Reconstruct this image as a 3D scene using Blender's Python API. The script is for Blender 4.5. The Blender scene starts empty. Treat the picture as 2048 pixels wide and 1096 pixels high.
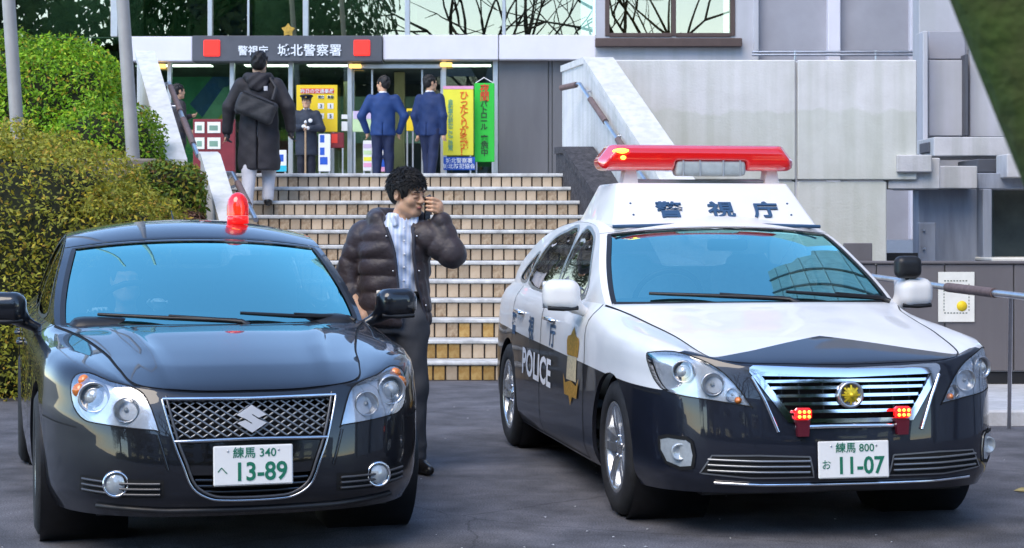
import bpy, bmesh, math, random
import numpy as np
from mathutils import Vector, Matrix, Euler
from mathutils.geometry import delaunay_2d_cdt

sc = bpy.context.scene
COL = sc.collection
R = math.radians

# ------------------------------------------------------------------ camera, sky, sun, exposure
cam_d = bpy.data.cameras.new('camera')
cam = bpy.data.objects.new('camera', cam_d)
COL.objects.link(cam)
cam.location = (0, 0, 1.4)
cam.rotation_euler = (R(90), 0, 0)
cam_d.sensor_width = 36.0
cam_d.lens = 36.0 * 3600 / 2048
cam_d.shift_y = -93.0 / 2048
cam_d.clip_start = 0.1
cam_d.clip_end = 1500
cam_d.dof.use_dof = True
cam_d.dof.focus_distance = 9.3
cam_d.dof.aperture_fstop = 11.0
sc.camera = cam

SUN_EL, SUN_AZ = 50.0, 207.0          # azimuth clockwise from +Y: high behind the viewer, a little to the left
world = bpy.data.worlds.new('World')
sc.world = world
world.use_nodes = True
wn = world.node_tree
wn.nodes.clear()
sky = wn.nodes.new('ShaderNodeTexSky')
sky.sky_type = 'NISHITA'
sky.sun_disc = False
sky.sun_elevation = R(SUN_EL)
sky.sun_rotation = R(SUN_AZ)
sky.air_density = 1.0
sky.dust_density = 0.1
sky.ozone_density = 3.0
bg = wn.nodes.new('ShaderNodeBackground')
bg.inputs['Strength'].default_value = 0.15
wo = wn.nodes.new('ShaderNodeOutputWorld')
wn.links.new(sky.outputs[0], bg.inputs[0])
wn.links.new(bg.outputs[0], wo.inputs[0])

sun_d = bpy.data.lights.new('sun', 'SUN')
sun_d.energy = 1.1
sun_d.angle = R(40)
sun_d.color = (1.0, 0.86, 0.68)
sun = bpy.data.objects.new('sun', sun_d)
COL.objects.link(sun)
_d = Vector((math.sin(R(SUN_AZ)) * math.cos(R(SUN_EL)), math.cos(R(SUN_AZ)) * math.cos(R(SUN_EL)), math.sin(R(SUN_EL))))
sun.rotation_euler = _d.to_track_quat('Z', 'Y').to_euler()

sc.view_settings.view_transform = 'Standard'
sc.view_settings.look = 'None'
sc.view_settings.exposure = 1.52
sc.view_settings.gamma = 1.0
sc.render.engine = 'CYCLES'
sc.cycles.max_bounces = 8
sc.cycles.transparent_max_bounces = 16
sc.cycles.caustics_reflective = False
sc.cycles.caustics_refractive = False
sc.cycles.use_denoising = True
sc.cycles.sample_clamp_indirect = 6.0

rng = random.Random(11)
nrng = np.random.default_rng(5)

# ------------------------------------------------------------------ materials
def _n(nt, t, **kw):
    n = nt.nodes.new(t)
    for k, v in kw.items():
        setattr(n, k, v)
    return n

def mat(name, col, rough=0.6, metal=0.0, var=0.0, scale=6.0, bump=0.0, bscale=60.0, coat=0.0, ior=1.45,
        col2=None, emit=None, estr=0.0, spec=0.5, detail=5.0, rvar=0.0, randobj=0.0, sheen=0.0, trans=0.0, coatior=1.5, stretch=None):
    """Principled material; colour varies by a noise in object space, bump by a finer one."""
    m = bpy.data.materials.new(name)
    m.use_nodes = True
    nt = m.node_tree
    b = nt.nodes['Principled BSDF']
    b.inputs['Roughness'].default_value = rough
    b.inputs['Metallic'].default_value = metal
    b.inputs['IOR'].default_value = ior
    b.inputs['Specular IOR Level'].default_value = spec
    b.inputs['Coat Weight'].default_value = coat
    b.inputs['Coat Roughness'].default_value = 0.03
    b.inputs['Coat IOR'].default_value = coatior
    b.inputs['Transmission Weight'].default_value = trans
    if sheen:
        b.inputs['Sheen Weight'].default_value = sheen
    base = (*col, 1.0)
    if var > 0 or col2 is not None or bump > 0 or rvar > 0:
        tc = _n(nt, 'ShaderNodeTexCoord')
        src = tc.outputs['Object']
        if stretch:
            mp = _n(nt, 'ShaderNodeMapping')
            mp.inputs['Scale'].default_value = stretch
            nt.links.new(src, mp.inputs[0]); src = mp.outputs[0]
    colsock = None
    if var > 0 or col2 is not None:
        nz = _n(nt, 'ShaderNodeTexNoise')
        nz.inputs['Scale'].default_value = scale
        nz.inputs['Detail'].default_value = detail
        nz.inputs['Roughness'].default_value = 0.62
        nt.links.new(src, nz.inputs['Vector'])
        rp = _n(nt, 'ShaderNodeValToRGB')
        rp.color_ramp.elements[0].position = 0.34
        rp.color_ramp.elements[1].position = 0.68
        if col2 is None:
            a = tuple(max(0.0, c * (1 - var)) for c in col)
            z = tuple(min(1.0, c * (1 + var)) for c in col)
        else:
            a, z = col, col2
        rp.color_ramp.elements[0].color = (*a, 1)
        rp.color_ramp.elements[1].color = (*z, 1)
        nt.links.new(nz.outputs['Fac'], rp.inputs[0])
        colsock = rp.outputs[0]
        if rvar > 0:
            mr = _n(nt, 'ShaderNodeMapRange')
            mr.inputs['To Min'].default_value = max(0, rough - rvar)
            mr.inputs['To Max'].default_value = min(1, rough + rvar)
            nt.links.new(nz.outputs['Fac'], mr.inputs[0])
            nt.links.new(mr.outputs[0], b.inputs['Roughness'])
    if randobj > 0:
        oi = _n(nt, 'ShaderNodeObjectInfo')
        mr2 = _n(nt, 'ShaderNodeMapRange')
        mr2.inputs['To Min'].default_value = 1 - randobj
        mr2.inputs['To Max'].default_value = 1 + randobj
        nt.links.new(oi.outputs['Random'], mr2.inputs[0])
        hs = _n(nt, 'ShaderNodeHueSaturation')
        if colsock is not None:
            nt.links.new(colsock, hs.inputs['Color'])
        else:
            hs.inputs['Color'].default_value = base
        nt.links.new(mr2.outputs[0], hs.inputs['Value'])
        colsock = hs.outputs[0]
    if colsock is not None:
        nt.links.new(colsock, b.inputs['Base Color'])
    else:
        b.inputs['Base Color'].default_value = base
    if bump > 0:
        nb = _n(nt, 'ShaderNodeTexNoise')
        nb.inputs['Scale'].default_value = bscale
        nb.inputs['Detail'].default_value = 4.0
        nt.links.new(src, nb.inputs['Vector'])
        bp = _n(nt, 'ShaderNodeBump')
        bp.inputs['Strength'].default_value = bump
        bp.inputs['Distance'].default_value = 0.01
        nt.links.new(nb.outputs['Fac'], bp.inputs['Height'])
        nt.links.new(bp.outputs[0], b.inputs['Normal'])
    if emit is not None:
        b.inputs['Emission Color'].default_value = (*emit, 1)
        b.inputs['Emission Strength'].default_value = estr
    return m

def glass_mat(name, tint, refl0, refl1, gcol=(1, 1, 1), rough=0.0):
    """Coated window glass: tinted see-through plus a mirror share that grows with the angle."""
    m = bpy.data.materials.new(name)
    m.use_nodes = True
    nt = m.node_tree
    nt.nodes.clear()
    out = _n(nt, 'ShaderNodeOutputMaterial')
    tr = _n(nt, 'ShaderNodeBsdfTransparent'); tr.inputs[0].default_value = (*tint, 1)
    gl = _n(nt, 'ShaderNodeBsdfGlossy'); gl.inputs[0].default_value = (*gcol, 1); gl.inputs['Roughness'].default_value = rough
    lw = _n(nt, 'ShaderNodeLayerWeight'); lw.inputs[0].default_value = 0.5
    mr = _n(nt, 'ShaderNodeMapRange')
    mr.inputs['To Min'].default_value = refl0
    mr.inputs['To Max'].default_value = refl1
    nt.links.new(lw.outputs['Facing'], mr.inputs[0])
    mx = _n(nt, 'ShaderNodeMixShader')
    nt.links.new(mr.outputs[0], mx.inputs[0])
    nt.links.new(tr.outputs[0], mx.inputs[1])
    nt.links.new(gl.outputs[0], mx.inputs[2])
    nt.links.new(mx.outputs[0], out.inputs[0])
    return m

# ------------------------------------------------------------------ object helpers
def tag(o, label=None, cat=None, group=None, kind=None):
    if label: o['label'] = label
    if cat: o['category'] = cat
    if group: o['group'] = group
    if kind: o['kind'] = kind
    return o

def empty(name, loc=(0, 0, 0), rz=0.0, label=None, cat=None, group=None):
    o = bpy.data.objects.new(name, None)
    o.empty_display_size = 0.2
    COL.objects.link(o)
    o.location = loc
    o.rotation_euler = (0, 0, rz)
    return tag(o, label, cat, group)

def link(name, me, m=None, parent=None, loc=None, rot=None):
    o = bpy.data.objects.new(name, me)
    COL.objects.link(o)
    if m is not None and not me.materials:
        me.materials.append(m)
    if parent is not None:
        o.parent = parent
    if loc is not None: o.location = loc
    if rot is not None: o.rotation_euler = rot
    return o

class MB:
    """Collects shapes into one mesh."""
    def __init__(s):
        s.v, s.f, s.sm = [], [], []
    def add(s, v, f, smooth=False):
        n = len(s.v)
        s.v.extend([tuple(p) for p in v])
        s.f.extend([tuple(i + n for i in q) for q in f])
        s.sm.extend([smooth] * len(f))
        return s
    def box(s, a, b, bev=0.0, M=None):
        x0, y0, z0 = [min(a[i], b[i]) for i in range(3)]
        x1, y1, z1 = [max(a[i], b[i]) for i in range(3)]
        if bev <= 0:
            v = [(x0,y0,z0),(x1,y0,z0),(x1,y1,z0),(x0,y1,z0),(x0,y0,z1),(x1,y0,z1),(x1,y1,z1),(x0,y1,z1)]
            f = [(0,3,2,1),(4,5,6,7),(0,1,5,4),(1,2,6,5),(2,3,7,6),(3,0,4,7)]
        else:
            c = min(bev, (x1-x0)*.49, (y1-y0)*.49, (z1-z0)*.49)
            v = []
            for z, k in ((z0, c), (z0+c, 0), (z1-c, 0), (z1, c)):
                X0, X1, Y0, Y1 = x0+k, x1-k, y0+k, y1-k
                e = c if k == 0 else c*.6
                v += [(X0+e,Y0,z),(X1-e,Y0,z),(X1,Y0+e,z),(X1,Y1-e,z),(X1-e,Y1,z),(X0+e,Y1,z),(X0,Y1-e,z),(X0,Y0+e,z)]
            f = [tuple(range(7,-1,-1)), tuple(range(24,32))]
            for r in range(3):
                for i in range(8):
                    j = (i+1) % 8
                    f.append((r*8+i, r*8+j, r*8+8+j, r*8+8+i))
        if M is not None:
            v = [tuple(M @ Vector(p)) for p in v]
        return s.add(v, f)
    def tube(s, pts, r, n=8, cap=True, smooth=True):
        pts = [Vector(p) for p in pts]
        rs = r if isinstance(r, (list, tuple)) else [r]*len(pts)
        v, f = [], []
        up = None
        for i, p in enumerate(pts):
            d = (pts[min(i+1, len(pts)-1)] - pts[max(i-1, 0)]).normalized()
            if up is None:
                a = Vector((0,0,1)) if abs(d.z) < .9 else Vector((1,0,0))
                up = (a - d*a.dot(d)).normalized()
            else:
                up = (up - d*up.dot(d))
                up = up.normalized() if up.length > 1e-6 else Vector((0,0,1))
            w = d.cross(up)
            for k in range(n):
                t = 2*math.pi*k/n
                v.append(p + (up*math.cos(t) + w*math.sin(t))*rs[i])
        for i in range(len(pts)-1):
            for k in range(n):
                j = (k+1) % n
                f.append((i*n+k, i*n+j, i*n+n+j, i*n+n+k))
        s.add(v, f, smooth)
        if cap:
            m = len(pts)-1
            s.add(v[:n], [tuple(range(n-1,-1,-1))])
            s.add(v[m*n:], [tuple(range(n))])
        return s
    def lathe(s, prof, n=32, M=None, smooth=True, closed=False):
        """prof: (radius, height) about local Z."""
        v, f = [], []
        for r, h in prof:
            for k in range(n):
                t = 2*math.pi*k/n
                v.append((r*math.cos(t), r*math.sin(t), h))
        m = len(prof)
        for i in range(m-1 if not closed else m):
            a, b = i*n, ((i+1) % m)*n
            for k in range(n):
                j = (k+1) % n
                f.append((a+k, a+j, b+j, b+k))
        if M is not None:
            v = [tuple(M @ Vector(p)) for p in v]
        return s.add(v, f, smooth)
    def prism(s, poly, a, b, axes='xz', M=None):
        """poly in two axes, extruded along the third from a to b."""
        n = len(poly)
        def mk(p, h):
            return {'xz': (p[0], h, p[1]), 'xy': (p[0], p[1], h), 'yz': (h, p[0], p[1])}[axes]
        v = [mk(p, a) for p in poly] + [mk(p, b) for p in poly]
        f = [tuple(range(n)), tuple(range(2*n-1, n-1, -1))] + [(i+n, (i+1) % n + n, (i+1) % n, i) for i in range(n)]
        if M is not None:
            v = [tuple(M @ Vector(p)) for p in v]
        return s.add(v, f)
    def mesh(s, name):
        me = bpy.data.meshes.new(name)
        me.from_pydata(s.v, [], s.f)
        me.polygons.foreach_set('use_smooth', s.sm)
        bm = bmesh.new(); bm.from_mesh(me)
        bmesh.ops.recalc_face_normals(bm, faces=bm.faces)
        bm.to_mesh(me); bm.free()
        me.update()
        return me
    def build(s, name, m, parent=None, loc=None, rot=None):
        return link(name, s.mesh(name), m, parent, loc, rot)

def box(name, a, b, m, parent=None, bev=0.0):
    return MB().box(a, b, bev).build(name, m, parent)

def text_mesh(body, size, extrude=0.0, align='CENTER', bold=0.0, width=1.0, spacing=1.0, vertical=False):
    """Text as a mesh in its local XY plane, centred."""
    cu = bpy.data.curves.new('text', 'FONT')
    cu.body = '\n'.join(body) if vertical else body
    cu.size = size
    cu.align_x = align
    cu.align_y = 'CENTER'
    cu.extrude = extrude
    cu.offset = bold
    cu.space_character = spacing
    cu.resolution_u = 3
    if vertical:
        cu.space_line = spacing
    o = bpy.data.objects.new('text', cu)
    COL.objects.link(o)
    bpy.context.view_layer.update()
    dg = bpy.context.evaluated_depsgraph_get()
    me = bpy.data.meshes.new_from_object(o.evaluated_get(dg))
    bpy.data.objects.remove(o)
    bpy.data.curves.remove(cu)
    me.materials.clear()
    n = len(me.vertices)
    if n:
        co = np.empty(n*3); me.vertices.foreach_get('co', co); co = co.reshape(-1, 3)
        mid = (co.min(0) + co.max(0))/2
        co[:, 0] = (co[:, 0] - mid[0])*width
        co[:, 1] -= mid[1]
        me.vertices.foreach_set('co', co.ravel())
    return me

def text(name, body, size, m, parent, loc, rot=(R(90), 0, 0), **kw):
    return link(name, text_mesh(body, size, **kw), m, parent, loc, rot)

F_, YH, CH = 3600.0, 455.0, 1.4
def W(px, py, D):
    """World point at distance D seen at a pixel of the 2048-wide photograph: used for laying out, at real depth."""
    return ((px-1024)*D/F_, D, CH-(py-YH)*D/F_)
# ------------------------------------------------------------------ shared materials
M = {}
M['asphalt'] = mat('asphalt', (.116,.114,.124), .82, var=.35, scale=3.0, bump=.55, bscale=260, rvar=.12, detail=9)
M['concrete'] = mat('concrete', (.56,.555,.56), .85, var=.13, scale=1.7, bump=.35, bscale=45, detail=9)
M['wall_paint'] = mat('wall_paint', (.50,.50,.54), .75, var=.07, scale=1.2, bump=.12, bscale=50)
M['concrete_rough'] = mat('concrete_rough', (.63,.62,.60), .9, col2=(.74,.73,.71), scale=2.4, bump=.55, bscale=34, detail=10)
def streaks(m, lo=.80, sc=5.0, moss=None):
    """Rain streaks running down a wall, and a faint green tint where it stays damp."""
    nt = m.node_tree; b = nt.nodes['Principled BSDF']; old = b.inputs['Base Color'].links[0].from_socket
    tc = _n(nt, 'ShaderNodeTexCoord'); mp = _n(nt, 'ShaderNodeMapping'); mp.inputs['Scale'].default_value = (sc, sc, .22)
    nt.links.new(tc.outputs['Object'], mp.inputs[0])
    nz = _n(nt, 'ShaderNodeTexNoise'); nz.inputs['Scale'].default_value = 1.6; nz.inputs['Detail'].default_value = 7; nt.links.new(mp.outputs[0], nz.inputs['Vector'])
    rp = _n(nt, 'ShaderNodeValToRGB'); rp.color_ramp.elements[0].position = .36; rp.color_ramp.elements[1].position = .58
    rp.color_ramp.elements[0].color = (lo*.98, lo, lo*.95, 1); rp.color_ramp.elements[1].color = (1,1,1,1)
    nt.links.new(nz.outputs['Fac'], rp.inputs[0])
    mu = _n(nt, 'ShaderNodeMix', data_type='RGBA', blend_type='MULTIPLY'); mu.inputs[0].default_value = .8
    nt.links.new(old, mu.inputs[6]); nt.links.new(rp.outputs[0], mu.inputs[7])
    src = mu.outputs[2]
    if moss:
        sx = _n(nt, 'ShaderNodeSeparateXYZ'); nt.links.new(tc.outputs['Object'], sx.inputs[0])
        n2 = _n(nt, 'ShaderNodeTexNoise'); n2.inputs['Scale'].default_value = 3.5; n2.inputs['Detail'].default_value = 6; nt.links.new(tc.outputs['Object'], n2.inputs['Vector'])
        ma = _n(nt, 'ShaderNodeMath', operation='MULTIPLY_ADD'); ma.inputs[1].default_value = .35; nt.links.new(n2.outputs['Fac'], ma.inputs[0]); nt.links.new(sx.outputs['Z'], ma.inputs[2])
        r2 = _n(nt, 'ShaderNodeMapRange'); r2.inputs['From Min'].default_value = moss+.20; r2.inputs['From Max'].default_value = moss+.16; r2.inputs['To Max'].default_value = .55
        nt.links.new(ma.outputs[0], r2.inputs[0])
        m2 = _n(nt, 'ShaderNodeMix', data_type='RGBA', blend_type='MULTIPLY'); nt.links.new(r2.outputs[0], m2.inputs[0]); nt.links.new(src, m2.inputs[6]); m2.inputs[7].default_value = (.80,.84,.74,1)
        src = m2.outputs[2]
    nt.links.new(src, b.inputs['Base Color'])
    return m
M['terrace_concrete'] = streaks(mat('terrace_concrete', (.66,.65,.63), .9, col2=(.76,.75,.74), scale=2.4, bump=.35, bscale=40, detail=10), .86, 4.0, 2.72)
streaks(M['concrete_rough'], .84, 6.0)
streaks(M['wall_paint'], .90, 3.0)
streaks(M['concrete'], .82, 5.0)
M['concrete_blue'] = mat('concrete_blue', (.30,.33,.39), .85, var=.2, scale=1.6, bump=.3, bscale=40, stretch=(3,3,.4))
M['concrete_dark'] = mat('concrete_dark', (.13,.12,.115), .9, var=.5, scale=3, bump=.5, bscale=40)
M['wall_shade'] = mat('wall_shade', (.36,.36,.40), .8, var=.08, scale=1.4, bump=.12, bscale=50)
M['stone_tread'] = mat('stone_tread', (.58,.58,.56), .55, var=.30, scale=7, bump=.15, bscale=90, detail=8)
M['stone_core'] = mat('stone_core', (.05,.04,.035), .9, var=.3, scale=8)
M['tile_tan'] = mat('tile_tan', (.39,.285,.185), .5, col2=(.50,.40,.29), scale=7, randobj=.22, bump=.12, bscale=70, detail=7)
M['tile_brown'] = mat('tile_brown', (.21,.125,.065), .5, col2=(.52,.41,.28), scale=19, randobj=.18, bump=.15, bscale=70, detail=8)
M['tile_amber'] = mat('tile_amber', (.30,.145,.03), .28, col2=(.52,.36,.14), scale=13, randobj=.25, bump=.1, bscale=60, detail=7)
M['steel'] = mat('steel', (.62,.63,.66), .32, 1.0, var=.12, scale=9)
M['pole_grey'] = mat('pole_grey', (.40,.38,.36), .5, .2, var=.12, scale=3)
M['alu'] = mat('alu', (.55,.56,.56), .4, .7, var=.06, scale=8)
M['grip_brown'] = mat('grip_brown', (.16,.11,.10), .65, var=.2, scale=20)
M['fascia_white'] = mat('fascia_white', (.74,.72,.78), .5, var=.04, scale=2)
M['sign_grey'] = mat('sign_grey', (.085,.09,.105), .5, var=.08, scale=4)
M['sign_white'] = mat('sign_white', (.85,.88,.92), .4)
M['red_lamp'] = mat('red_lamp', (.75,.02,.015), .35, emit=(1,.03,.02), estr=.55)
M['gold'] = mat('gold', (.72,.42,.08), .35, .6, var=.2, scale=30)
M['shutter'] = mat('shutter', (.155,.15,.155), .5, .3, var=.1, scale=3, stretch=(1,1,.2))
M['window_brown'] = mat('window_brown', (.11,.075,.065), .5, .3, var=.1, scale=6)
M['facade_glass'] = glass_mat('facade_glass', (.78,.86,.80), .10, .75, (.92,1,.95))
M['facade_glass_upper'] = glass_mat('facade_glass_upper', (.50,.60,.54), .30, .80, (1.0,.82,.62))
M['door_glass'] = glass_mat('door_glass', (.86,.9,.88), .05, .6)
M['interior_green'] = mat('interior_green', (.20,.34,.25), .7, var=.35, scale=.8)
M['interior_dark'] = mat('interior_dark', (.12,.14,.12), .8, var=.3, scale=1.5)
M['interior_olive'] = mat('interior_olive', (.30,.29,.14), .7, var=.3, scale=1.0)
M['black'] = mat('black', (.012,.012,.013), .5, var=.2, scale=10)
M['white_plain'] = mat('white_plain', (.80,.80,.80), .5, var=.03, scale=3)
M['fence_brown'] = mat('fence_brown', (.165,.15,.152), .55, .25, var=.10, scale=2.5, stretch=(1,1,.2))
M['yellow_print'] = mat('yellow_print', (.85,.60,.02), .5, var=.04, scale=4)
M['lemon_print'] = mat('lemon_print', (.86,.80,.06), .55, var=.05, scale=4)
M['green_print'] = mat('green_print', (.03,.55,.05), .55, var=.06, scale=4)
M['orange_ink'] = mat('orange_ink', (.82,.17,.02), .6)
M['red_ink'] = mat('red_ink', (.75,.05,.03), .6)
M['black_ink'] = mat('black_ink', (.03,.06,.03), .6)
M['blue_print'] = mat('blue_print', (.02,.10,.50), .5, var=.1, scale=8)
M['cyan_print'] = mat('cyan_print', (.03,.48,.62), .5)
M['pink_print'] = mat('pink_print', (.80,.36,.55), .5, var=.06, scale=8)
M['lilac_print'] = mat('lilac_print', (.60,.48,.66), .5)
M['pale_green_print'] = mat('pale_green_print', (.55,.72,.40), .5, var=.1, scale=9)
M['paper'] = mat('paper', (.80,.78,.70), .7, var=.05, scale=10)
M['maroon'] = mat('maroon', (.20,.022,.03), .5, var=.15, scale=5)
M['amber_lamp'] = mat('amber_lamp', (.75,.42,.08), .5, emit=(1,.6,.15), estr=.6)
M['mural_green'] = mat('mural_green', (.055,.26,.10), .6, var=.3, scale=1.5)
M['mural_blue'] = mat('mural_blue', (.03,.09,.20), .6, var=.25, scale=2)
M['mural_light'] = mat('mural_light', (.20,.42,.24), .6, var=.2, scale=2)
M['mural_yellow'] = mat('mural_yellow', (.48,.46,.06), .6, var=.2, scale=2)
M['line_yellow'] = mat('line_yellow', (.42,.33,.12), .8, var=.4, scale=14, bump=.3, bscale=200)

# ------------------------------------------------------------------ ground, road, pavement
def sheet(name, x0, x1, y0, y1, z, m, kind='structure', parent=None, nx=1, ny=1):
    v = [(x0+(x1-x0)*i/nx, y0+(y1-y0)*j/ny, z) for j in range(ny+1) for i in range(nx+1)]
    f = [(j*(nx+1)+i, j*(nx+1)+i+1, (j+1)*(nx+1)+i+1, (j+1)*(nx+1)+i) for j in range(ny) for i in range(nx)]
    o = MB().add(v, f).build(name, m, parent)
    if kind: o['kind'] = kind
    return o

# asphalt with two long cracks and patch stains
def asphalt_material():
    m = M['asphalt']; nt = m.node_tree
    b = nt.nodes['Principled BSDF']
    old = b.inputs['Base Color'].links[0].from_socket
    tc = _n(nt, 'ShaderNodeTexCoord')
    vo = _n(nt, 'ShaderNodeTexVoronoi', feature='DISTANCE_TO_EDGE'); vo.inputs['Scale'].default_value = .42
    nz = _n(nt, 'ShaderNodeTexNoise'); nz.inputs['Scale'].default_value = 2.2; nz.inputs['Detail'].default_value = 6
    ad = _n(nt, 'ShaderNodeMix', data_type='VECTOR'); ad.inputs[0].default_value = .18
    nt.links.new(tc.outputs['Object'], nz.inputs['Vector'])
    nt.links.new(tc.outputs['Object'], ad.inputs[4]); nt.links.new(nz.outputs['Color'], ad.inputs[5])
    nt.links.new(ad.outputs[1], vo.inputs['Vector'])
    rp = _n(nt, 'ShaderNodeValToRGB')
    rp.color_ramp.elements[0].position = 0.0; rp.color_ramp.elements[0].color = (.62,.62,.62,1)
    rp.color_ramp.elements[1].position = .004; rp.color_ramp.elements[1].color = (1,1,1,1)
    nt.links.new(vo.outputs['Distance'], rp.inputs[0])
    mu = _n(nt, 'ShaderNodeMix', data_type='RGBA', blend_type='MULTIPLY'); mu.inputs[0].default_value = 1
    nt.links.new(old, mu.inputs[6]); nt.links.new(rp.outputs[0], mu.inputs[7])
    # small pale aggregate chips
    v2 = _n(nt, 'ShaderNodeTexVoronoi'); v2.inputs['Scale'].default_value = 62
    nt.links.new(tc.outputs['Object'], v2.inputs['Vector'])
    r2 = _n(nt, 'ShaderNodeValToRGB')
    r2.color_ramp.elements[0].position = .10; r2.color_ramp.elements[0].color = (1.7,1.7,1.7,1)
    r2.color_ramp.elements[1].position = .24; r2.color_ramp.elements[1].color = (1,1,1,1)
    nt.links.new(v2.outputs['Distance'], r2.inputs[0])
    m2 = _n(nt, 'ShaderNodeMix', data_type='RGBA', blend_type='MULTIPLY'); m2.inputs[0].default_value = .8
    nt.links.new(mu.outputs[2], m2.inputs[6]); nt.links.new(r2.outputs[0], m2.inputs[7])
    # stone grains and broad worn or oily patches
    n3 = _n(nt, 'ShaderNodeTexNoise'); n3.inputs['Scale'].default_value = 130; n3.inputs['Detail'].default_value = 2; nt.links.new(tc.outputs['Object'], n3.inputs['Vector'])
    r3 = _n(nt, 'ShaderNodeMapRange'); r3.inputs['From Min'].default_value = .35; r3.inputs['From Max'].default_value = .65; r3.inputs['To Min'].default_value = .55; r3.inputs['To Max'].default_value = 1.45
    nt.links.new(n3.outputs['Fac'], r3.inputs[0])
    n4 = _n(nt, 'ShaderNodeTexNoise'); n4.inputs['Scale'].default_value = .75; n4.inputs['Detail'].default_value = 5; nt.links.new(tc.outputs['Object'], n4.inputs['Vector'])
    r4 = _n(nt, 'ShaderNodeMapRange'); r4.inputs['From Min'].default_value = .36; r4.inputs['From Max'].default_value = .60; r4.inputs['To Min'].default_value = .84; r4.inputs['To Max'].default_value = 1.12
    nt.links.new(n4.outputs['Fac'], r4.inputs[0])
    mm_ = _n(nt, 'ShaderNodeMath', operation='MULTIPLY'); nt.links.new(r3.outputs[0], mm_.inputs[0]); nt.links.new(r4.outputs[0], mm_.inputs[1])
    m3 = _n(nt, 'ShaderNodeVectorMath', operation='SCALE'); nt.links.new(m2.outputs[2], m3.inputs[0]); nt.links.new(mm_.outputs[0], m3.inputs['Scale'])
    nt.links.new(m3.outputs[0], b.inputs['Base Color'])
asphalt_material()
ground = sheet('asphalt_ground', -400, 400, -400, 600, 0.0, M['asphalt'])
pave = MB().box((3.1,12.7,-.05),(30,15.2,.11), .015).build('pavement', M['concrete']); pave['kind'] = 'structure'
MB().add([(2.66,9.55,.004),(3.9,8.55,.004),(4.0,8.66,.004),(2.74,9.68,.004)], [(0,1,2,3)]).build('edge_line', M['line_yellow'])['kind'] = 'structure'

# ------------------------------------------------------------------ staircase
NS = 12
SZ = [0.0] + [.177*i for i in range(1,7)] + [.177*6 + .157*i for i in range(1,7)]
SD = [16.47 + .33*i for i in range(NS)]           # depth of riser i (0-based)
LAND = SZ[12]
XL = lambda D: -2.50 - .36*(D-16.6)
XR = lambda D: .83 + .207*(20.5-D)
stairs = empty('staircase', (-.5,16.47,0), 0, 'wide outdoor staircase with tan tiled risers and pale stone treads', 'stairs')
so = Vector((-.5,16.47,0))
def to_st(o):
    o.parent = stairs; o.location = o.location - so; return o
core = MB()
for i in range(NS):
    core.box((XL(SD[i])-.15, SD[i]+.012+.0005*i, -.05), (XR(SD[i])+.12, 20.42, SZ[i+1]-.039))
to_st(core.build('core', M['stone_core']))
vis, hid = [], MB()
TW, TG = .099, .0145
tile_me = {}
def tile_mesh(h, m):
    k = (round(h,3), m.name)
    if k not in tile_me:
        me = MB().box((-TW/2,-.006,-h/2),(TW/2,.016,h/2), .004).mesh('tile'); me.materials.append(m)
        tile_me[k] = me
    return tile_me[k]
for i in range(NS):
    zt = SZ[i+1]-.038; zb = SZ[i]+.001
    h = zt-zb-.006
    D = SD[i]
    x = XL(D)-.1 + rng.uniform(0,.05)
    while x < XR(D)+.05:
        cx = x+TW/2
        px = 1024+cx/D*F_
        amb = (.92,.6,.5,.12,.05)[i] if i < 5 else .0
        brn = .14 if i < 6 else (.34 if i < 11 else .08)
        t = rng.random()
        mm = M['tile_amber'] if t < amb else (M['tile_brown'] if rng.random() < brn else M['tile_tan'])
        lo, hi = (520,1150) if i >= 6 else ((640,1080) if i >= 4 else (690,1000))
        if lo < px < hi:
            o = link('tile', tile_mesh(h, mm), None, None, (cx, D, (zt+zb)/2)); o.parent = stairs; o.location = Vector(o.location)-so
            o.rotation_euler = (rng.uniform(-.012,.012), 0, rng.uniform(-.012,.012))
            vis.append(o)
        else:
            hid.box((cx-TW/2,D-.006,zb+.003),(cx+TW/2,D+.016,zt-.003), .004)
        x += TW+TG
o = to_st(hid.build('outer_tiles', M['tile_tan'])); o['kind'] = 'stuff'
for i in range(NS):
    D = SD[i]; y1 = (SD[i+1]+.02) if i < NS-1 else 20.5
    t = MB().box((XL(D)-.15, D-.028, SZ[i+1]-.038), (XR(D)+.1, y1, SZ[i+1]), .010)
    to_st(t.build('tread', M['stone_tread']))
landing = MB().box((-9,20.43,-.05),(1.6,40,LAND-.004)).build('landing', M['concrete']); landing['kind'] = 'structure'

# sloping parapet walls
def slope_wall(name, pts, thick, zb, m, label, cat, cap=None):
    """pts: (X, D, ztop) along the inner face; body extruded sideways by thick; a coping slab on top."""
    root = empty(name, (pts[0][0], pts[0][1], 0), 0, label, cat)
    o0 = Vector((pts[0][0], pts[0][1], 0))
    def strip(zlo, zhi_off, ext):
        v, f = [], []
        for X, D, z in pts:
            a = -ext*(1 if thick > 0 else -1)
            for xx in (X+a, X+thick-a):
                for zz in ((z+zlo) if zlo > -50 else zb, z+zhi_off):
                    v.append(Vector((xx, D, zz))-o0)
        n = len(pts)
        for i in range(n-1):
            b = i*4
            f += [(b,b+1,b+5,b+4),(b+2,b+6,b+7,b+3),(b+1,b+3,b+7,b+5),(b,b+4,b+6,b+2)]
        f += [(0,2,3,1),((n-1)*4,(n-1)*4+1,(n-1)*4+3,(n-1)*4+2)]
        return MB().add(v, f)
    strip(-99, -.075, 0).build('wall_body', m, root)
    strip(-.074, 0, .022).build('coping', cap or m, root)
    return root
slope_wall('stair_parapet', [(.60,21.5,3.33),(.83,20.5,3.34),(1.316,18.15,2.23),(1.66,16.45,1.32),(1.72,16.1,1.30)], .30, 0, M['concrete_rough'],
           'white concrete stair parapet sloping down beside the terrace wall', 'parapet')
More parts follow.
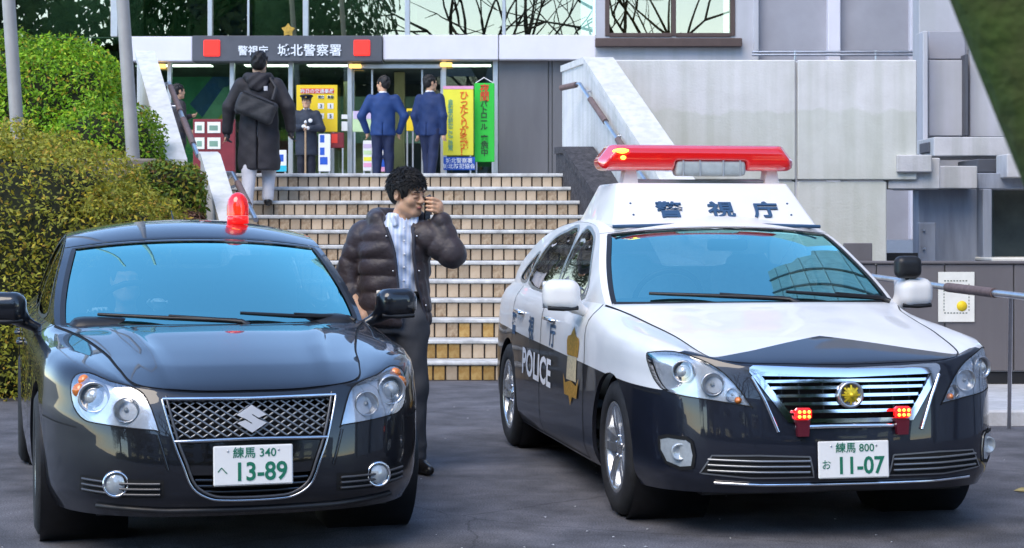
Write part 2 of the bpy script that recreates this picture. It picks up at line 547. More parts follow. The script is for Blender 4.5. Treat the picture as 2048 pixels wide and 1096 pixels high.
slope_wall('stair_parapet', [(-4.31,21.6,3.52),(-4.20,21.2,3.38),(-3.394,18.6,2.16),(-3.35,18.45,2.10)], -.19, 0, M['concrete_rough'],
           'white concrete stair parapet rising beside the bright green hedge', 'parapet')
slope_wall('stair_parapet', [(-3.03,18.4,2.175),(-2.97,18.2,2.14),(-2.53,16.6,1.49),(-2.28,15.7,1.12)], -.155, 0, M['concrete_rough'],
           'lower white concrete parapet beside the small shrub at the stair foot', 'parapet')

# dark rubble wedge at the right end of the steps
slope_wall('stone_kerb', [(.50,20.45,2.31),(.58,20.0,2.30),(.86,18.9,1.80),(1.14,17.8,1.22),(1.3,17.2,.9)], .30, 0, mat('dark_stone', (.030,.028,.031), .85, col2=(.085,.08,.085), scale=16, bump=.9, bscale=45, detail=9),
           'low black stone kerb wall at the right end of the steps', 'wall')

# handrails
def rail(name, label, path, posts, cuffs):
    root = empty(name, path[0], 0, label, 'handrail')
    o0 = Vector(path[0])
    MB().tube([Vector(p)-o0 for p in path], .024, 10).build('rail_tube', M['steel'], root)
    for a, b in cuffs:
        MB().tube([Vector(a)-o0, Vector(b)-o0], .034, 10).build('grip', M['grip_brown'], root)
    for p in posts:
        MB().tube([Vector(q)-o0 for q in p], .014, 8).build('bracket', M['steel'], root)
    return root
def lerp3(a, b, t): return tuple(a[i]+(b[i]-a[i])*t for i in range(3))
a, b, c = W(1122,176,20.6), W(1160,168,20.4), W(1262,318,18.4)
e = lerp3(b, c, 1.9)
rail('handrail', 'steel handrail with brown grips on the parapet by the terrace wall', [a,b,c,e],
     [[lerp3(b,c,.1), (lerp3(b,c,.1)[0]+.17, lerp3(b,c,.1)[1], lerp3(b,c,.1)[2]-.02), (lerp3(b,c,.1)[0]+.17, lerp3(b,c,.1)[1], lerp3(b,c,.1)[2]-.10)],
      [lerp3(b,c,.72), (lerp3(b,c,.72)[0]+.19, lerp3(b,c,.72)[1], lerp3(b,c,.72)[2]+.02), (lerp3(b,c,.72)[0]+.19, lerp3(b,c,.72)[1], lerp3(b,c,.72)[2]-.1)]],
     [(lerp3(b,c,.22), lerp3(b,c,.53)), (lerp3(b,c,.76), lerp3(b,c,1.08)), (a, lerp3(a,b,.8))])
a, b = W(338,166,21.2), W(396,312,18.55)
rail('handrail', 'steel handrail with brown grips on the parapet by the green hedge', [(a[0]-.12,a[1]+.05,a[2]-.04), a, b],
     [[lerp3(a,b,.35),(lerp3(a,b,.35)[0]-.2,lerp3(a,b,.35)[1],lerp3(a,b,.35)[2])]],
     [(lerp3(a,b,.06), lerp3(a,b,.42)), (lerp3(a,b,.53), lerp3(a,b,.86))])
a, b = W(466,347,18.2), W(512,440,16.7)
rail('handrail', 'short steel handrail with brown grip beside the walking man in long coat', [W(440,347,18.3), a, b],
     [[a, W(440,372,18.2)], [lerp3(a,b,.25), W(450,380,18.0)]], [(lerp3(a,b,.22), lerp3(a,b,.7))])

# ------------------------------------------------------------------ terrace wall on the right (panels)
TY = 20.62
tw = empty('terrace_wall', (3.0,TY,0), 0, 'long white concrete terrace wall of large panels beside the stairs', 'wall')
def tpart(name, x0, x1, z0, z1, dy=0.0, m=None, bev=.012):
    return MB().box((x0-3.0, dy, z0), (x1-3.0, .34, z1), bev).build(name, m or M['terrace_concrete'], tw)
xs = [1.06, 3.262, 4.64]
tpart('panel', xs[0], xs[1]-.012, 1.945, 3.32); tpart('panel', xs[1]+.012, xs[2], 1.945, 3.32)
tpart('panel', xs[0], xs[1]-.012, .0, 1.93, .03); tpart('panel', xs[1]+.012, 4.30, .0, 1.93, .03)
MB().box((xs[1]-3.011,.05,0),(xs[1]-2.989,.3,3.3)).build('joint', M['concrete'], tw)
tpart('ledge', 4.40, 4.80, 2.03, 2.23, -.06, M['concrete'])
tpart('block', 4.32, 4.92, 1.84, 2.20, .05, M['concrete'])

# ------------------------------------------------------------------ station building
FY = 29.5
S = F_/FY
def fx(px): return (px-1024)/S
def fz(py): return CH-(py-YH)/S
bld = empty('police_station', (0,FY,LAND), 0, 'glass fronted police station entrance with a grey signboard and white fascia', 'building')
def bp(name, x0, x1, z0, z1, y0, y1, m, bev=.0, parent=None):
    return MB().box((x0,y0-FY,z0-LAND),(x1,y1-FY,z1-LAND), bev).build(name, m, parent or bld)
# fascia
bp('fascia', fx(268), fx(390), fz(125), fz(76), FY-.25, FY+.1, M['fascia_white'], .01)
bp('fascia', fx(768), fx(997), fz(122), fz(73), FY-.25, FY+.1, M['fascia_white'], .01)
bp('fascia', fx(998.5), fx(1191), fz(122), fz(73), FY-.25, FY+.1, M['fascia_white'], .01)
sg = bp('signboard', fx(391), fx(767), fz(126), fz(75), FY-.30, FY+.1, M['sign_grey'], .01)
bp('lamp', fx(414), fx(446), fz(116), fz(84), FY-.33, FY-.295, M['red_lamp'], .012, sg)
bp('lamp', fx(711), fx(743), fz(115), fz(84), FY-.33, FY-.295, M['red_lamp'], .012, sg)
def sign_text(body, px, py, hpx, m, D, parent, org, bold=.0018, ex=.012, name='lettering', width=1.0, spacing=1.0, vertical=False):
    x, y, z = (px-1024)*D/F_, D, CH-(py-YH)*D/F_
    return text(name, body, hpx*D/F_*1.2, m, parent, (x-org[0], y-org[1], z-org[2]), extrude=ex, bold=bold, width=width, spacing=spacing, vertical=vertical)
org = (0,FY,LAND)
sign_text('警視庁', 506, 101, 17, M['sign_white'], FY-.31, sg, org)
sign_text('城北警察署', 619, 100, 21, M['sign_white'], FY-.31, sg, org, spacing=1.06)
# mullions
for px, w in ((340,8),(465,9),(582,9),(700,9)):
    bp('mullion', fx(px-w/2), fx(px+w/2), LAND, fz(125), FY-.06, FY+.06, M['alu'], .006)
for px, w in ((888,9),(991,10)):
    bp('mullion', fx(px-w/2), fx(px+w/2), LAND, fz(121), FY-.06, FY+.06, M['alu'], .006)
bp('door_head', fx(704), fx(883), fz(137), fz(129), FY-.05, FY+.05, M['alu'], .006)
for px, w in ((230,14),(421,9),(612,11),(815,10),(1008,7)):
    bp('mullion', fx(px-w/2), fx(px+w/2), fz(74), 6.79, FY-.07, FY+.07, M['alu'], .006)
for px in (497,):
    bp('mullion', fx(px-2), fx(px+2), fz(74), 6.79, FY-.03, FY+.03, M['alu'])
# glass panes
cols = [268,340,465,582,700]
for a, b in zip(cols[:-1], cols[1:]):
    bp('pane', fx(a+4), fx(b-4), LAND, fz(126), FY-.008, FY+.008, M['facade_glass'])
bp('pane', fx(892), fx(986), LAND, fz(122), FY-.008, FY+.008, M['facade_glass'])
for a, b in ((704,745),(842,884)):
    d = bp('sliding_door', fx(a), fx(b), LAND+.02, fz(138), FY+.10, FY+.115, M['door_glass'])
    bp('door_frame', fx(a), fx(a+3.5), LAND+.02, fz(138), FY+.095, FY+.12, M['alu'], 0, d)
    bp('door_frame', fx(b-3.5), fx(b), LAND+.02, fz(138), FY+.095, FY+.12, M['alu'], 0, d)
ucols = [-60,230,421,612,815,1008,1190]
for a, b in zip(ucols[:-1], ucols[1:]):
    bp('pane', fx(a+4), fx(b-4), fz(74), 6.79, FY-.008, FY+.008, M['facade_glass_upper'])
bp('pane', fx(-60), fx(260), LAND, fz(76), FY-.008, FY+.008, M['facade_glass_upper'])
# shutter panels to the right of the doors
for a, b in ((997,1096),(1097,1104),(1105,1186)):
    bp('shutter_panel', fx(a), fx(b), LAND, fz(121), FY-.05+(.02 if b-a < 10 else 0), FY+.05, M['shutter'], .004)
# interior
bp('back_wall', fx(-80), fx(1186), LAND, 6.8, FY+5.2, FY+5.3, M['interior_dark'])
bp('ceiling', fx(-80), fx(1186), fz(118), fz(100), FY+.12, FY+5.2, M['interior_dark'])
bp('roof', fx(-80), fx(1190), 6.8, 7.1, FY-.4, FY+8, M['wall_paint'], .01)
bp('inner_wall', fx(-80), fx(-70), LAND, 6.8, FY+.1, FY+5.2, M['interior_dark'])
bp('inner_screen', fx(590), fx(1000), LAND+.9, fz(170), FY+2.6, FY+2.64, M['interior_green'])
bp('inner_screen', fx(-40), fx(820), fz(60), 6.7, FY+2.2, FY+2.25, M['interior_green'])
bp('inner_column', fx(770), fx(792), LAND, fz(120), FY+2.3, FY+2.5, M['interior_olive'])
bp('inner_column', fx(672), fx(694), LAND, fz(150), FY+1.3, FY+1.5, M['interior_olive'])
bp('counter', fx(590), fx(760), LAND, LAND+1.0, FY+2.9, FY+3.4, M['interior_olive'])
M['interior_fill'] = mat('interior_fill', (.8,.85,.8), .5, emit=(.85,1,.9), estr=2.4)  # glowing panels added out of view to brighten the interior
for x0, x1 in ((300,400),(470,560),(600,690),(760,860),(900,980)):
    bp('fill_panel', fx(x0), fx(x1), fz(119.5), fz(118), FY+1.0, FY+1.3, M['interior_fill'])
for x0, x1 in ((-20,80),(120,220),(280,400),(460,580),(640,760)):
    bp('fill_panel', fx(x0), fx(x1), 6.70, 6.74, FY+1.0, FY+1.4, M['interior_fill'])
# mural: coloured diagonal fields on a board just inside the glass
mur = bp('mural', fx(330), fx(462), LAND+.45, fz(150), FY+.35, FY+.38, M['mural_green'])
def mpoly(pts, m, dy):
    MB().prism([(fx(x), fz(y)-LAND) for x, y in pts], .35-dy, .345-dy).build('mural_field', m, mur)
mpoly([(372,205),(418,150),(462,150),(405,240)], M['mural_blue'], .004)
mpoly([(395,236),(440,172),(462,165),(462,240)], M['mural_light'], .006)
mpoly([(425,240),(462,196),(462,240)], M['mural_yellow'], .010)
mur2 = bp('mural', fx(275), fx(500), fz(68), 6.6, FY+.5, FY+.53, M['mural_green'])
def mpoly2(pts, m, dy):
    MB().prism([(fx(x), fz(y)-LAND) for x, y in pts], .5-dy, .495-dy).build('mural_field', m, mur2)
mpoly2([(430,70),(430,30),(470,0),(496,0),(496,70)], M['mural_blue'], .004)
mpoly2([(355,0),(400,0),(412,20),(385,34)], M['mural_blue'], .006)
mpoly2([(280,20),(345,70),(280,70)], M['mural_light'], .008)
# amber lamps under the fascia
for px, py in ((712,134),(893,131),(323,134)):
    bp('entrance_lamp', fx(px-12), fx(px+12), fz(py+4), fz(py-4), FY-.2, FY-.1, M['amber_lamp'], .01)
# gold five-lobed star
def star(cx, cz, r, y0, y1, n=5, inner=.62):
    p = []
    for k in range(2*n):
        t = math.pi/2 + math.pi*k/n
        rr = r if k % 2 == 0 else r*inner
        p.append((cx+rr*math.cos(t), cz+rr*math.sin(t)))
    return MB().prism(p, y0, y1)
star(fx(577), fz(61)-LAND, .115, -.06, -.02).build('gold_star', M['gold'], bld)
star(fx(577), fz(61)-LAND, .045, -.075, -.05).build('gold_star', M['gold'], bld)

# ------------------------------------------------------------------ right wing of the building
WY = 28.9
SW = F_/WY
wx = lambda px: (px-1024)/SW
wz = lambda py: CH-(py-YH)/SW
wing = empty('station_wing', (4,WY,0), 0, 'pale grey office wing with brown framed window above the terrace wall', 'building')
def wp(name, px0, px1, py0, py1, y0, y1, m, bev=0.0, parent=None, zt=None, zb=None):
    return MB().box((wx(px0)-4, y0-WY, zb if zb is not None else wz(py1)), (wx(px1)-4, y1-WY, zt if zt is not None else wz(py0)), bev).build(name, m, parent or wing)
TOPZ = 13.0
wp('wall', 1192, 1512, 0, 480, WY, WY+.3, M['wall_paint'], zt=wz(72))
wp('wall', 1192, 1212, 0, 72, WY, WY+.3, M['wall_paint'], zt=7.0)
wp('wall', 1470, 1512, 0, 72, WY, WY+.3, M['wall_paint'], zt=7.0)
wp('wall', 1192, 1512, 0, 0, WY, WY+.3, M['wall_paint'], zt=TOPZ, zb=7.0)
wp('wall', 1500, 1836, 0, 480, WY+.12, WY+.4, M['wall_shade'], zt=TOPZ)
wp('pilaster', 1506, 1517, 0, 480, WY-.05, WY+.2, M['wall_paint'], .01, zt=TOPZ)
wp('pilaster', 1655, 1680, 0, 480, WY-.05, WY+.3, M['fascia_white'], .01, zt=TOPZ)
wp('pilaster', 1820, 1836, 0, 480, WY-.05, WY+.3, M['fascia_white'], .01, zt=TOPZ)
win = wp('window', 1214, 1467, -40, 68, WY+.10, WY+.12, glass_mat('office_glass', (.6,.6,.5), .30, .80, (1.0,.84,.64)), zt=6.9)
for x0, x1 in ((1210,1219),(1344,1352),(1462,1470)):
    wp('window_frame', x0, x1, -40, 72, WY-.02, WY+.14, M['window_brown'], .004, win, zt=6.95)
wp('window_frame', 1219, 1344, 66, 74, WY-.02, WY+.14, M['window_brown'], .004, win)
wp('window_frame', 1352, 1462, 66, 74, WY-.02, WY+.14, M['window_brown'], .004, win)
wp('sill', 1190, 1482, 78, 95, WY-.16, WY+.02, M['window_brown'], .01, win)
wp('blind', 1222, 1342, -40, 66, WY+.25, WY+.27, M['interior_olive'], 0, win, zt=6.85)
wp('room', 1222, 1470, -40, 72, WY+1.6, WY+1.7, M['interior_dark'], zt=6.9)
for z in (wz(113), wz(107)):
    MB().tube([(wx(1500)-4,-.25,z),(wx(1835)-4,-.25,z)], .02, 8).build('guard_rail', M['steel'], wing)
for px in (1585,1745):
    MB().tube([(wx(px)-4,-.25,wz(122)),(wx(px)-4,-.25,wz(104))], .018, 8).build('guard_post', M['steel'], wing)
# upper floors seen only as mirror image in the windscreens: storeys of panels and window bands
for k in range(2):
    z0 = 7.6+2.6*k
    for j in range(5):
        px = 1225+j*120
        wp('upper_window', px, px+80, 0, 0, WY-.03, WY+.05, M['facade_glass_upper'], 0, zb=z0, zt=z0+1.4)
wp('cornice', 1186, 2200, 0, 0, WY-.4, WY+4, M['wall_paint'], .02, zb=TOPZ, zt=TOPZ+.4)

# stair tower at the far right with beams and shaded recess
tow = empty('stair_tower', (6.2,24.5,0), 0, 'grey concrete stair tower with projecting beams and a dark recess', 'building')
def tp(name, px0, px1, py0, py1, D, dep, m, bev=.01, zt=None):
    s = D/F_
    z1 = zt if zt is not None else CH-(py0-YH)*s
    return MB().box(((px0-1024)*s-6.2, D-24.5, CH-(py1-YH)*s), ((px1-1024)*s-6.2, D+dep-24.5, z1), bev).build(name, m, tow)
tp('wall', 1838, 2260, 0, 545, 25.2, .4, M['wall_paint'], .01, TOPZ)
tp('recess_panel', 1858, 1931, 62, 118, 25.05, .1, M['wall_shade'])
tp('fin', 1846, 1856, 62, 300, 24.6, .5, M['wall_paint'])
tp('wall_panel', 1858, 1930, 120, 272, 25.0, .15, M['wall_paint'])
tp('fin', 1931, 1937, 108, 272, 24.8, .3, M['sign_grey'])
tp('wall_panel', 1940, 2260, 96, 274, 25.0, .15, M['wall_paint'])
tp('beam', 1868, 2260, 274, 312, 23.2, 1.4, M['concrete'])
tp('bracket', 1856, 1872, 284, 305, 23.4, .5, M['sign_grey'])
tp('lintel', 1826, 1955, 332, 377, 22.0, 1.2, M['concrete'])
tp('soffit', 1955, 2013, 318, 345, 22.6, 1.0, M['sign_grey'])
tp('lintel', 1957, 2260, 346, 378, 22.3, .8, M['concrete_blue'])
tp('wall_panel', 2014, 2260, 308, 355, 22.0, .5, M['concrete'])
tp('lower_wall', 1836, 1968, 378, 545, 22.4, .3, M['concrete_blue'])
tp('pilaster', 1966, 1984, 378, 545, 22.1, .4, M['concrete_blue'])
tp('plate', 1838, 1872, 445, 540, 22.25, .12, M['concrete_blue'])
for py in (460,497):
    tp('bolt', 1846, 1851, py-2.5, py+2.5, 22.22, .05, M['steel'], .003)
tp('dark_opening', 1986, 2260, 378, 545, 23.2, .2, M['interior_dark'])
tp('floor_strip', 1984, 2260, 516, 523, 21.6, .9, M['paper'])
tp('dark_gap', 1760, 1836, 506, 545, 21.2, .2, M['black'], 0)  # black box painted in for the dark gap at the wall foot

# ------------------------------------------------------------------ low metal fence with notice, ramp rail
FD = 14.8
fen = empty('metal_fence', (4.2,FD,.11), 0, 'low brown grey metal panel fence standing on the pavement', 'fence')
def fp(name, px0, px1, z0, z1, y0, y1, m, bev=.006):
    return MB().box(((px0-1024)*FD/F_-4.2, y0, z0-.11), ((px1-1024)*FD/F_-4.2, y1, z1-.11), bev).build(name, m, fen)
fp('panel', 1700, 1757, .30, 1.27, .25, .31, M['fence_brown'])
for a, b in ((1700,1752),(1754,1889),(1891,2027),(2029,2160),(2162,2300)):
    fp('panel', a, b, .22, 1.10, 0, .05, M['fence_brown'])
fp('top_rail', 1700, 2300, 1.101, 1.125, -.02, .07, M['fence_brown'])
fp('base', 1700, 2300, .11, .21, .03, .12, M['black'])
no = empty('notice_poster', (3.65,FD-.012,.83), 0, 'cream paper notice with dashed border and yellow disc on the metal fence', 'poster')
MB().box((-.148,-.004,-.205),(.148,.008,.205)).build('paper', M['paper'], no)
for k in range(8):
    MB().box((-.10+k*.025,-.006,.128),(-.086+k*.025,-.003,.136)).build('border_dash', M['black_ink'], no)
    MB().box((-.10+k*.025,-.006,-.136),(-.086+k*.025,-.003,-.128)).build('border_dash', M['black_ink'], no)
for k in range(9):
    for x in (-.105,.100):
        MB().box((x,-.006,-.115+k*.026),(x+.006,-.003,-.100+k*.026)).build('border_dash', M['black_ink'], no)
MB().lathe([(0,0),(.043,0),(.043,.003),(0,.003)], 20, Matrix.Translation((.045,-.004,-.075)) @ Matrix.Rotation(R(90),4,'X')).build('yellow_disc', M['yellow_print'], no)
rr = rail('handrail', 'long steel ramp rail with brown grip in front of the metal fence', [W(1740,553,14.3), W(1890,574,13.0), W(2080,597,11.5)],
     [[W(2022,590,12.0), W(2018,857,12.54)]], [(lerp3(W(1890,574,13.0),W(2080,597,11.5),.03), lerp3(W(1890,574,13.0),W(2080,597,11.5),.55))])

# ------------------------------------------------------------------ signs, banners and posters in front of the doors
def stand_board(name, label, px0, px1, py0, py1, D, m, legs=True, th=.03):
    x0, x1 = (px0-1024)*D/F_, (px1-1024)*D/F_
    z1, z0 = CH-(py0-YH)*D/F_, CH-(py1-YH)*D/F_
    root = empty(name, ((x0+x1)/2, D, LAND), 0, label, 'sign')
    w = (x1-x0)/2
    MB().box((-w,0,z0-LAND),(w,th,z1-LAND), .008).build('board', m, root)
    if legs:
        for s in (-1,1):
            MB().box((s*w*.8-.012,.0,.0),(s*w*.8+.012,th,z0-LAND-.001)).build('leg', M['alu'], root)
    return root, (x0+x1)/2, D
def on_board(r, body, px, py, hpx, m, D, **kw):
    return sign_text(body, px, py, hpx, m, D-.006, r, (r.location.x, r.location.y, LAND), ex=.002, **kw)
def patch(r, px0, px1, py0, py1, D, m, name='print', d=.004):
    x0, x1 = (px0-1024)*D/F_-r.location.x, (px1-1024)*D/F_-r.location.x
    z1, z0 = CH-(py0-YH)*D/F_-LAND, CH-(py1-YH)*D/F_-LAND
    return MB().box((x0,-d,z0),(x1,-.0005,z1)).build(name, m, r)
D = 29.25
r_, _, _ = stand_board('yellow_poster_board', 'yellow notice board with red heading and white number squares behind the sentry', 593, 675, 170, 264, D, M['yellow_print'])
patch(r_, 601, 668, 177, 187, D, M['red_ink'])
on_board(r_, '昨日の交通事故', 634.5, 182, 8, M['white_plain'], D-.004, bold=.0008)
for py, h in ((194,6),(212,11),(232,11)):
    for px in (642,661):
        patch(r_, px-6, px+6, py-h/2, py+h/2, D, M['white_plain'])
for py, tt in ((212,'3 1'),(232,'0 5')):
    for px, t in zip((642,661), tt.split()):
        on_board(r_, t, px, py, 8, M['black_ink'], D-.004)
on_board(r_, '死亡', 642, 194, 5, M['black_ink'], D-.004); on_board(r_, '負傷', 661, 194, 5, M['black_ink'], D-.004)
r_, _, _ = stand_board('banner_stand', 'yellow vertical banner with orange lettering and pink top edge', 886, 947, 178, 311, 28.2, M['lemon_print'], th=.04)
patch(r_, 886, 947, 172, 178, 28.2, M['pink_print'])
on_board(r_, 'ひったくりが多発！', 928, 247, 15.5, M['orange_ink'], 28.2, bold=.003, vertical=True, spacing=.76)
on_board(r_, '自転車の前かごにご注意', 901, 250, 9, M['mural_light'], 28.2, vertical=True, spacing=.86)
bb = patch(r_, 887, 950, 314, 340, 28.2, M['blue_print'], 'base_board', d=.02)
for py, t in ((321,'城北警察署'),(332,'城北防犯協会')):
    on_board(r_, t, 918, py, 9, M['sign_white'], 28.18, bold=.0008)
r_, _, _ = stand_board('banner_stand', 'green vertical banner with string hanger beside the yellow banner', 949, 989, 166, 324, 28.4, M['green_print'], th=.025)
on_board(r_, '夜間', 969, 185, 16, M['red_ink'], 28.4, bold=.002, vertical=True, spacing=.85)
on_board(r_, 'パトロール', 968, 230, 12, M['black_ink'], 28.4, bold=.003, vertical=True, spacing=.8)
on_board(r_, '実施中', 969, 291, 13, M['black_ink'], 28.4, bold=.002, vertical=True, spacing=.9)
xx = r_.location.x
hx = [((px-1024)*28.4/F_-xx, .01, CH-(py-YH)*28.4/F_-LAND) for px, py in ((951,166),(968,155),(987,166))]
MB().tube(hx, .008, 6).build('hanger', M['white_plain'], r_)
r_, _, _ = stand_board('poster_stand', 'lilac and pale green poster beside the sliding door', 705, 748, 222, 264, 28.9, M['pale_green_print'])
patch(r_, 706, 747, 222, 238, 28.9, M['lilac_print'])
r_, _, _ = stand_board('poster_stand', 'narrow white poster with coloured stripes at the feet of the suited men', 726, 744, 281, 342, 28.7, M['white_plain'])
for py, c in ((292,'lilac_print'),(305,'pale_green_print'),(318,'lemon_print'),(330,'pink_print')):
    patch(r_, 727, 743, py-4, py+4, 28.7, M[c])
r_, _, _ = stand_board('poster_stand', 'blue and white poster panel behind the sentry', 637, 661, 268, 343, 28.75, M['white_plain'])
for py in (278,303,322):
    patch(r_, 640, 652+rng.uniform(-4,6), py-8, py+7, 28.75, M['blue_print'])
r_, _, _ = stand_board('poster_stand', 'cyan and white leaflet stand between long coat and sentry', 546, 573, 300, 343, 28.75, M['white_plain'])
patch(r_, 546, 573, 331, 343, 28.75, M['cyan_print']); patch(r_, 552, 567, 309, 323, 28.75, M['blue_print'])
r_, _, _ = stand_board('poster_stand', 'blue pink and white poster seen between the legs of the suited man', 757, 775, 285, 343, 28.75, M['blue_print'])
patch(r_, 758, 768, 300, 318, 28.75, M['white_plain']); patch(r_, 757, 771, 334, 343, 28.75, M['pink_print'])
r_, _, _ = stand_board('poster_stand', 'yellow upright notice between the two suited men', 813, 827, 217, 262, 28.9, M['yellow_print'])
patch(r_, 815, 825, 222, 232, 28.9, M['black_ink'])
r_, _, _ = stand_board('wanted_poster', 'dark red picture poster beside the yellow notice board', 661, 688, 265, 296, 29.0, M['maroon'])
patch(r_, 663, 675, 268, 286, 29.0, M['red_ink'])
for (a,b,c,d_) in ((683,695,229,238),(683,695,243,262)):
    r_, _, _ = stand_board('leaflet', 'small squarish white leaflet on the olive pillar beside the sliding doors' if c < 240 else 'tall narrow white leaflet below the squarish one on the olive pillar', a, b, c, d_, 29.3, M['white_plain'], legs=False, th=.006)
    r_['category'] = 'leaflet'
# red notice case with pictures on the left
nc = empty('notice_case', ((428-1024)*26.2/F_,26.2,LAND), 0, 'dark red notice case with framed pictures behind the long coat', 'notice board')
nx = lambda px: (px-1024)*26.2/F_ - nc.location.x
nz_ = lambda py: CH-(py-YH)*26.2/F_-LAND
MB().box((nx(386),0,max(.02,nz_(352))),(nx(470),.08,nz_(238)),.008).build('case', M['maroon'], nc)
for (x0,x1,y0,y1) in ((390,409,244,266),(415,441,244,266),(390,409,275,298),(415,441,275,298),(445,464,244,266)):
    p = MB().box((nx(x0),-.012,nz_(y1)),(nx(x1),-.001,nz_(y0))).build('picture', M['paper'], nc)
    MB().box((nx(x0+4),-.015,nz_(y1-5)),(nx(x1-5),-.0125,nz_(y0+7))).build('print', M['interior_green'], p)
# ------------------------------------------------------------------ signed-distance modelling (people, mirrors, seats)
def surface_nets(f, org, h):
    nx, ny, nz = f.shape
    ins = f < 0
    cnt = np.zeros((nx-1,ny-1,nz-1)); acc = np.zeros((nx-1,ny-1,nz-1,3))
    def corner(a, dx, dy, dz): return a[dx:nx-1+dx, dy:ny-1+dy, dz:nz-1+dz]
    for ax in range(3):
        for p in (0,1):
            for q in (0,1):
                c0 = [0,0,0]; c1 = [0,0,0]
                o = [i for i in range(3) if i != ax]
                c0[o[0]] = c1[o[0]] = p; c0[o[1]] = c1[o[1]] = q; c1[ax] = 1
                fa, fb = corner(f, *c0), corner(f, *c1)
                x = (fa < 0) != (fb < 0)
                t = np.where(x, fa/np.where(fa-fb == 0, 1, fa-fb), 0)
                cnt += x
                for i in range(3):
                    acc[..., i] += np.where(x, (t if i == ax else c0[i]), 0)
    act = cnt > 0
    idx = -np.ones(act.shape, int)
    cells = np.argwhere(act)
    idx[act] = np.arange(len(cells))
    v = cells + acc[act]/cnt[act][:, None]
    if h is not None: v = v*h + np.asarray(org)
    quads = []
    for ax in range(3):
        o = [i for i in range(3) if i != ax]
        sa = [slice(None)]*3; sb = [slice(None)]*3
        sa[ax] = slice(0, f.shape[ax]-1); sb[ax] = slice(1, f.shape[ax])
        a, b = ins[tuple(sa)], ins[tuple(sb)]
        e = np.argwhere(a != b)
        ok = (e[:, o[0]] > 0) & (e[:, o[1]] > 0) & (e[:, o[0]] < f.shape[o[0]]-1) & (e[:, o[1]] < f.shape[o[1]]-1)
        e = e[ok]
        if not len(e): continue
        flip = a[tuple(e.T)]
        def cell(d0, d1):
            c = e.copy(); c[:, o[0]] -= d0; c[:, o[1]] -= d1
            return idx[tuple(c.T)]
        q = np.stack([cell(0,0), cell(1,0), cell(1,1), cell(0,1)], 1)
        if ax == 1: flip = ~flip
        q[~flip] = q[~flip][:, ::-1]
        quads.append(q)
    return v, np.concatenate(quads)[:, ::-1]

def graded(lo, hi, fine, flo, fhi, coarse):
    """Axis samples: fine between flo and fhi, coarse outside."""
    a = []; x = lo
    while x < hi:
        a.append(x); x += fine if flo <= x <= fhi else coarse
    a.append(x)
    return np.array(a)
def sdf_mesh(name, fn, lo=None, hi=None, h=None, axes=None):
    if axes is None:
        lo = np.array(lo, float); hi = np.array(hi, float)
        n = np.maximum(((hi-lo)/h).astype(int)+2, 4)
        ax = [lo[i]+np.arange(n[i])*h for i in range(3)]
    else:
        ax = axes
    P = np.stack(np.meshgrid(*ax, indexing='ij'), -1)
    f = fn(P)
    f = f.copy(); f[0] = f[-1] = 1; f[:,0] = f[:,-1] = 1; f[:,:,0] = f[:,:,-1] = 1
    v, q = surface_nets(f, None, None)
    v = np.stack([np.interp(v[:,i], np.arange(len(ax[i])), ax[i]) for i in range(3)], 1)
    me = bpy.data.meshes.new(name)
    me.from_pydata(v.tolist(), [], q.tolist())
    me.polygons.foreach_set('use_smooth', [True]*len(me.polygons))
    me.update()
    return me

def V3(*a): return np.array(a, float)
def s_cap(P, a, b, ra, rb=None):
    rb = ra if rb is None else rb
    a = np.asarray(a, float); b = np.asarray(b, float)
    ab = b-a
    t = np.clip(((P-a) @ ab)/max(ab @ ab, 1e-9), 0, 1)
    return np.linalg.norm(P-a-t[..., None]*ab, axis=-1) - (ra+(rb-ra)*t)
def s_ell(P, c, r, rot=None):
    q = P-np.asarray(c, float)
    if rot is not None: q = q @ np.asarray(rot)
    r = np.asarray(r, float)
    k0 = np.linalg.norm(q/r, axis=-1); k1 = np.linalg.norm(q/(r*r), axis=-1)
    return k0*(k0-1)/np.maximum(k1, 1e-6)
def s_box(P, c, b, rd=0.0, rot=None):
    q = P-np.asarray(c, float)
    if rot is not None: q = q @ np.asarray(rot)
    d = np.abs(q)-(np.asarray(b, float)-rd)
    return np.linalg.norm(np.maximum(d, 0), axis=-1)+np.minimum(d.max(-1), 0)-rd
def su(a, b, k=.02):
    h = np.maximum(k-np.abs(a-b), 0)/k
    return np.minimum(a, b)-h*h*k*.25
def ss(a, b, k=.01):      # a minus b
    return -su(-a, b, k)
def rotm(rx=0, ry=0, rz=0):
    return np.array(Euler((rx, ry, rz)).to_matrix())

# ------------------------------------------------------------------ smooth surfaces and trimmed panels (car bodies)
def _tang(P, k, axis):
    P = np.moveaxis(P, axis, 0); T = np.zeros_like(P)
    sh = (-1,)+(1,)*(P.ndim-1)
    d = np.diff(P, axis=0)/np.diff(k).reshape(sh)
    T[0] = d[0]; T[-1] = d[-1]
    w = np.diff(k)
    T[1:-1] = (d[:-1]*w[1:].reshape(sh)+d[1:]*w[:-1].reshape(sh))/(w[1:]+w[:-1]).reshape(sh)
    return np.moveaxis(T, 0, axis)

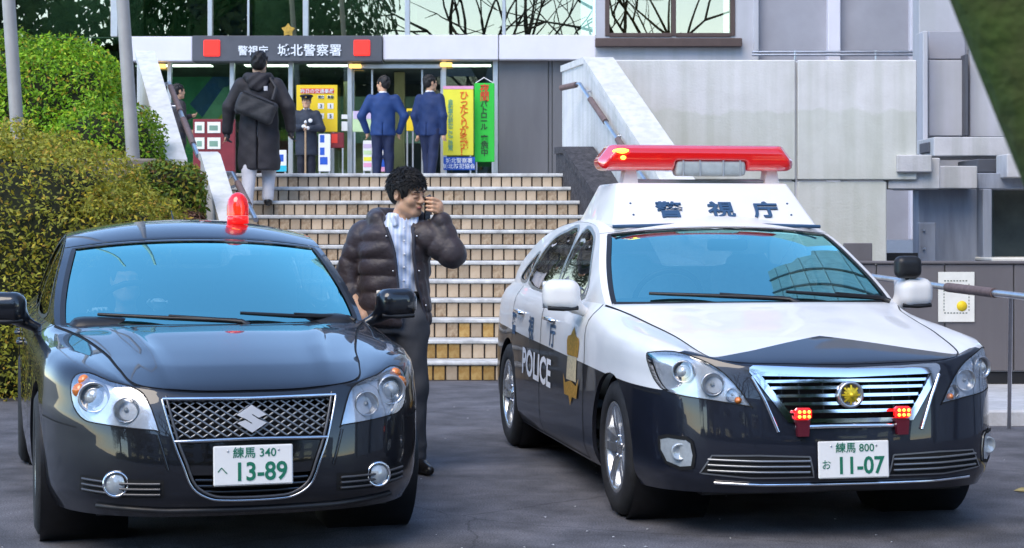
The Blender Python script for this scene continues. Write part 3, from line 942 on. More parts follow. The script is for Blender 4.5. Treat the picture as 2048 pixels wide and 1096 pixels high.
class Net:
    """Smooth surface through a net of points [level][column], mirrored about x = 0."""
    def __init__(s, half):
        half = np.asarray(half, float)
        mir = half[:, :0:-1].copy(); mir[..., 0] *= -1
        s.P = np.concatenate([mir, half], 1)
        du = np.linalg.norm(np.diff(half, axis=1), axis=-1).mean(0)
        ku = np.concatenate([[0], np.cumsum(du)])
        s.ku = np.concatenate([-ku[:0:-1], ku])
        dv = np.linalg.norm(np.diff(half, axis=0), axis=-1).mean(1)
        s.kv = np.concatenate([[0], np.cumsum(dv)])
        s.U, s.V = s.ku[-1], s.kv[-1]
        s.Tu = _tang(s.P, s.ku, 1); s.Tv = _tang(s.P, s.kv, 0); s.Tuv = _tang(s.Tu, s.kv, 0)
    def ev(s, u, v):
        u = np.clip(np.asarray(u, float), s.ku[0], s.ku[-1]); v = np.clip(np.asarray(v, float), 0, s.V)
        i = np.clip(np.searchsorted(s.ku, u, 'right')-1, 0, len(s.ku)-2)
        j = np.clip(np.searchsorted(s.kv, v, 'right')-1, 0, len(s.kv)-2)
        hu = s.ku[i+1]-s.ku[i]; hv = s.kv[j+1]-s.kv[j]
        a = (u-s.ku[i])/hu; b = (v-s.kv[j])/hv
        H = lambda t: (2*t**3-3*t**2+1, t**3-2*t**2+t, -2*t**3+3*t**2, t**3-t**2)
        A, B = H(a), H(b)
        def vint(P, T, ii): return (B[0][:, None]*P[j, ii]+(B[1]*hv)[:, None]*T[j, ii]+B[2][:, None]*P[j+1, ii]+(B[3]*hv)[:, None]*T[j+1, ii])
        p0, p1 = vint(s.P, s.Tv, i), vint(s.P, s.Tv, i+1)
        t0, t1 = vint(s.Tu, s.Tuv, i), vint(s.Tu, s.Tuv, i+1)
        return A[0][:, None]*p0+(A[1]*hu)[:, None]*t0+A[2][:, None]*p1+(A[3]*hu)[:, None]*t1
    def inv(s, pts, axes, ur=None, vr=None):
        """Find (u, v) whose point has the given two coordinates."""
        pts = np.asarray(pts, float)
        ur = ur or (0, s.U); vr = vr or (0, s.V)
        gu, gv = np.meshgrid(np.linspace(*ur, 160), np.linspace(*vr, 60), indexing='ij')
        gu, gv = gu.ravel(), gv.ravel()
        G = s.ev(gu, gv)[:, axes]
        k = np.argmin(((pts[:, None]-G[None])**2).sum(-1), 1)
        u, v = gu[k].copy(), gv[k].copy()
        e = 1e-4
        for _ in range(8):
            p = s.ev(u, v)[:, axes]; r = pts-p
            Ju = (s.ev(u+e, v)[:, axes]-p)/e; Jv = (s.ev(u, v+e)[:, axes]-p)/e
            a, b, c = (Ju*Ju).sum(1)+1e-6, (Ju*Jv).sum(1), (Jv*Jv).sum(1)+1e-6
            ru, rv = (Ju*r).sum(1), (Jv*r).sum(1)
            det = a*c-b*b
            det = np.where(np.abs(det) < 1e-9, 1e-9, det)
            u = np.clip(u+np.clip((c*ru-b*rv)/det, -.05, .05), ur[0], ur[1]); v = np.clip(v+np.clip((a*rv-b*ru)/det, -.05, .05), vr[0], vr[1])
        return np.stack([u, v], 1)

class Coons:
    """Patch between four curves; parameters in metres (a across, b along)."""
    def __init__(s, c0, c1, d0, d1, w, h, bulge=None):
        s.c0, s.c1, s.d0, s.d1, s.w, s.h, s.bulge = c0, c1, d0, d1, w, h, bulge
    def ev(s, a, b):
        p = np.clip((np.asarray(a, float)/s.w+1)/2, 0, 1)[:, None]; q = np.clip(np.asarray(b, float)/s.h, 0, 1)[:, None]
        C0, C1, D0, D1 = s.c0(p[:, 0]), s.c1(p[:, 0]), s.d0(q[:, 0]), s.d1(q[:, 0])
        z, o = np.zeros(1), np.ones(1)
        P00, P10, P01, P11 = s.c0(z), s.c0(o), s.c1(z), s.c1(o)
        P = (1-q)*C0+q*C1+(1-p)*D0+p*D1-((1-p)*(1-q)*P00+p*(1-q)*P10+(1-p)*q*P01+p*q*P11)
        if s.bulge is not None: P = P+s.bulge(p[:, 0]*2-1, q[:, 0])
        return P

class HF:
    """Greenhouse side: x as a function of (y, z)."""
    def __init__(s, fx, sign): s.f, s.s = fx, sign
    def ev(s, y, z):
        y = np.asarray(y, float); z = np.asarray(z, float)
        return np.stack([s.s*s.f(y, z), y, z], 1)

def normals(S, u, v, e=2e-3):
    du = S.ev(u+e, v)-S.ev(u-e, v); dv = S.ev(u, v+e)-S.ev(u, v-e)
    n = np.cross(du, dv)
    return n/np.maximum(np.linalg.norm(n, axis=1, keepdims=True), 1e-9)

def in_poly(pts, poly):
    x, y = pts[:, 0], pts[:, 1]; r = np.zeros(len(pts), bool)
    px, py = poly[:, 0], poly[:, 1]; j = len(poly)-1
    for i in range(len(poly)):
        c = ((py[i] > y) != (py[j] > y))
        with np.errstate(divide='ignore', invalid='ignore'):
            t = (px[j]-px[i])*(y-py[i])/(py[j]-py[i])+px[i]
        r ^= c & (x < t); j = i
    return r
def dens(poly, step, closed=True):
    poly = np.asarray(poly, float); out = []
    n = len(poly)
    for i in range(n if closed else n-1):
        a, b = poly[i], poly[(i+1) % n]
        k = max(1, int(np.ceil(np.linalg.norm(b-a)/step)))
        for t in range(k): out.append(a+(b-a)*t/k)
    if not closed: out.append(poly[-1])
    return np.array(out)
def smooth_poly(pts, n=4, closed=True):
    """Catmull-Rom rounding of an outline."""
    p = np.asarray(pts, float); m = len(p); out = []
    for i in range(m if closed else m-1):
        a, b, c, d = (p[(i-1) % m], p[i], p[(i+1) % m], p[(i+2) % m]) if closed else (p[max(i-1,0)], p[i], p[i+1], p[min(i+2,m-1)])
        for k in range(n):
            t = k/n
            out.append(.5*((2*b)+(-a+c)*t+(2*a-5*b+4*c-d)*t*t+(-a+3*b-3*c+d)*t**3))
    if not closed: out.append(p[-1])
    return np.array(out)

def trim(S, outer, holes=(), step=.05, off=0.0, skirt=0.0, flip=False, name='panel', nsm=True):
    """Mesh of surface S inside outer and outside holes (all in parameter space)."""
    outer = dens(outer, step)
    holes = [dens(h, step*.6) for h in holes]
    lo, hi = outer.min(0), outer.max(0)
    gx = np.arange(lo[0]+step/2, hi[0], step); gy = np.arange(lo[1]+step/2, hi[1], step)
    G = np.stack(np.meshgrid(gx, gy), -1).reshape(-1, 2)
    keep = in_poly(G, outer) if len(G) else np.zeros(0, bool)
    for h in holes: keep &= ~in_poly(G, h)
    G = G[keep]
    B = np.concatenate([outer]+list(holes))
    if len(G):
        d = np.sqrt(((G[:, None]-B[None])**2).sum(-1)).min(1)
        G = G[d > step*.42]
    pts, edges = [], []
    for poly in [outer]+list(holes):
        b = len(pts); n = len(poly)
        pts += [Vector(p) for p in poly]
        edges += [(b+i, b+(i+1) % n) for i in range(n)]
    pts += [Vector(p) for p in G]
    r = delaunay_2d_cdt(pts, edges, [], 0, 1e-6)
    v2 = np.array([tuple(p) for p in r[0]]); tri = np.array([t for t in r[2]])
    c = v2[tri].mean(1)
    ok = in_poly(c, outer)
    for h in holes: ok &= ~in_poly(c, h)
    a = v2[tri]
    area = np.abs(np.cross(a[:,1]-a[:,0], a[:,2]-a[:,0]))
    tri = tri[ok & (area > 1e-9)]
    used = np.unique(tri); re = -np.ones(len(v2), int); re[used] = np.arange(len(used))
    v2 = v2[used]; tri = re[tri]
    P = S.ev(v2[:, 0], v2[:, 1]); N = normals(S, v2[:, 0], v2[:, 1])
    if flip: N = -N; tri = tri[:, ::-1]
    P = P+N*off
    faces = [tuple(t) for t in tri]; nv = len(P)
    verts = P; NN = N
    if skirt:
        cnt = {}
        for t in tri:
            for k in range(3):
                e = (t[k], t[(k+1) % 3]); cnt[tuple(sorted(e))] = None if tuple(sorted(e)) in cnt else e
        be = [e for e in cnt.values() if e is not None]
        bi = sorted({i for e in be for i in e}); mp = {}
        top, bot = [], []
        for k, i in enumerate(bi):
            mp[i] = (nv+k, nv+len(bi)+k)
        verts = np.concatenate([P, P[bi], P[bi]-N[bi]*skirt]); 
        # skirt normals point sideways
        sn = np.zeros((len(bi), 3)); loc = {i: k for k, i in enumerate(bi)}
        for a_, b_ in be:
            t = P[b_]-P[a_]; m_ = np.cross(t, N[a_]); m_ /= max(np.linalg.norm(m_), 1e-9)
            sn[loc[a_]] += m_; sn[loc[b_]] += m_
        sn /= np.maximum(np.linalg.norm(sn, axis=1, keepdims=True), 1e-9)
        NN = np.concatenate([N, sn, sn])
        for a_, b_ in be:
            faces.append((mp[b_][0], mp[a_][0], mp[a_][1], mp[b_][1]))
    me = bpy.data.meshes.new(name)
    me.from_pydata(verts.tolist(), [], faces)
    me.polygons.foreach_set('use_smooth', [True]*len(me.polygons))
    me.update()
    me.normals_split_custom_set_from_vertices([tuple(n) for n in NN])
    return me

def ribbon(S, line, width, off, name='panel_gap', step=.04, closed=False):
    L = dens(line, step, closed)
    if closed: L = np.concatenate([L, L[:1]])
    P = S.ev(L[:, 0], L[:, 1]); N = normals(S, L[:, 0], L[:, 1])
    T = np.gradient(P, axis=0); T /= np.maximum(np.linalg.norm(T, axis=1, keepdims=True), 1e-9)
    B = np.cross(N, T)
    sg = np.sign((N*1.0).sum()) or 1
    v = np.concatenate([P+N*off-B*width/2, P+N*off+B*width/2]); n = len(P)
    me = bpy.data.meshes.new(name)
    me.from_pydata(v.tolist(), [], [(i, i+1, n+i+1, n+i) for i in range(n-1)])
    me.polygons.foreach_set('use_smooth', [True]*len(me.polygons))
    me.update()
    return me
def surf_pts(S, line, off, step=.04, closed=False):
    L = dens(line, step, closed)
    P = S.ev(L[:, 0], L[:, 1]); N = normals(S, L[:, 0], L[:, 1])
    return [Vector(p) for p in (P+N*off)]
def lathe_on(p, n, prof, seg=24):
    """Lathe placed at p with its axis along n."""
    q = Vector(n).to_track_quat('Z', 'Y').to_matrix().to_4x4()
    return MB().lathe(prof, seg, Matrix.Translation(Vector(p)) @ q)
# ------------------------------------------------------------------ car materials
def paint(name, col, twotone=None, coatior=1.6, coat=1.0):
    m = mat(name, col, .35, 0.0, coat=coat, spec=.3, coatior=coatior, var=.04, scale=3)
    nt = m.node_tree; b = nt.nodes['Principled BSDF']
    b.inputs['Coat Roughness'].default_value = .015
    nz = _n(nt, 'ShaderNodeTexNoise'); nz.inputs['Scale'].default_value = 2.2; nz.inputs['Detail'].default_value = 1
    tc = _n(nt, 'ShaderNodeTexCoord'); nt.links.new(tc.outputs['Object'], nz.inputs['Vector'])
    bp_ = _n(nt, 'ShaderNodeBump'); bp_.inputs['Strength'].default_value = .05; bp_.inputs['Distance'].default_value = .02
    nt.links.new(nz.outputs['Fac'], bp_.inputs['Height']); nt.links.new(bp_.outputs[0], b.inputs['Coat Normal'])
    if twotone is not None:
        dark, z0, k = twotone
        sx = _n(nt, 'ShaderNodeSeparateXYZ'); nt.links.new(tc.outputs['Object'], sx.inputs[0])
        m1 = _n(nt, 'ShaderNodeMath', operation='MULTIPLY_ADD'); m1.inputs[1].default_value = -k; nt.links.new(sx.outputs['Y'], m1.inputs[0]); nt.links.new(sx.outputs['Z'], m1.inputs[2])
        m2 = _n(nt, 'ShaderNodeMath', operation='GREATER_THAN'); m2.inputs[1].default_value = z0; nt.links.new(m1.outputs[0], m2.inputs[0])
        mx = _n(nt, 'ShaderNodeMix', data_type='RGBA'); nt.links.new(m2.outputs[0], mx.inputs[0])
        mx.inputs[6].default_value = (*dark, 1)
        old = b.inputs['Base Color'].links[0].from_socket
        nt.links.new(old, mx.inputs[7]); nt.links.new(mx.outputs[2], b.inputs['Base Color'])
    return m
M['paint_black'] = paint('paint_black', (.005,.006,.009), None, 1.52)
M['paint_police'] = paint('paint_police', (.74,.74,.73), ((.012,.013,.018), .655, .027), 1.4, .55)
M['paint_white'] = paint('paint_white', (.78,.765,.735), None, 1.4, .5)
M['paint_ink'] = paint('paint_ink', (.008,.010,.018), None, 1.5)
M['chrome'] = mat('chrome', (.86,.87,.90), .07, 1.0, var=.03, scale=8)
M['satin'] = mat('satin', (.55,.56,.58), .28, .9, var=.05, scale=12)
M['lamp_bowl'] = mat('lamp_bowl', (.74,.77,.82), .22, .30, var=.1, scale=25)
M['lamp_dark'] = mat('lamp_dark', (.05,.05,.055), .2, .3)
M['lamp_glass'] = glass_mat('lamp_glass', (.93,.95,.97), .10, .8)
M['lens_clear'] = mat('lens_clear', (.42,.46,.48), .08, .2, coat=1.0, var=.1, scale=40)
M['amber'] = mat('amber', (.72,.20,.03), .2, coat=1.0, var=.2, scale=50)
M['slat_grey'] = mat('slat_grey', (.10,.10,.105), .3, .5)
M['grille_wire'] = mat('grille_wire', (.30,.31,.32), .3, .8)
M['dark_chrome'] = mat('dark_chrome', (.55,.56,.58), .12, 1.0)
M['trim_black'] = mat('trim_black', (.012,.012,.013), .42, var=.2, scale=12)
M['gloss_black'] = mat('gloss_black', (.006,.006,.007), .12, coat=1.0)
M['rubber'] = mat('rubber', (.018,.018,.019), .78, var=.3, scale=18, bump=.25, bscale=120)
M['gap'] = mat('gap', (.004,.004,.004), .8)
M['windscreen'] = glass_mat('windscreen', (.62,.72,.72), .30, .92, (.42,1.0,.97))
M['side_glass'] = glass_mat('side_glass', (.55,.60,.58), .06, .8)
M['seat'] = mat('seat', (.10,.10,.105), .8, var=.1, scale=20, bump=.2, bscale=150)
M['seat_pale'] = mat('seat_pale', (.42,.42,.42), .7, var=.08, scale=20)
M['plate_white'] = mat('plate_white', (.80,.79,.76), .45, var=.03, scale=9)
M['plate_green'] = mat('plate_green', (.01,.16,.09), .5)
M['wheel_silver'] = mat('wheel_silver', (.62,.64,.66), .25, .85, var=.08, scale=9)
M['wheel_dark'] = mat('wheel_dark', (.035,.035,.038), .5, .3)
M['red_clear'] = mat('red_clear', (.70,.012,.012), .10, coat=1.0, trans=.25, emit=(1,.01,.02), estr=.05)
M['red_glow'] = mat('red_glow', (.7,.01,.01), .2, coat=1.0, emit=(1,.012,.01), estr=.45)
M['led_glow'] = mat('led_glow', (1,.5,.1), .3, emit=(1,.40,.03), estr=1.6)
M['maroon_plastic'] = mat('maroon_plastic', (.10,.008,.018), .35)
M['ink_blue'] = mat('ink_blue', (.03,.08,.16), .5)
M['badge_gold'] = mat('badge_gold', (.62,.34,.05), .4, .4, var=.25, scale=60)
M['badge_pale'] = mat('badge_pale', (.62,.52,.32), .5, var=.2, scale=60)
M['badge_yellow'] = mat('badge_yellow', (.75,.55,.03), .35, .4, var=.25, scale=60)
M['speaker_grey'] = mat('speaker_grey', (.36,.40,.40), .5, var=.1, scale=20)

def wheel(root, x, y, r, side, style, w=.225, steer=0.0):
    """side = +1 on the car's +x side; a wheel is tyre (> rim and spokes)."""
    q = Matrix.Rotation(steer, 4, 'Z') @ Matrix.Rotation(R(90)*side, 4, 'Y')
    o = empty('wheel', (x, y, r)); o.parent = root
    h = w/2
    rr = r*.655
    prof = [(rr,-h*.86),(rr+.02,-h*.97),(r*.86,-h),(r*.955,-h*.86),(r*.99,-h*.66),(r*.992,-h*.30),(r*.978,-h*.28),(r*.978,-h*.22),(r,-h*.2),(r,-.006),(r*.982,-.004),(r*.982,.004),(r,.006),
            (r,h*.2),(r*.978,h*.22),(r*.978,h*.28),(r*.992,h*.30),(r*.99,h*.66),(r*.955,h*.86),(r*.86,h),(rr+.02,h*.97),(rr,h*.86)]
    t = MB().lathe(prof, 56, q, closed=True).build('tyre', M['rubber'], o)
    rim = MB().lathe([(rr+.004,h*.9),(rr-.012,h*.93),(rr-.022,h*.80),(rr-.03,h*.2),(rr-.03,-h*.8),(rr+.004,-h*.86)], 48, q)
    ro = rim.build('rim', M['wheel_silver'], o)
    MB().lathe([(0,-h*.1),(rr-.03,-h*.1),(rr-.03,-h*.16),(0,-h*.16)], 32, q).build('brake_disc', M['wheel_dark'], o)
    n = 5 if style == 'double' else 9
    hub = MB().lathe([(0,h*.80),(.028,h*.80),(.034,h*.72),(.075,h*.66),(.08,h*.3),(0,h*.3)], 24, q)
    hub.build('hub_cap', M['wheel_silver'], o)
    for k in range(n):
        a = 2*math.pi*k/n+.2
        offs = (-.17,.17) if style == 'double' else (0,)
        for d in offs:
            m = MB()
            a0, a1 = a+d*1.6, a+d*.95
            pi, po = .055, rr-.015
            w0, w1 = (.026,.024) if style == 'double' else (.026,.040)
            def pt(rad, ang, wd, z): 
                c, s = math.cos(ang), math.sin(ang)
                return (rad*c-wd*s, rad*s+wd*c, z)
            v = []
            for rad, ang, wd, z1, z0 in ((pi,a0,w0,h*.70,h*.35),(rr*.55,(a0+a1)/2,(w0+w1)/2,h*.82,h*.5),(po,a1,w1,h*.86,h*.55)):
                v += [pt(rad,ang,-wd,z0),pt(rad,ang,wd,z0),pt(rad,ang,wd*.8,z1),pt(rad,ang,-wd*.8,z1)]
            f = [(0,1,2,3),(11,10,9,8)]
            for i in (0,4):
                for j in range(4):
                    j2 = (j+1) % 4
                    f.append((i+j,i+4+j,i+4+j2,i+j2))
            m.add([tuple(q @ Vector(p)) for p in v], f)
            m.build('spoke', M['wheel_silver'], o)
    for k in range(5):
        a = 2*math.pi*k/5
        c = q @ Vector((.052*math.cos(a), .052*math.sin(a), h*.64))
        MB().lathe([(0,.014),(.008,.014),(.009,0),(0,0)], 6, Matrix.Translation(c) @ q).build('wheel_nut', M['chrome'], o)
    return o

class Car:
    def __init__(s, root, sp):
        s.root, s.sp = root, sp
        s.N = Net(sp['net']); N = s.N
        s.c = len(sp['net'][0])-1
        s.uc = lambda k: N.ku[s.c+k]
        s.lv = lambda j: N.kv[j]
        s.parts = {}
        # belt and rail
        ub = np.linspace(s.uc(7), s.uc(11), 60)
        B = N.ev(ub, np.full(60, N.V))
        s.by, s.bx, s.bz = B[:,1], B[:,0], B[:,2]
        rail = [(B[0,1], B[0,2])]+list(sp['rail'])+[(B[-1,1], B[-1,2])]
        s.rail = smooth_poly(rail, 6, closed=False)
        k1, k2 = sp.get('lean', (.30,.35))
        def X(y, z):
            xb = np.interp(y, s.by, s.bx); zb = np.interp(y, s.by, s.bz)
            d = np.maximum(z-zb, -.05)
            return xb-k1*d-k2*d*d
        s.X = X
        s.side = {1: HF(X, 1), -1: HF(X, -1)}
    def part(s, name, me, m, parent=None):
        return link(name, me, m, parent or s.root)
    # ---- outlines
    def fuv(s, pts, side=1, n=0):          # front view (x, z)
        p = smooth_poly(pts, n) if n else np.asarray(pts, float)
        p = dens(p, .03)
        uv = s.N.inv(p, [0,2], (0, s.uc(6)))
        uv[:,0] *= side
        return uv
    def suv(s, pts, side=1):               # side view (y, z)
        uv = s.N.inv(np.asarray(pts, float), [1,2], (s.uc(4), s.uc(12)))
        uv[:,0] *= side
        return uv
    def arch(s, y, r, rad, side):
        a = np.linspace(R(-12), R(192), 40)
        p = np.stack([y-rad*np.cos(a), r+rad*np.sin(a)], 1)
        p = p[p[:,1] > .24]
        uv = s.suv(p, 1)
        uv = np.concatenate([uv, [[uv[-1,0], -.3], [uv[0,0], -.3]]])
        uv[:,0] *= side
        return uv if side > 0 else uv
    def curve(s, name):
        sp = s.sp
        if name == 'cowl':
            A = np.array([s.X(s.rail[0,0], s.rail[0,1]), s.rail[0,0], s.rail[0,1]])
            C = np.array([0, *sp['cowl']])
        elif name == 'header':
            y, z = sp['header_corner']; A = np.array([s.X(y, z), y, z]); C = np.array([0, *sp['header']])
        elif name == 'rear_header':
            y, z = sp['rear_corner']; A = np.array([s.X(y, z), y, z]); C = np.array([0, *sp['rear_header']])
        elif name == 'deck':
            y, z = s.rail[-1]; A = np.array([s.X(y, z), y, z]); C = np.array([0, *sp['deck']])
        def f(p):
            t = 2*np.asarray(p)-1
            k = np.abs(t)**2.2
            return np.stack([A[0]*t, C[1]+(A[1]-C[1])*k, C[2]+(A[2]-C[2])*k], 1)
        return f
    def railcurve(s, p0, p1, side):
        d = np.linalg.norm(np.diff(s.rail, axis=0), axis=1); L = np.concatenate([[0], np.cumsum(d)])
        def near(p):
            fine = np.stack([np.interp(np.linspace(0, L[-1], 2000), L, s.rail[:,i]) for i in (0,1)], 1)
            k = np.argmin(((fine-np.asarray(p))**2).sum(1)); return np.linspace(0, L[-1], 2000)[k]
        l0, l1 = near(p0), near(p1)
        def f(q):
            l = l0+(l1-l0)*np.asarray(q)
            y, z = np.interp(l, L, s.rail[:,0]), np.interp(l, L, s.rail[:,1])
            return np.stack([side*s.X(y, z), y, z], 1)
        return f
    def snap(s, p):
        fine = dens(s.rail, .005, False)
        return tuple(fine[np.argmin(((fine-np.asarray(p))**2).sum(1))])

    def build_shell(s, paint_m, roof_m=None):
        N, sp, V = s.N, s.sp, s.N.V
        sp['header_corner'] = s.snap(sp['header_corner']); sp['rear_corner'] = s.snap(sp['rear_corner'])
        roof_m = roof_m or paint_m
        uf, ua, ud, um, ur = sp['uf'], s.uc(5)+.02, None, None, None
        door_u = [s.suv([(y, .6)])[0,0] for y in sp['doors']]
        s.door_u = door_u
        vb = sp['vb']
        uh = s.fuv([sp['hl_out']])[0,0]
        arches = {sd: [s.arch(sp['axf'], sp['wr'], sp['ar'], sd), s.arch(sp['axr'], sp['wr'], sp['ar'], sd)] for sd in (1,-1)}
        allh = []
        for sd in (1,-1):
            allh += arches[sd]
            s.hl_uv = s.fuv(sp['headlight'], 1, 3)
            h = s.hl_uv.copy(); h[:,0] *= sd
            allh.append(h)
        holes = allh + [s.fuvc(h) for h in sp.get('cut', [])]
        outer = [(-ua,0),(ua,0),(ua,vb),(uh,vb),(uf,V),(-uf,V),(-uh,vb),(-ua,vb)]
        s.part('front_bumper', trim(N, outer, holes, .045, skirt=.03), sp.get('bumper_mat', paint_m))
        for sd in (1,-1):
            pol = lambda P: [(sd*a, b) for a, b in P]
            s.part('fender', trim(N, pol([(uf,V),(uh,vb),(ua,vb),(ua,0),(door_u[0],0),(door_u[0],V)]), holes, .045, skirt=.02), paint_m)
            fd = s.part('front_door', trim(N, pol([(door_u[0],.02),(door_u[1],.02),(door_u[1],V),(door_u[0],V)]), holes, .06), paint_m)
            rd = s.part('rear_door', trim(N, pol([(door_u[1],.02),(door_u[2],.02),(door_u[2],V),(door_u[1],V)]), holes, .06), paint_m)
            s.part('sill', trim(N, pol([(door_u[0],0),(door_u[2],0),(door_u[2],.02),(door_u[0],.02)]), holes, .06, skirt=.04), paint_m)
            s.part('rear_quarter', trim(N, pol([(door_u[2],0),(N.U,0),(N.U,V),(door_u[2],V)]), holes, .07, skirt=.02), paint_m)
            for k, u in enumerate(door_u):
                s.part('panel_gap', ribbon(N, [(sd*u,.02),(sd*u,V)], .009, .0015), M['gap'])
            s.part('panel_gap', ribbon(N, [(sd*door_u[0],.02),(sd*door_u[2],.02)], .006, .0015), M['gap'])
            s.part('panel_gap', ribbon(N, [(sd*uf,V-.004),(sd*s.uc(7),V-.004)], .011, .002, step=.02), M['gap'])
            s.part('panel_gap', ribbon(N, [(sd*uh,vb),(sd*ua,vb)], .006, .0015), M['gap'])
            for dd, y in ((fd, sp['doors'][1]-.28), (rd, sp['doors'][2]-.30)):
                uv = s.suv([(y-.1, sp['handle_z']), (y+.1, sp['handle_z']+.005)], sd)
                p = surf_pts(N, uv, .025, .05)
                q = surf_pts(N, uv, .004, .05)
                MB().tube([q[0]]+p+[q[-1]], .011, 8).build('door_handle', sp.get('handle_mat', paint_m), dd)
            # greenhouse side
            H = s.side[sd]
            belt = np.stack([s.by, s.bz], 1)[::-1]
            o = np.concatenate([s.rail, belt[1:-1]])
            wins = [smooth_poly(w, 4) if len(w) > 3 else np.array(w) for w in sp['windows']]
            s.part('side_frame', trim(H, o, wins, .05, flip=sd < 0), paint_m)
            for w in wins:
                s.part('side_window', trim(H, w, (), .08, off=-.006, flip=sd < 0), M['side_glass'])
                s.part('window_seal', ribbon(H, w, .022, .002*(1 if sd > 0 else -1), 'window_seal', .03, True), sp.get('seal', M['trim_black']))
        # hood
        fe = lambda p: N.ev((2*np.asarray(p)-1)*uf, np.full(len(np.atleast_1d(p)), V))
        sidec = lambda sd: (lambda q: N.ev(sd*(uf+(s.uc(7)-uf)*np.asarray(q)), np.full(len(np.atleast_1d(q)), V)))
        cw = s.curve('cowl')
        def hc(p):
            P = cw(p); t = 1-np.abs(2*np.asarray(p)-1)**2.2
            P[:,1] -= .035*t; P[:,2] += .012*t
            return P
        hb = sp['hood_bulge']
        s.hood = Coons(fe, hc, sidec(-1), sidec(1), .6, 1.3, lambda t, q: np.stack([0*t, 0*t, hb[0]*(1-t**2)*np.sin(np.pi*np.clip(q,0,1))**.8+hb[1]*(1-np.abs(t)**4)*np.clip(q*6,0,1)*(1-q)+hb[2]*np.exp(-((np.abs(t)-.66)/.07)**2)*np.clip(q*3,0,1)*np.clip((1-q)*3,0,1)], 1))
        hp = sp.get('hood_split')
        full = [(-.6,0),(.6,0),(.6,1.3),(-.6,1.3)]
        if hp:
            s.hood_obj = s.part('hood', trim(s.hood, full, [hp], .045, off=.003, skirt=.015), roof_m)
            hpc = np.clip(np.asarray(hp), (-.6,0), (.6,1.3))
            s.part('hood_nose', trim(s.hood, hpc, (), .04, off=.003, skirt=.015), M['paint_ink'], s.hood_obj)
        else:
            s.hood_obj = s.part('hood', trim(s.hood, full, (), .035, off=.007, skirt=.02), roof_m)
        # windscreen
        hd = s.curve('header'); a0 = tuple(s.rail[0]); a1 = sp['header_corner']
        s.ws = Coons(cw, hd, s.railcurve(a0, a1, -1), s.railcurve(a0, a1, 1), .68, .85,
                     lambda t, q: np.outer((1-t**2)*4*q*(1-q)*.035, (0,-.55,.8)))
        full = [(-.68,0),(.68,0),(.68,.85),(-.68,.85)]
        inn = [(-.645,.015),(.645,.015),(.632,.815),(-.632,.815)]
        s.part('windscreen_frame', trim(s.ws, full, [inn], .05), roof_m)
        g = s.part('windscreen', trim(s.ws, inn, (), .05, off=-.004), M['windscreen'])
        s.part('windscreen_seal', ribbon(s.ws, inn, .026, .0025, 'windscreen_seal', .03, True), M['trim_black'], g)
        # roof, rear window, boot lid
        rh = s.curve('rear_header'); b1 = sp['rear_corner']; e1 = tuple(s.rail[-1])
        s.roof = Coons(hd, rh, s.railcurve(a1, b1, -1), s.railcurve(a1, b1, 1), .6, 1.4, lambda t, q: np.stack([0*t, 0*t, sp['roof_bulge']*(1-t**2)*np.sin(np.pi*q)**.7], 1))
        s.roof_obj = s.part('roof', trim(s.roof, [(-.6,0),(.6,0),(.6,1.4),(-.6,1.4)], (), .07, off=.002), roof_m)
        dk = s.curve('deck')
        rw = Coons(rh, dk, s.railcurve(b1, e1, -1), s.railcurve(b1, e1, 1), .6, .7, lambda t, q: np.outer((1-t**2)*4*q*(1-q)*.03, (0,.5,.8)))
        full = [(-.6,0),(.6,0),(.6,.7),(-.6,.7)]; inn = [(-.54,.05),(.54,.05),(.54,.66),(-.54,.66)]
        s.part('rear_frame', trim(rw, full, [inn], .07), roof_m)
        s.part('rear_window', trim(rw, inn, (), .08, off=-.003), M['side_glass'])
        te = lambda p: N.ev(np.where(2*np.asarray(p)-1 < 0, -N.U-(2*np.asarray(p)-1)*(N.U-s.uc(11))*0-0, 0)*0 + (2*np.asarray(p)-1)*0+N.U, np.full(len(np.atleast_1d(p)), V))
        tail = N.ev(np.array([N.U]), np.array([V]))[0]
        def tc(p):
            t = 2*np.asarray(p)-1
            u = np.where(t < 0, -(N.U-(1+0*t)*(N.U-s.uc(12))*np.abs(t)), N.U-(N.U-s.uc(12))*np.abs(t))
            return N.ev(u, np.full(len(t), V))
        sdc = lambda sd: (lambda q: N.ev(sd*(s.uc(11)+(s.uc(12)-s.uc(11))*np.asarray(q)), np.full(len(np.atleast_1d(q)), V)))
        boot = Coons(dk, tc, sdc(-1), sdc(1), .55, .5, lambda t, q: np.stack([0*t, 0*t, .01*(1-t**2)*np.sin(np.pi*q)], 1))
        s.part('boot_lid', trim(boot, [(-.55,0),(.55,0),(.55,.5),(-.55,.5)], (), .09), paint_m)
        # wheel arch liners and underbody
        for y in (sp['axf'], sp['axr']):
            for sd in (1,-1):
                m = MB().lathe([(0,0),(sp['ar']-.004,0),(sp['ar']-.004,.38)], 40, Matrix.Translation((sd*.46,y,sp['wr'])) @ Matrix.Rotation(R(90)*sd,4,'Y'))
                m.build('wheel_arch_liner', M['trim_black'], s.root)
        L = sp['L']
        MB().box((-.62,.25,.19),(.62,L-.3,.24)).box((-.80,sp['axf']+.45,.20),(.80,sp['axr']-.45,.25)).build('underbody', M['trim_black'], s.root)
        MB().box((-.55,.20,.24),(.55,.5,.30)).build('radiator_tray', M['trim_black'], s.root)
        MB().box((-.66,1.1,.25),(.66,1.16,.86)).box((-.66,.36,.30),(.66,.40,.60)).build('firewall', M['trim_black'], s.root)
    def fuvc(s, pts):
        """Outline that crosses the centre line, given as front-view points of the right half from bottom to top."""
        r = s.N.inv(dens(np.asarray(pts, float), .03, False), [0,2], (0, s.uc(6)))
        l = r[::-1].copy(); l[:,0] *= -1
        return np.concatenate([r, l])
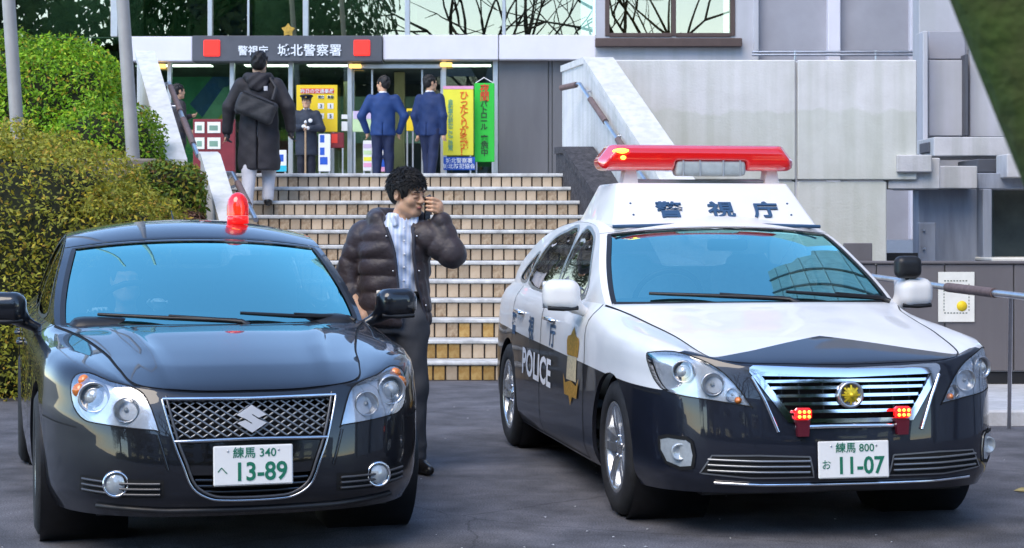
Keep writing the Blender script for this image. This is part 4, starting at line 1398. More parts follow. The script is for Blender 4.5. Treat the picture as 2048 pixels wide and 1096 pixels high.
    def headlight(s, sd, elems, amber=None):
        N = s.N
        uv = s.hl_uv.copy(); uv[:,0] *= sd
        o = s.part('headlight', trim(N, uv, (), .03, off=-.028, skirt=-.028), M['lamp_bowl'])
        s.part('lens', trim(N, uv, (), .03, off=.002), M['lamp_glass'], o)
        s.part('lens_edge', ribbon(N, uv, .005, .003, 'lens_edge', .02, True), M['gap'], o)
        for x, z, r, kind in elems:
            p = s.at_front(x, z, sd)
            n = Vector((sd*(.12+max(0,x-.6)*2.4),-1,.03)).normalized()
            c = p+Vector((0,.018,0))
            if kind == 'projector':
                lathe_on(c, n, [(r*1.25,-.02),(r*1.22,.016),(r*1.12,.020),(r*1.0,.004),(r*.95,-.01)]).build('bezel', M['satin'], o)
                lathe_on(c, n, [(r*.96,-.012),(r*.72,-.004),(r*.70,.004),(r*.62,.012),(r*.35,.022),(0,.025)]).build('projector', M['lens_clear'], o)
                lathe_on(c, n, [(r*.74,.002),(r*.66,.010),(r*.62,.006)]).build('inner_ring', M['satin'], o)
            elif kind == 'bowl':
                lathe_on(c, n, [(r*1.08,-.01),(r*1.05,.010),(r*.95,.004),(r*.6,-.022),(r*.22,-.034),(.0,-.034)]).build('reflector', M['satin'], o)
                lathe_on(c, n, [(r*.22,-.034),(r*.2,-.004),(0,.002)], 12).build('bulb', M['lens_clear'], o)
            elif kind == 'amber':
                lathe_on(c+Vector((0,-.012,0)), n, [(r,-.01),(r*.9,.006),(0,.012)], 16).build('indicator', M['amber'], o)
        return o
    def at_front(s, x, z, sd=1, off=0.0):
        uv = s.N.inv([(abs(x), z)], [0,2], (0, s.uc(6)))
        p = s.N.ev(uv[:,0], uv[:,1])[0]
        if off: p = p+normals(s.N, uv[:,0], uv[:,1])[0]*off
        return Vector((sd*p[0], p[1], p[2])) if x >= 0 else Vector((-sd*p[0], p[1], p[2]))
    def plate(s, z, chars, area, kana, tilt=0.06):
        p = s.at_front(0, z)
        o = MB().box((-.165,-.006,-.0825),(.165,.004,.0825), .005).build('number_plate', M['plate_white'], s.root, (0, p.y-.016, z), (-tilt,0,0))
        text('plate_number', chars, .105, M['plate_green'], o, (.038,-.0075,-.026), bold=.0022, extrude=.0006, width=.92)
        text('plate_area', area, .048, M['plate_green'], o, (.005,-.0075,.053), bold=.0004, extrude=.0006)
        text('plate_kana', kana, .045, M['plate_green'], o, (-.128,-.0075,-.02), extrude=.0006)
        for sx in (-.105,.105):
            lathe_on((sx,-.006,.06), (0,-1,0), [(.005,0),(.004,.003),(0,.003)], 8).build('plate_bolt', M['satin'], o)
        return o
    def interior(s, seat_m, dash_z, rhd=True):
        sp = s.sp
        y0 = sp['cowl'][0]
        MB().box((-.70,y0+.02,.26),(.70,3.75,.30)).build('cabin_floor', M['trim_black'], s.root)
        me = sdf_mesh('dashboard', lambda P: s_box(P, (0,y0+.42,dash_z-.15), (.70,.30,.16), .07), (-.75,y0+.05,dash_z-.36), (.75,y0+.8,dash_z+.06), .03)
        s.part('dashboard', me, M['trim_black'])
        def seat_f(P):
            d = s_box(P, (0,0,.52), (.25,.26,.10), .07)
            d = su(d, s_box(P, (0,.30,.85), (.24,.07,.36), .06, rotm(R(-14))), .06)
            d = su(d, s_box(P, (0,.42,1.18), (.13,.045,.085), .04), .02)
            return d
        seat_me = sdf_mesh('seat', seat_f, (-.32,-.32,.36), (.32,.58,1.30), .028); seat_me.materials.append(seat_m)
        for sx in (-.36,.36):
            link('seat', seat_me, None, s.root, (sx, y0+1.05, -.02))
        me = sdf_mesh('rear_seat', lambda P: su(s_box(P, (0,3.0,.5), (.62,.28,.12), .08), s_box(P, (0,3.32,.85), (.62,.08,.32), .07, rotm(R(-18))), .06), (-.68,2.65,.3), (.68,3.62,1.25), .04)
        s.part('rear_seat', me, seat_m)
        # steering wheel on the car's right (image left)
        t = []
        c = Vector((-.36, y0+.62, dash_z+.0)); ax = Vector((0,.88,.48)).normalized()
        e1, e2 = Vector((1,0,0)), ax.cross(Vector((1,0,0)))
        for k in range(25):
            a = 2*math.pi*k/24
            t.append(c+(e1*math.cos(a)+e2*math.sin(a))*.185)
        MB().tube(t, .016, 8, cap=False).tube([c-e1*.18,c,c+e1*.18], .014, 6).build('steering_wheel', M['trim_black'], s.root)
        # inner mirror
        hy, hz = sp['header']
        me = sdf_mesh('rear_view_mirror', lambda P: s_box(P, (0,hy-.10,hz-.10), (.115,.018,.034), .016), (-.15,hy-.15,hz-.16), (.15,hy-.05,hz-.04), .012)
        s.part('rear_view_mirror', me, M['trim_black'])

# ------------------------------------------------------------------ black unmarked saloon
def net_from(template, levels):
    """template: plan points (x, y); levels: per level dict or explicit list of points."""
    out = []
    for lv in levels:
        if isinstance(lv, list):
            out.append(lv); continue
        row = []
        for k, (x, y) in enumerate(template):
            f = max(0, 1-k/5.0) if k <= 5 else 0.0
            rr = max(0, (k-11)/3.0)
            z = np.interp(k, lv['zk'], lv['z'])
            row.append((x*lv['sx'], y+lv['dy']*f**.6-lv.get('ry',0)*rr, z))
        out.append(row)
    return out
tmpl_b = [(0,0),(.25,.012),(.48,.066),(.645,.172),(.758,.345),(.828,.58),(.856,.95),(.878,1.45),(.893,2.3),(.893,3.1),(.89,3.68),(.86,4.25),(.70,4.55),(.35,4.63),(0,4.65)]
ZK = [0,3,5,7,10,14]
net_b = net_from(tmpl_b, [
    dict(sx=.935, dy=.075, ry=.10, zk=ZK, z=[.195,.20,.195,.185,.185,.24]),
    dict(sx=.978, dy=.018, ry=.03, zk=ZK, z=[.265,.27,.27,.26,.26,.32]),
    dict(sx=.995, dy=.0, ry=0, zk=ZK, z=[.37,.375,.38,.38,.38,.44]),
    dict(sx=1.0, dy=.012, ry=0, zk=ZK, z=[.50,.51,.53,.53,.54,.60]),
    dict(sx=.995, dy=.042, ry=.02, zk=ZK, z=[.62,.63,.67,.68,.70,.76]),
    [(0,.070,.692),(.25,.085,.697),(.475,.135,.728),(.612,.262,.772),(.722,.44,.815),(.785,.68,.838),(.818,1.0,.853),(.850,1.48,.868),(.880,2.3,.878),(.880,3.1,.892),(.870,3.68,.905),(.82,4.25,.91),(.67,4.52,.91),(.33,4.60,.91),(0,4.62,.91)],
    [(0,.100,.712),(.25,.108,.716),(.462,.150,.742),(.515,.36,.790),(.548,.62,.832),(.615,.95,.878),(.675,1.20,.902),(.752,1.45,.925),(.805,2.3,.945),(.802,3.1,.968),(.785,3.68,.985),(.735,4.2,.995),(.60,4.46,.99),(.30,4.55,.985),(0,4.57,.985)],
])
car_b = empty('black_saloon', (-1.078,7.485,0), R(16.0), 'glossy black unmarked saloon with a magnetic red beacon on its roof', 'car')
spec_b = dict(net=net_b, L=4.65, rail=[(1.88,1.125),(2.28,1.292),(2.62,1.358),(3.05,1.362),(3.5,1.305),(3.95,1.16)], lean=(.26,.30),
    cowl=(1.18,.918), header_corner=(2.28,1.292), header=(2.16,1.340), rear_corner=(3.45,1.31), rear_header=(3.52,1.365), deck=(4.28,.99),
    uf=.445, vb=None, hl_out=(.702,.62), axf=.95, axr=3.65, wr=.335, ar=.368, doors=(1.52,2.62,3.55), handle_z=.80,
    headlight=[(.380,.560),(.392,.562),(.50,.572),(.61,.585),(.672,.598),(.710,.645),(.722,.72),(.704,.772),(.648,.786),(.57,.757),(.475,.733),(.425,.690)],
    cut=[[(0,.275),(.17,.285),(.245,.33),(.285,.42),(.318,.515),(.362,.678),(.0,.678)],],
    windows=[[(1.80,.970),(2.56,.985),(2.56,1.318),(2.40,1.300),(2.14,1.195)],[(2.66,.988),(3.42,1.01),(3.30,1.25),(2.98,1.325),(2.66,1.327)],[(3.50,1.02),(3.86,1.05),(3.62,1.18),(3.44,1.22)]],
    hood_bulge=(.026,.012,.012), roof_bulge=.028)
cb = Car(car_b, spec_b)
spec_b['vb'] = cb.suv([(.56,.585)])[0,1]
spec_b['uf'] = cb.uc(2)
cb.build_shell(M['paint_black'])
for sd in (1,-1):
    cb.headlight(sd, [(.632,.690,.054,'projector'),(.508,.642,.050,'bowl'),(.690,.715,.032,'amber'),(.672,.757,.024,'amber')])
    # fog lamp in a slatted intake
    uv = cb.fuv([(.36,.360),(.36,.285),(.52,.283),(.69,.302),(.688,.368),(.52,.362)], sd)
    it = cb.part('side_intake', trim(cb.N, uv, (), .04, off=.002), M['gap'])
    for z in (.300,.322,.344):
        l = cb.fuv([(.375,z),(.53,z),(.675,z+.012)], sd)[:12]
        MB().tube(surf_pts(cb.N, cb.N.inv(dens([(.375,z),(.53,z),(.675,z+.012)], .05, False), [0,2], (0,cb.uc(6)))*np.array([sd,1]), .009, .04), .0055, 6).build('slat', M['slat_grey'], it)
    p = cb.at_front(.55,.342,sd)
    fl = lathe_on(p, (sd*.1,-1,0), [(.056,-.02),(.054,.020),(.047,.024),(.045,.010)]).build('fog_lamp', M['chrome'], car_b)
    lathe_on(p, (sd*.1,-1,0), [(.046,.008),(.035,.018),(0,.022)]).build('lens', M['lens_clear'], fl)
    # crease garnish beside the grille
    MB().tube(surf_pts(cb.N, cb.N.inv(dens([(.385,.545),(.345,.40)], .04, False), [0,2], (0,cb.uc(6)))*np.array([sd,1]), .001, .04), .007, 6).build('crease_trim', M['gloss_black'], car_b)
# grille opening: recessed back panel, wire mesh, chrome surround
back = [(0,.262),(.19,.272),(.26,.32),(.30,.42),(.335,.52),(.375,.69),(0,.69)]
gr = cb.part('grille', trim(cb.N, cb.fuvc(back), (), .05, off=-.075), M['gap'])
def zline(S, pts, off, m, r, name, parent):
    pts = np.asarray(pts, float)
    rt = cb.N.inv(dens(pts, .03, False), [0,2], (0,cb.uc(6)))
    lf = rt[::-1].copy(); lf[:,0] *= -1
    return MB().tube(surf_pts(S, np.concatenate([lf[:-1] if abs(pts[0,0]) < 1e-6 else lf, rt]), off, .03), r, 8).build(name, m, parent)
uframe = smooth_poly([(.0,.268),(.10,.270),(.175,.280),(.245,.325),(.285,.42),(.320,.515),(.364,.685)], 4, False)
zline(cb.N, uframe, .006, M['dark_chrome'], .0055, 'surround', gr)
zline(cb.N, uframe*np.array([.955,1])+np.array([0,.012]), .004, M['slat_grey'], .006, 'inner_surround', gr)
zline(cb.N, [(0,.682),(.2,.684),(.362,.686)], .006, M['chrome'], .007, 'top_bar', gr)
zline(cb.N, [(0,.520),(.15,.518),(.318,.515)], .004, M['dark_chrome'], .008, 'middle_bar', gr)
def mesh_grille():
    m = MB()
    yy = cb.at_front(0,.60).y
    z0, z1 = .528, .675
    w = lambda z: .318+(z-.515)*(.044/.163)
    for sg in (1,-1):
        for k in range(-14,22):
            pts = []
            x0 = -.60+k*.050
            for t in np.linspace(0, 1, 9):
                z = z0+(z1-z0)*t
                x = sg*(x0+t*(z1-z0)*1.55)
                if abs(x) <= w(z):
                    q = cb.at_front(abs(x)+1e-4, z, 1)
                    pts.append((x, q.y+.022+.003*sg, z))
            if len(pts) > 1:
                m.tube(pts, .0046, 5)
    return m
mesh_grille().build('wire_mesh', M['grille_wire'], gr)
for z in (.300,.325,.350):
    zline(cb.N, [(0,z),(.12,z+.001),(.235 if z > .31 else .20,z+.004)], -.012, M['gloss_black'], .007, 'lower_slat', gr)
pp = cb.fuvc([(0,.372),(.262,.376),(.300,.505),(0,.510)])
cb.part('plate_panel', trim(cb.N, pp, (), .05, off=-.006, skirt=.03), M['gloss_black'], gr)
cb.plate(.415, '13-89', '練馬 340', 'へ')
# S emblem
def emblem_s():
    y0 = cb.at_front(0,.60).y-.012
    m = MB(); s_ = .062
    P = lambda pts: [(a*s_*1.02, b*s_*.92+.602) for a, b in pts]
    m.prism(P([(0,1),(-.98,.30),(-.42,.02),(.02,.36),(.42,.08),(.95,.30)]), y0-.006, y0+.012)
    m.prism(P([(0,-1),(.98,-.30),(.42,-.02),(-.02,-.36),(-.42,-.08),(-.95,-.30)]), y0-.006, y0+.012)
    m.prism(P([(-.98,.30),(-.42,.02),(.30,-.52),(.98,-.30),(.42,-.02),(-.30,.52)]), y0-.0065, y0+.0115)
    return m
emblem_s().build('emblem', mat('badge_silver', (.82,.82,.84), .3, .35), car_b)
# splitter line and lower lip
zline(cb.N, [(0,.225),(.35,.228),(.62,.245)], .004, M['trim_black'], .012, 'lower_lip', car_b)
for sd in (1,-1):
    wheel(car_b, sd*.748, .95, .335, sd, 'multi')
    wheel(car_b, sd*.785, 3.65, .335, sd, 'multi')
def mirror(car, sd, c, b, m, name='door_mirror'):
    cx, cy, cz = c
    def f(P):
        d = s_box(P, (cx,cy,cz), b, min(b)*.8, rotm(0,0,sd*R(8)))
        d = su(d, s_cap(P, (cx-sd*.09,cy+.02,cz-.07), (cx-sd*.19,cy+.03,cz-.12), .030,.024), .05)
        q = P-np.array((cx,cy+b[1],cz))
        return ss(d, s_box(P, (cx,cy+b[1]+.01,cz+.003), (b[0]-.014,.022,b[2]-.014), .01), .006)
    lo = (min(cx-sd*.24,cx+sd*(b[0]+.03)), cy-b[1]-.03, cz-.18); hi = (max(cx-sd*.24,cx+sd*(b[0]+.03)), cy+b[1]+.04, cz+b[2]+.03)
    o = link(name, sdf_mesh(name, f, lo, hi, .012), m, car)
    MB().tube([(cx-b[0]*.8,cy-b[1]*.62,cz-b[2]*.80),(cx,cy-b[1]*.80,cz-b[2]*.86),(cx+b[0]*.8,cy-b[1]*.62,cz-b[2]*.80)], .012, 8).build('lower_trim', M['trim_black'], o)
    MB().box((cx-b[0]+.012,cy+b[1]-.018,cz-b[2]+.012),(cx+b[0]-.012,cy+b[1]-.014,cz+b[2]-.012)).build('mirror_glass', M['chrome'], o)
    return o
mirror(car_b, 1, (.985,1.72,1.005), (.105,.075,.078), M['paint_black'])
mirror(car_b, -1, (-.985,1.72,1.005), (.105,.075,.078), M['paint_black'])
cb.interior(M['seat'], .96)
def wipers(car, c):
    y0, z0 = c.sp['cowl']
    ev = lambda a, b: Vector(c.ws.ev(np.array([a]), np.array([b]))[0])+Vector((0,-.012,.020))
    for a0, a1 in ((.08,-.50),(.58,.10)):
        p = [ev(a0,.02), ev((a0+a1)/2,.045), ev(a1,.075)]
        MB().tube(p, [.013,.011,.008], 6).build('wiper_blade', M['trim_black'], car)
        MB().tube([ev(a0+.05,.0)+Vector((0,-.03,-.01)), ev(a0+.02,.015), ev((a0+a1)/2,.05)+Vector((0,-.006,.008))], [.016,.013,.007], 6).build('wiper_arm', M['trim_black'], car)
wipers(car_b, cb)
MB().tube([Vector(cb.roof.ev(np.array([0.0]), np.array([1.25]))[0]), Vector((0,3.62,1.50))], [.008,.003], 6).build('aerial', M['trim_black'], car_b)
# magnetic beacon
bz = float(cb.roof.ev(np.array([.27]), np.array([.42]))[0][2])
by_ = float(cb.roof.ev(np.array([.27]), np.array([.42]))[0][1])
bc = empty('red_beacon', car_b.matrix_basis @ Vector((.27,by_,bz+.004)), R(16), 'small red dome beacon on the roof of the black saloon', 'beacon')
MB().lathe([(0,0),(.060,0),(.060,.035),(.056,.042),(0,.042)], 28).build('base', M['red_glow'], bc)
MB().lathe([(.061,.044),(.061,.10),(.054,.135),(.036,.160),(.015,.172),(0,.174)], 28).build('dome', M['red_clear'], bc)
MB().lathe([(0,.05),(.022,.05),(.026,.09),(.018,.12),(0,.125)], 16).build('lamp', M['led_glow'], bc)

# ------------------------------------------------------------------ black and white patrol car
tmpl_p = [(0,0),(.25,.010),(.48,.050),(.66,.130),(.790,.300),(.860,.55),(.888,.93),(.893,1.45),(.897,2.4),(.897,3.2),(.885,3.78),(.85,4.35),(.72,4.72),(.35,4.85),(0,4.87)]
net_p = net_from(tmpl_p, [
    dict(sx=.945, dy=.07, ry=.10, zk=ZK, z=[.225,.215,.20,.19,.19,.26]),
    dict(sx=.985, dy=.015, ry=.03, zk=ZK, z=[.285,.28,.27,.26,.26,.33]),
    dict(sx=1.0, dy=.0, ry=0, zk=ZK, z=[.40,.40,.40,.39,.39,.45]),
    dict(sx=1.0, dy=.012, ry=0, zk=ZK, z=[.53,.54,.55,.55,.55,.62]),
    dict(sx=.992, dy=.035, ry=.02, zk=ZK, z=[.66,.67,.70,.71,.73,.80]),
    [(0,.055,.758),(.25,.068,.765),(.480,.108,.782),(.668,.205,.830),(.775,.40,.862),(.822,.65,.880),(.846,.98,.895),(.858,1.48,.912),(.868,2.4,.925),(.868,3.2,.94),(.855,3.78,.955),(.81,4.35,.965),(.68,4.68,.965),(.33,4.80,.965),(0,4.82,.965)],
    [(0,.085,.785),(.26,.096,.790),(.490,.130,.797),(.592,.215,.816),(.645,.58,.885),(.685,.93,.930),(.720,1.20,.965),(.785,1.44,1.000),(.810,2.4,1.000),(.812,3.2,1.02),(.800,3.78,1.035),(.745,4.28,1.045),(.62,4.60,1.045),(.30,4.73,1.04),(0,4.75,1.04)],
])
car_p = empty('patrol_car', (1.512,8.0,0), R(10.2), 'black and white patrol car with a red roof light bar', 'car')
spec_p = dict(net=net_p, L=4.87, rail=[(1.78,1.19),(2.12,1.365),(2.50,1.425),(3.05,1.42),(3.55,1.345),(3.98,1.195)], lean=(.28,.34),
    cowl=(1.18,1.005), header_corner=(2.12,1.365), header=(1.98,1.405), rear_corner=(3.42,1.37), rear_header=(3.50,1.425), deck=(4.35,1.05),
    uf=.5, vb=None, hl_out=(.79,.70), axf=.93, axr=3.78, wr=.332, ar=.362, doors=(1.50,2.66,3.62), handle_z=.875,
    headlight=[(.448,.606),(.460,.608),(.60,.630),(.755,.652),(.800,.690),(.822,.765),(.826,.812),(.812,.828),(.740,.838),(.655,.812),(.575,.768),(.510,.700)],
    cut=[[(0,.546),(.268,.550),(.30,.594),(.395,.742),(0,.736)]],
    windows=[[(1.86,1.03),(2.58,1.04),(2.56,1.375),(2.30,1.372),(2.10,1.285)],[(2.68,1.045),(3.48,1.06),(3.30,1.30),(2.98,1.378),(2.67,1.382)],[(3.56,1.07),(3.84,1.08),(3.62,1.195),(3.46,1.24)]],
    hood_bulge=(.030,.012,.004), roof_bulge=.05, hood_split=[(-.62,-.05),(.62,-.05),(.62,.015),(.31,.12),(.0,.235),(-.31,.12),(-.62,.015)], handle_mat=M['chrome'], seal=M['satin'], bumper_mat=M['paint_ink'])
cp = Car(car_p, spec_p)
spec_p['vb'] = cp.suv([(.58,.655)])[0,1]
spec_p['uf'] = cp.uc(3)-.02
cp.build_shell(M['paint_police'], M['paint_white'])
cb_save = cb; cb = cp
for sd in (1,-1):
    cp.headlight(sd, [(.712,.752,.042,'projector'),(.600,.700,.048,'bowl'),(.52,.655,.030,'bowl'),(.50,.632,.016,'amber')])
    uv = cp.fuv([(.195,.385),(.175,.295),(.45,.292),(.66,.308),(.615,.388),(.42,.392)], sd)
    it = cp.part('side_intake', trim(cp.N, uv, (), .04, off=.002), M['gap'])
    cp.part('intake_frame', ribbon(cp.N, uv, .007, .005, 'intake_frame', .03, True), M['grille_wire'], it)
    for z in (.318,.342,.366):
        MB().tube(surf_pts(cp.N, cp.N.inv(dens([(.195,z),(.42,z),(.63,z+.004)], .05, False), [0,2], (0,cp.uc(6)))*np.array([sd,1]), .007, .04), .0055, 6).build('slat', M['grille_wire'], it)
    # fog lamp
    uv = cp.fuv([(.688,.330),(.775,.340),(.798,.448),(.735,.458),(.692,.442)], sd, 2)
    fl = cp.part('fog_lamp', trim(cp.N, uv, (), .03, off=.004, skirt=.02), M['lens_clear'])
    cp.part('fog_surround', ribbon(cp.N, uv, .016, .006, 'fog_surround', .02, True), M['gap'], fl)
    p = cp.at_front(.735,.395,sd)
    lathe_on(p, (sd*.25,-1,0), [(.040,-.01),(.038,.016),(.032,.018),(.026,.006),(0,.004)]).build('lens', M['lens_clear'], fl)
    # grille warning lamp on bracket
    p = cp.at_front(.232,.575,sd)
    wl = MB().box((p.x-.038,p.y-.052,p.z-.024),(p.x+.038,p.y-.012,p.z+.028), .010).build('warning_lamp', M['red_glow'], car_p)
    for i in range(3):
        for j in range(2):
            lathe_on((p.x-.022+.022*i,p.y-.052,p.z-.009+.021*j), (0,-1,0), [(.0075,-.002),(.0065,.004),(0,.005)], 10).build('led', M['led_glow'], wl)
    MB().prism([(p.x-.032,p.z-.026),(p.x+.032,p.z-.026),(p.x+.026,p.z-.098),(p.x-.024,p.z-.098)], p.y-.040, p.y-.012).build('bracket', M['maroon_plastic'], wl)
gr = cp.part('grille', trim(cp.N, cp.fuvc([(0,.545),(.275,.548),(.31,.60),(.405,.758),(0,.752)]), (), .05, off=-.07), M['gap'])
fo = cp.fuvc([(0,.532),(.20,.533),(.292,.537),(.33,.592),(.448,.755),(.446,.772),(.430,.780),(.25,.772),(0,.765)])
fi = cp.fuvc([(0,.550),(.20,.551),(.262,.555),(.30,.602),(.398,.738),(.25,.735),(0,.730)])
cp.part('surround', trim(cp.N, fo, [fi], .03, off=.012, skirt=.03), M['chrome'], gr)
for k, z in enumerate((.584,.618,.653,.688,.717)):
    w = np.interp(z, [.563,.61,.742], [.262,.30,.398])
    uv = cp.fuvc([(0,z-.0075),(w*.5,z-.0075),(w,z-.0065),(w,z+.0055),(w*.5,z+.0065),(0,z+.0065)])
    cp.part('bar', trim(cp.N, uv, (), .04, off=-.004, skirt=.03), M['chrome'], gr)
for x in (-.30,-.22,-.11,.11,.22,.30):
    zb = .565 if abs(x) < .26 else .61
    q0, q1 = cp.at_front(abs(x),zb), cp.at_front(abs(x),.735)
    sx = 1 if x > 0 else -1
    MB().tube([(q0.x*sx,q0.y+.040,q0.z),(q1.x*sx,q1.y+.040,q1.z)], .004, 6).build('upright', M['lamp_dark'], gr)
# chin of the grille and chrome tips
for sd in (1,-1):
    MB().tube(surf_pts(cp.N, cp.N.inv(dens([(.440,.735),(.39,.635),(.335,.495)], .04, False), [0,2], (0,cp.uc(6)))*np.array([sd,1]), .006, .04), [.010]*20 if False else .009, 8).build('grille_wing', M['chrome'], car_p)
zline(cp.N, [(0,.518),(.14,.517),(.26,.515)], .006, M['chrome'], .010, 'chin_bar', car_p)
zline(cp.N, [(0,.262),(.4,.262),(.60,.268)], .006, M['chrome'], .007, 'lip_strip', car_p)
p = cp.at_front(0,.655)
em = lathe_on((0,p.y-.004,.655), (0,-1,.05), [(.060,-.02),(.060,.016),(.050,.022),(.048,.012),(0,.012)], 32).build('emblem', M['satin'], car_p)
mm = MB()
for k in range(16):
    a = 2*math.pi*k/16
    r = .044 if k % 2 == 0 else .034
    c, s_ = math.cos(a), math.sin(a)
    w_ = .006
    mm.add([(-w_*s_,p.y-.032,.655+w_*c),(w_*s_,p.y-.032,.655-w_*c),(r*c+w_*.7*s_,p.y-.020,.655+r*s_-w_*.7*c),(r*c-w_*.7*s_,p.y-.020,.655+r*s_+w_*.7*c)], [(0,1,2,3)])
    mm.add([(-w_*s_,p.y-.0315,.655+w_*c),(w_*s_,p.y-.0315,.655-w_*c),(r*c+w_*.7*s_,p.y-.014,.655+r*s_-w_*.7*c),(r*c-w_*.7*s_,p.y-.014,.655+r*s_+w_*.7*c)], [(0,1,2,3)])
mm.build('rays', M['badge_yellow'], em)
lathe_on((0,p.y-.030,.655), (0,-1,.05), [(.012,0),(.009,.008),(0,.010)], 14).build('centre', M['badge_yellow'], em)
cp.plate(.372, '11-07', '練馬 800', 'お')
cb = cb_save
for sd in (1,-1):
    wheel(car_p, sd*.758, .93, .332, sd, 'double')
    wheel(car_p, sd*.775, 3.78, .332, sd, 'double')
mirror(car_p, 1, (.985,1.66,1.045), (.100,.075,.082), M['paint_white'])
mirror(car_p, -1, (-.975,1.66,1.045), (.100,.075,.082), M['paint_white'])
# round co-driver mirror on a stalk
sm = link('fender_mirror', sdf_mesh('fender_mirror', lambda P: s_box(P, (.935,1.62,1.185), (.075,.045,.062), .040), (.82,1.52,1.09), (1.05,1.72,1.28), .010), M['trim_black'], car_p)
MB().tube([(.93,1.62,1.13),(.94,1.63,1.06)], .012, 8).build('stalk', M['trim_black'], sm)
cp.interior(M['seat_pale'], 1.01)
wipers(car_p, cp)
# roof sign housing
def wedge(name, m, parent, bot, top):
    v = bot+top; n = len(bot)
    mb = MB().add(v, [tuple(range(n-1,-1,-1)), tuple(range(n,2*n))]+[(i,(i+1) % n,(i+1) % n+n,i+n) for i in range(n)])
    me = mb.mesh(name)
    bm = bmesh.new(); bm.from_mesh(me)
    bmesh.ops.bevel(bm, geom=[e for e in bm.edges], offset=.02, segments=3, affect='EDGES', profile=.6)
    bm.to_mesh(me); bm.free()
    me.polygons.foreach_set('use_smooth', [True]*len(me.polygons))
    bm = bmesh.new(); bm.from_mesh(me); bmesh.ops.recalc_face_normals(bm, faces=bm.faces); bm.to_mesh(me); bm.free()
    return link(name, me, m, parent)
rs = wedge('roof_sign', M['paint_white'], car_p, [(-.595,2.08,1.40),(.595,2.08,1.40),(.60,2.95,1.43),(-.60,2.95,1.43)], [(-.505,2.36,1.655),(.505,2.36,1.655),(.49,2.88,1.655),(-.49,2.88,1.655)])
n_ = Vector((0,-.255,.28)).normalized()
tilt = math.atan2(.255,.28)
for ch, x in (('警',-.245),('視',.055),('庁',.315)):
    text('lettering', ch, .135, M['ink_blue'], rs, (x,2.185-.004,1.502+.0), rot=(tilt,0,0), bold=.003, extrude=.004, width=1.15)
for x in (-.46,.46):
    for z in (1.47,1.535):
        yy_ = 2.08+(z-1.40)/.255*.28
        lathe_on((x,yy_,z), (0,-.74,.67), [(.007,-.002),(.006,.004),(0,.004)], 8).build('screw', M['ink_blue'], rs)
MB().tube([(-.60,2.07,1.405),(-.2,2.045,1.415),(.2,2.045,1.415),(.60,2.07,1.405)], .010, 6).build('seal', M['ink_blue'], rs)
# light bar
def lb_f(P):
    d = s_box(P, (0,2.55,1.803), (.585,.135,.074), .055)
    # tapered ends
    e = np.abs(P[...,0])-.585+np.maximum((P[...,2]-1.79),0)*.8+np.maximum(np.abs(P[...,1]-2.55)-.06,0)*.6
    return np.maximum(d, e*.7)
lb = empty('light_bar', (0,2.55,1.72)); lb.parent = car_p
def sub(me, name, m, par):
    me.transform(Matrix.Translation((0,-2.55,-1.72))); return link(name, me, m, par)
def part_f(x0, x1):
    return lambda P: np.maximum(np.maximum(lb_f(P), P[...,0]-x1), x0-P[...,0])
def notch(P): return s_box(P, (.07,2.40,1.735), (.215,.10,.052), .012)
sub(sdf_mesh('red_cover', lambda P: ss(lb_f(P), notch(P), .004), (-.62,2.38,1.70), (.62,2.72,1.90), .012), 'red_cover', M['red_clear'], lb)
sub(sdf_mesh('speaker', lambda P: s_box(P, (.07,2.475,1.742), (.21,.055,.044), .02), (-.2,2.37,1.66), (.34,2.58,1.84), .012), 'speaker', M['speaker_grey'], lb)
for x in (-.10,.0,.14,.24):
    MB().box((x-.004,-.135,-.022),(x+.004,-.128,.068)).build('speaker_rib', M['alu'], lb)
for x in (-.45,-.16,.33,.46):
    MB().box((x-.05,-.03,.045),(x+.05,.03,.125), .02).build('rotator', M['lamp_bowl'], lb)
me = sdf_mesh('rotator_lamp', lambda P: su(s_ell(P, (-.462,2.428,1.835), (.056,.016,.020)), s_ell(P, (-.455,2.426,1.800), (.026,.016,.018)), .006), (-.54,2.39,1.765), (-.38,2.47,1.875), .008)
sub(me, 'rotator_lamp', M['led_glow'], lb)
for x in (-.39,.46):
    wl = MB().prism([(x-.045,-.065),(x+.045,-.065),(x+.028,.03),(x-.028,.03)], -.05,.05).build('stand', M['paint_white'], lb)
MB().box((-.36,-.03,-.062),(.42,.03,-.040), .008).build('cross_bar', M['speaker_grey'], lb)
# lettering on the flanks
def flank_text(body, y0, z0, size, m, name, sd=-1, bold=.0, width=1.0, slope=0.0):
    me = text_mesh(body, size, 0, bold=bold, width=width)
    bm = bmesh.new(); bm.from_mesh(me)
    bmesh.ops.triangulate(bm, faces=bm.faces)
    bmesh.ops.subdivide_edges(bm, edges=[e for e in bm.edges if e.calc_length() > .06], cuts=1)
    bm.to_mesh(me); bm.free()
    co = np.array([v.co[:] for v in me.vertices])
    # on the car's right side the reading direction runs from rear to front when seen from outside
    yy = y0-co[:,0] if sd < 0 else y0+co[:,0]
    zz = z0+co[:,1]+slope*(yy-y0)
    uv = cp.N.inv(np.stack([yy, zz], 1), [1,2], (cp.uc(5), cp.uc(11)))
    p = cp.N.ev(uv[:,0], uv[:,1]); nn = normals(cp.N, uv[:,0], uv[:,1])
    p = p+nn*.0035
    p[:,0] *= sd
    me.vertices.foreach_set('co', p.ravel()); me.update()
    return link(name, me, m, car_p)
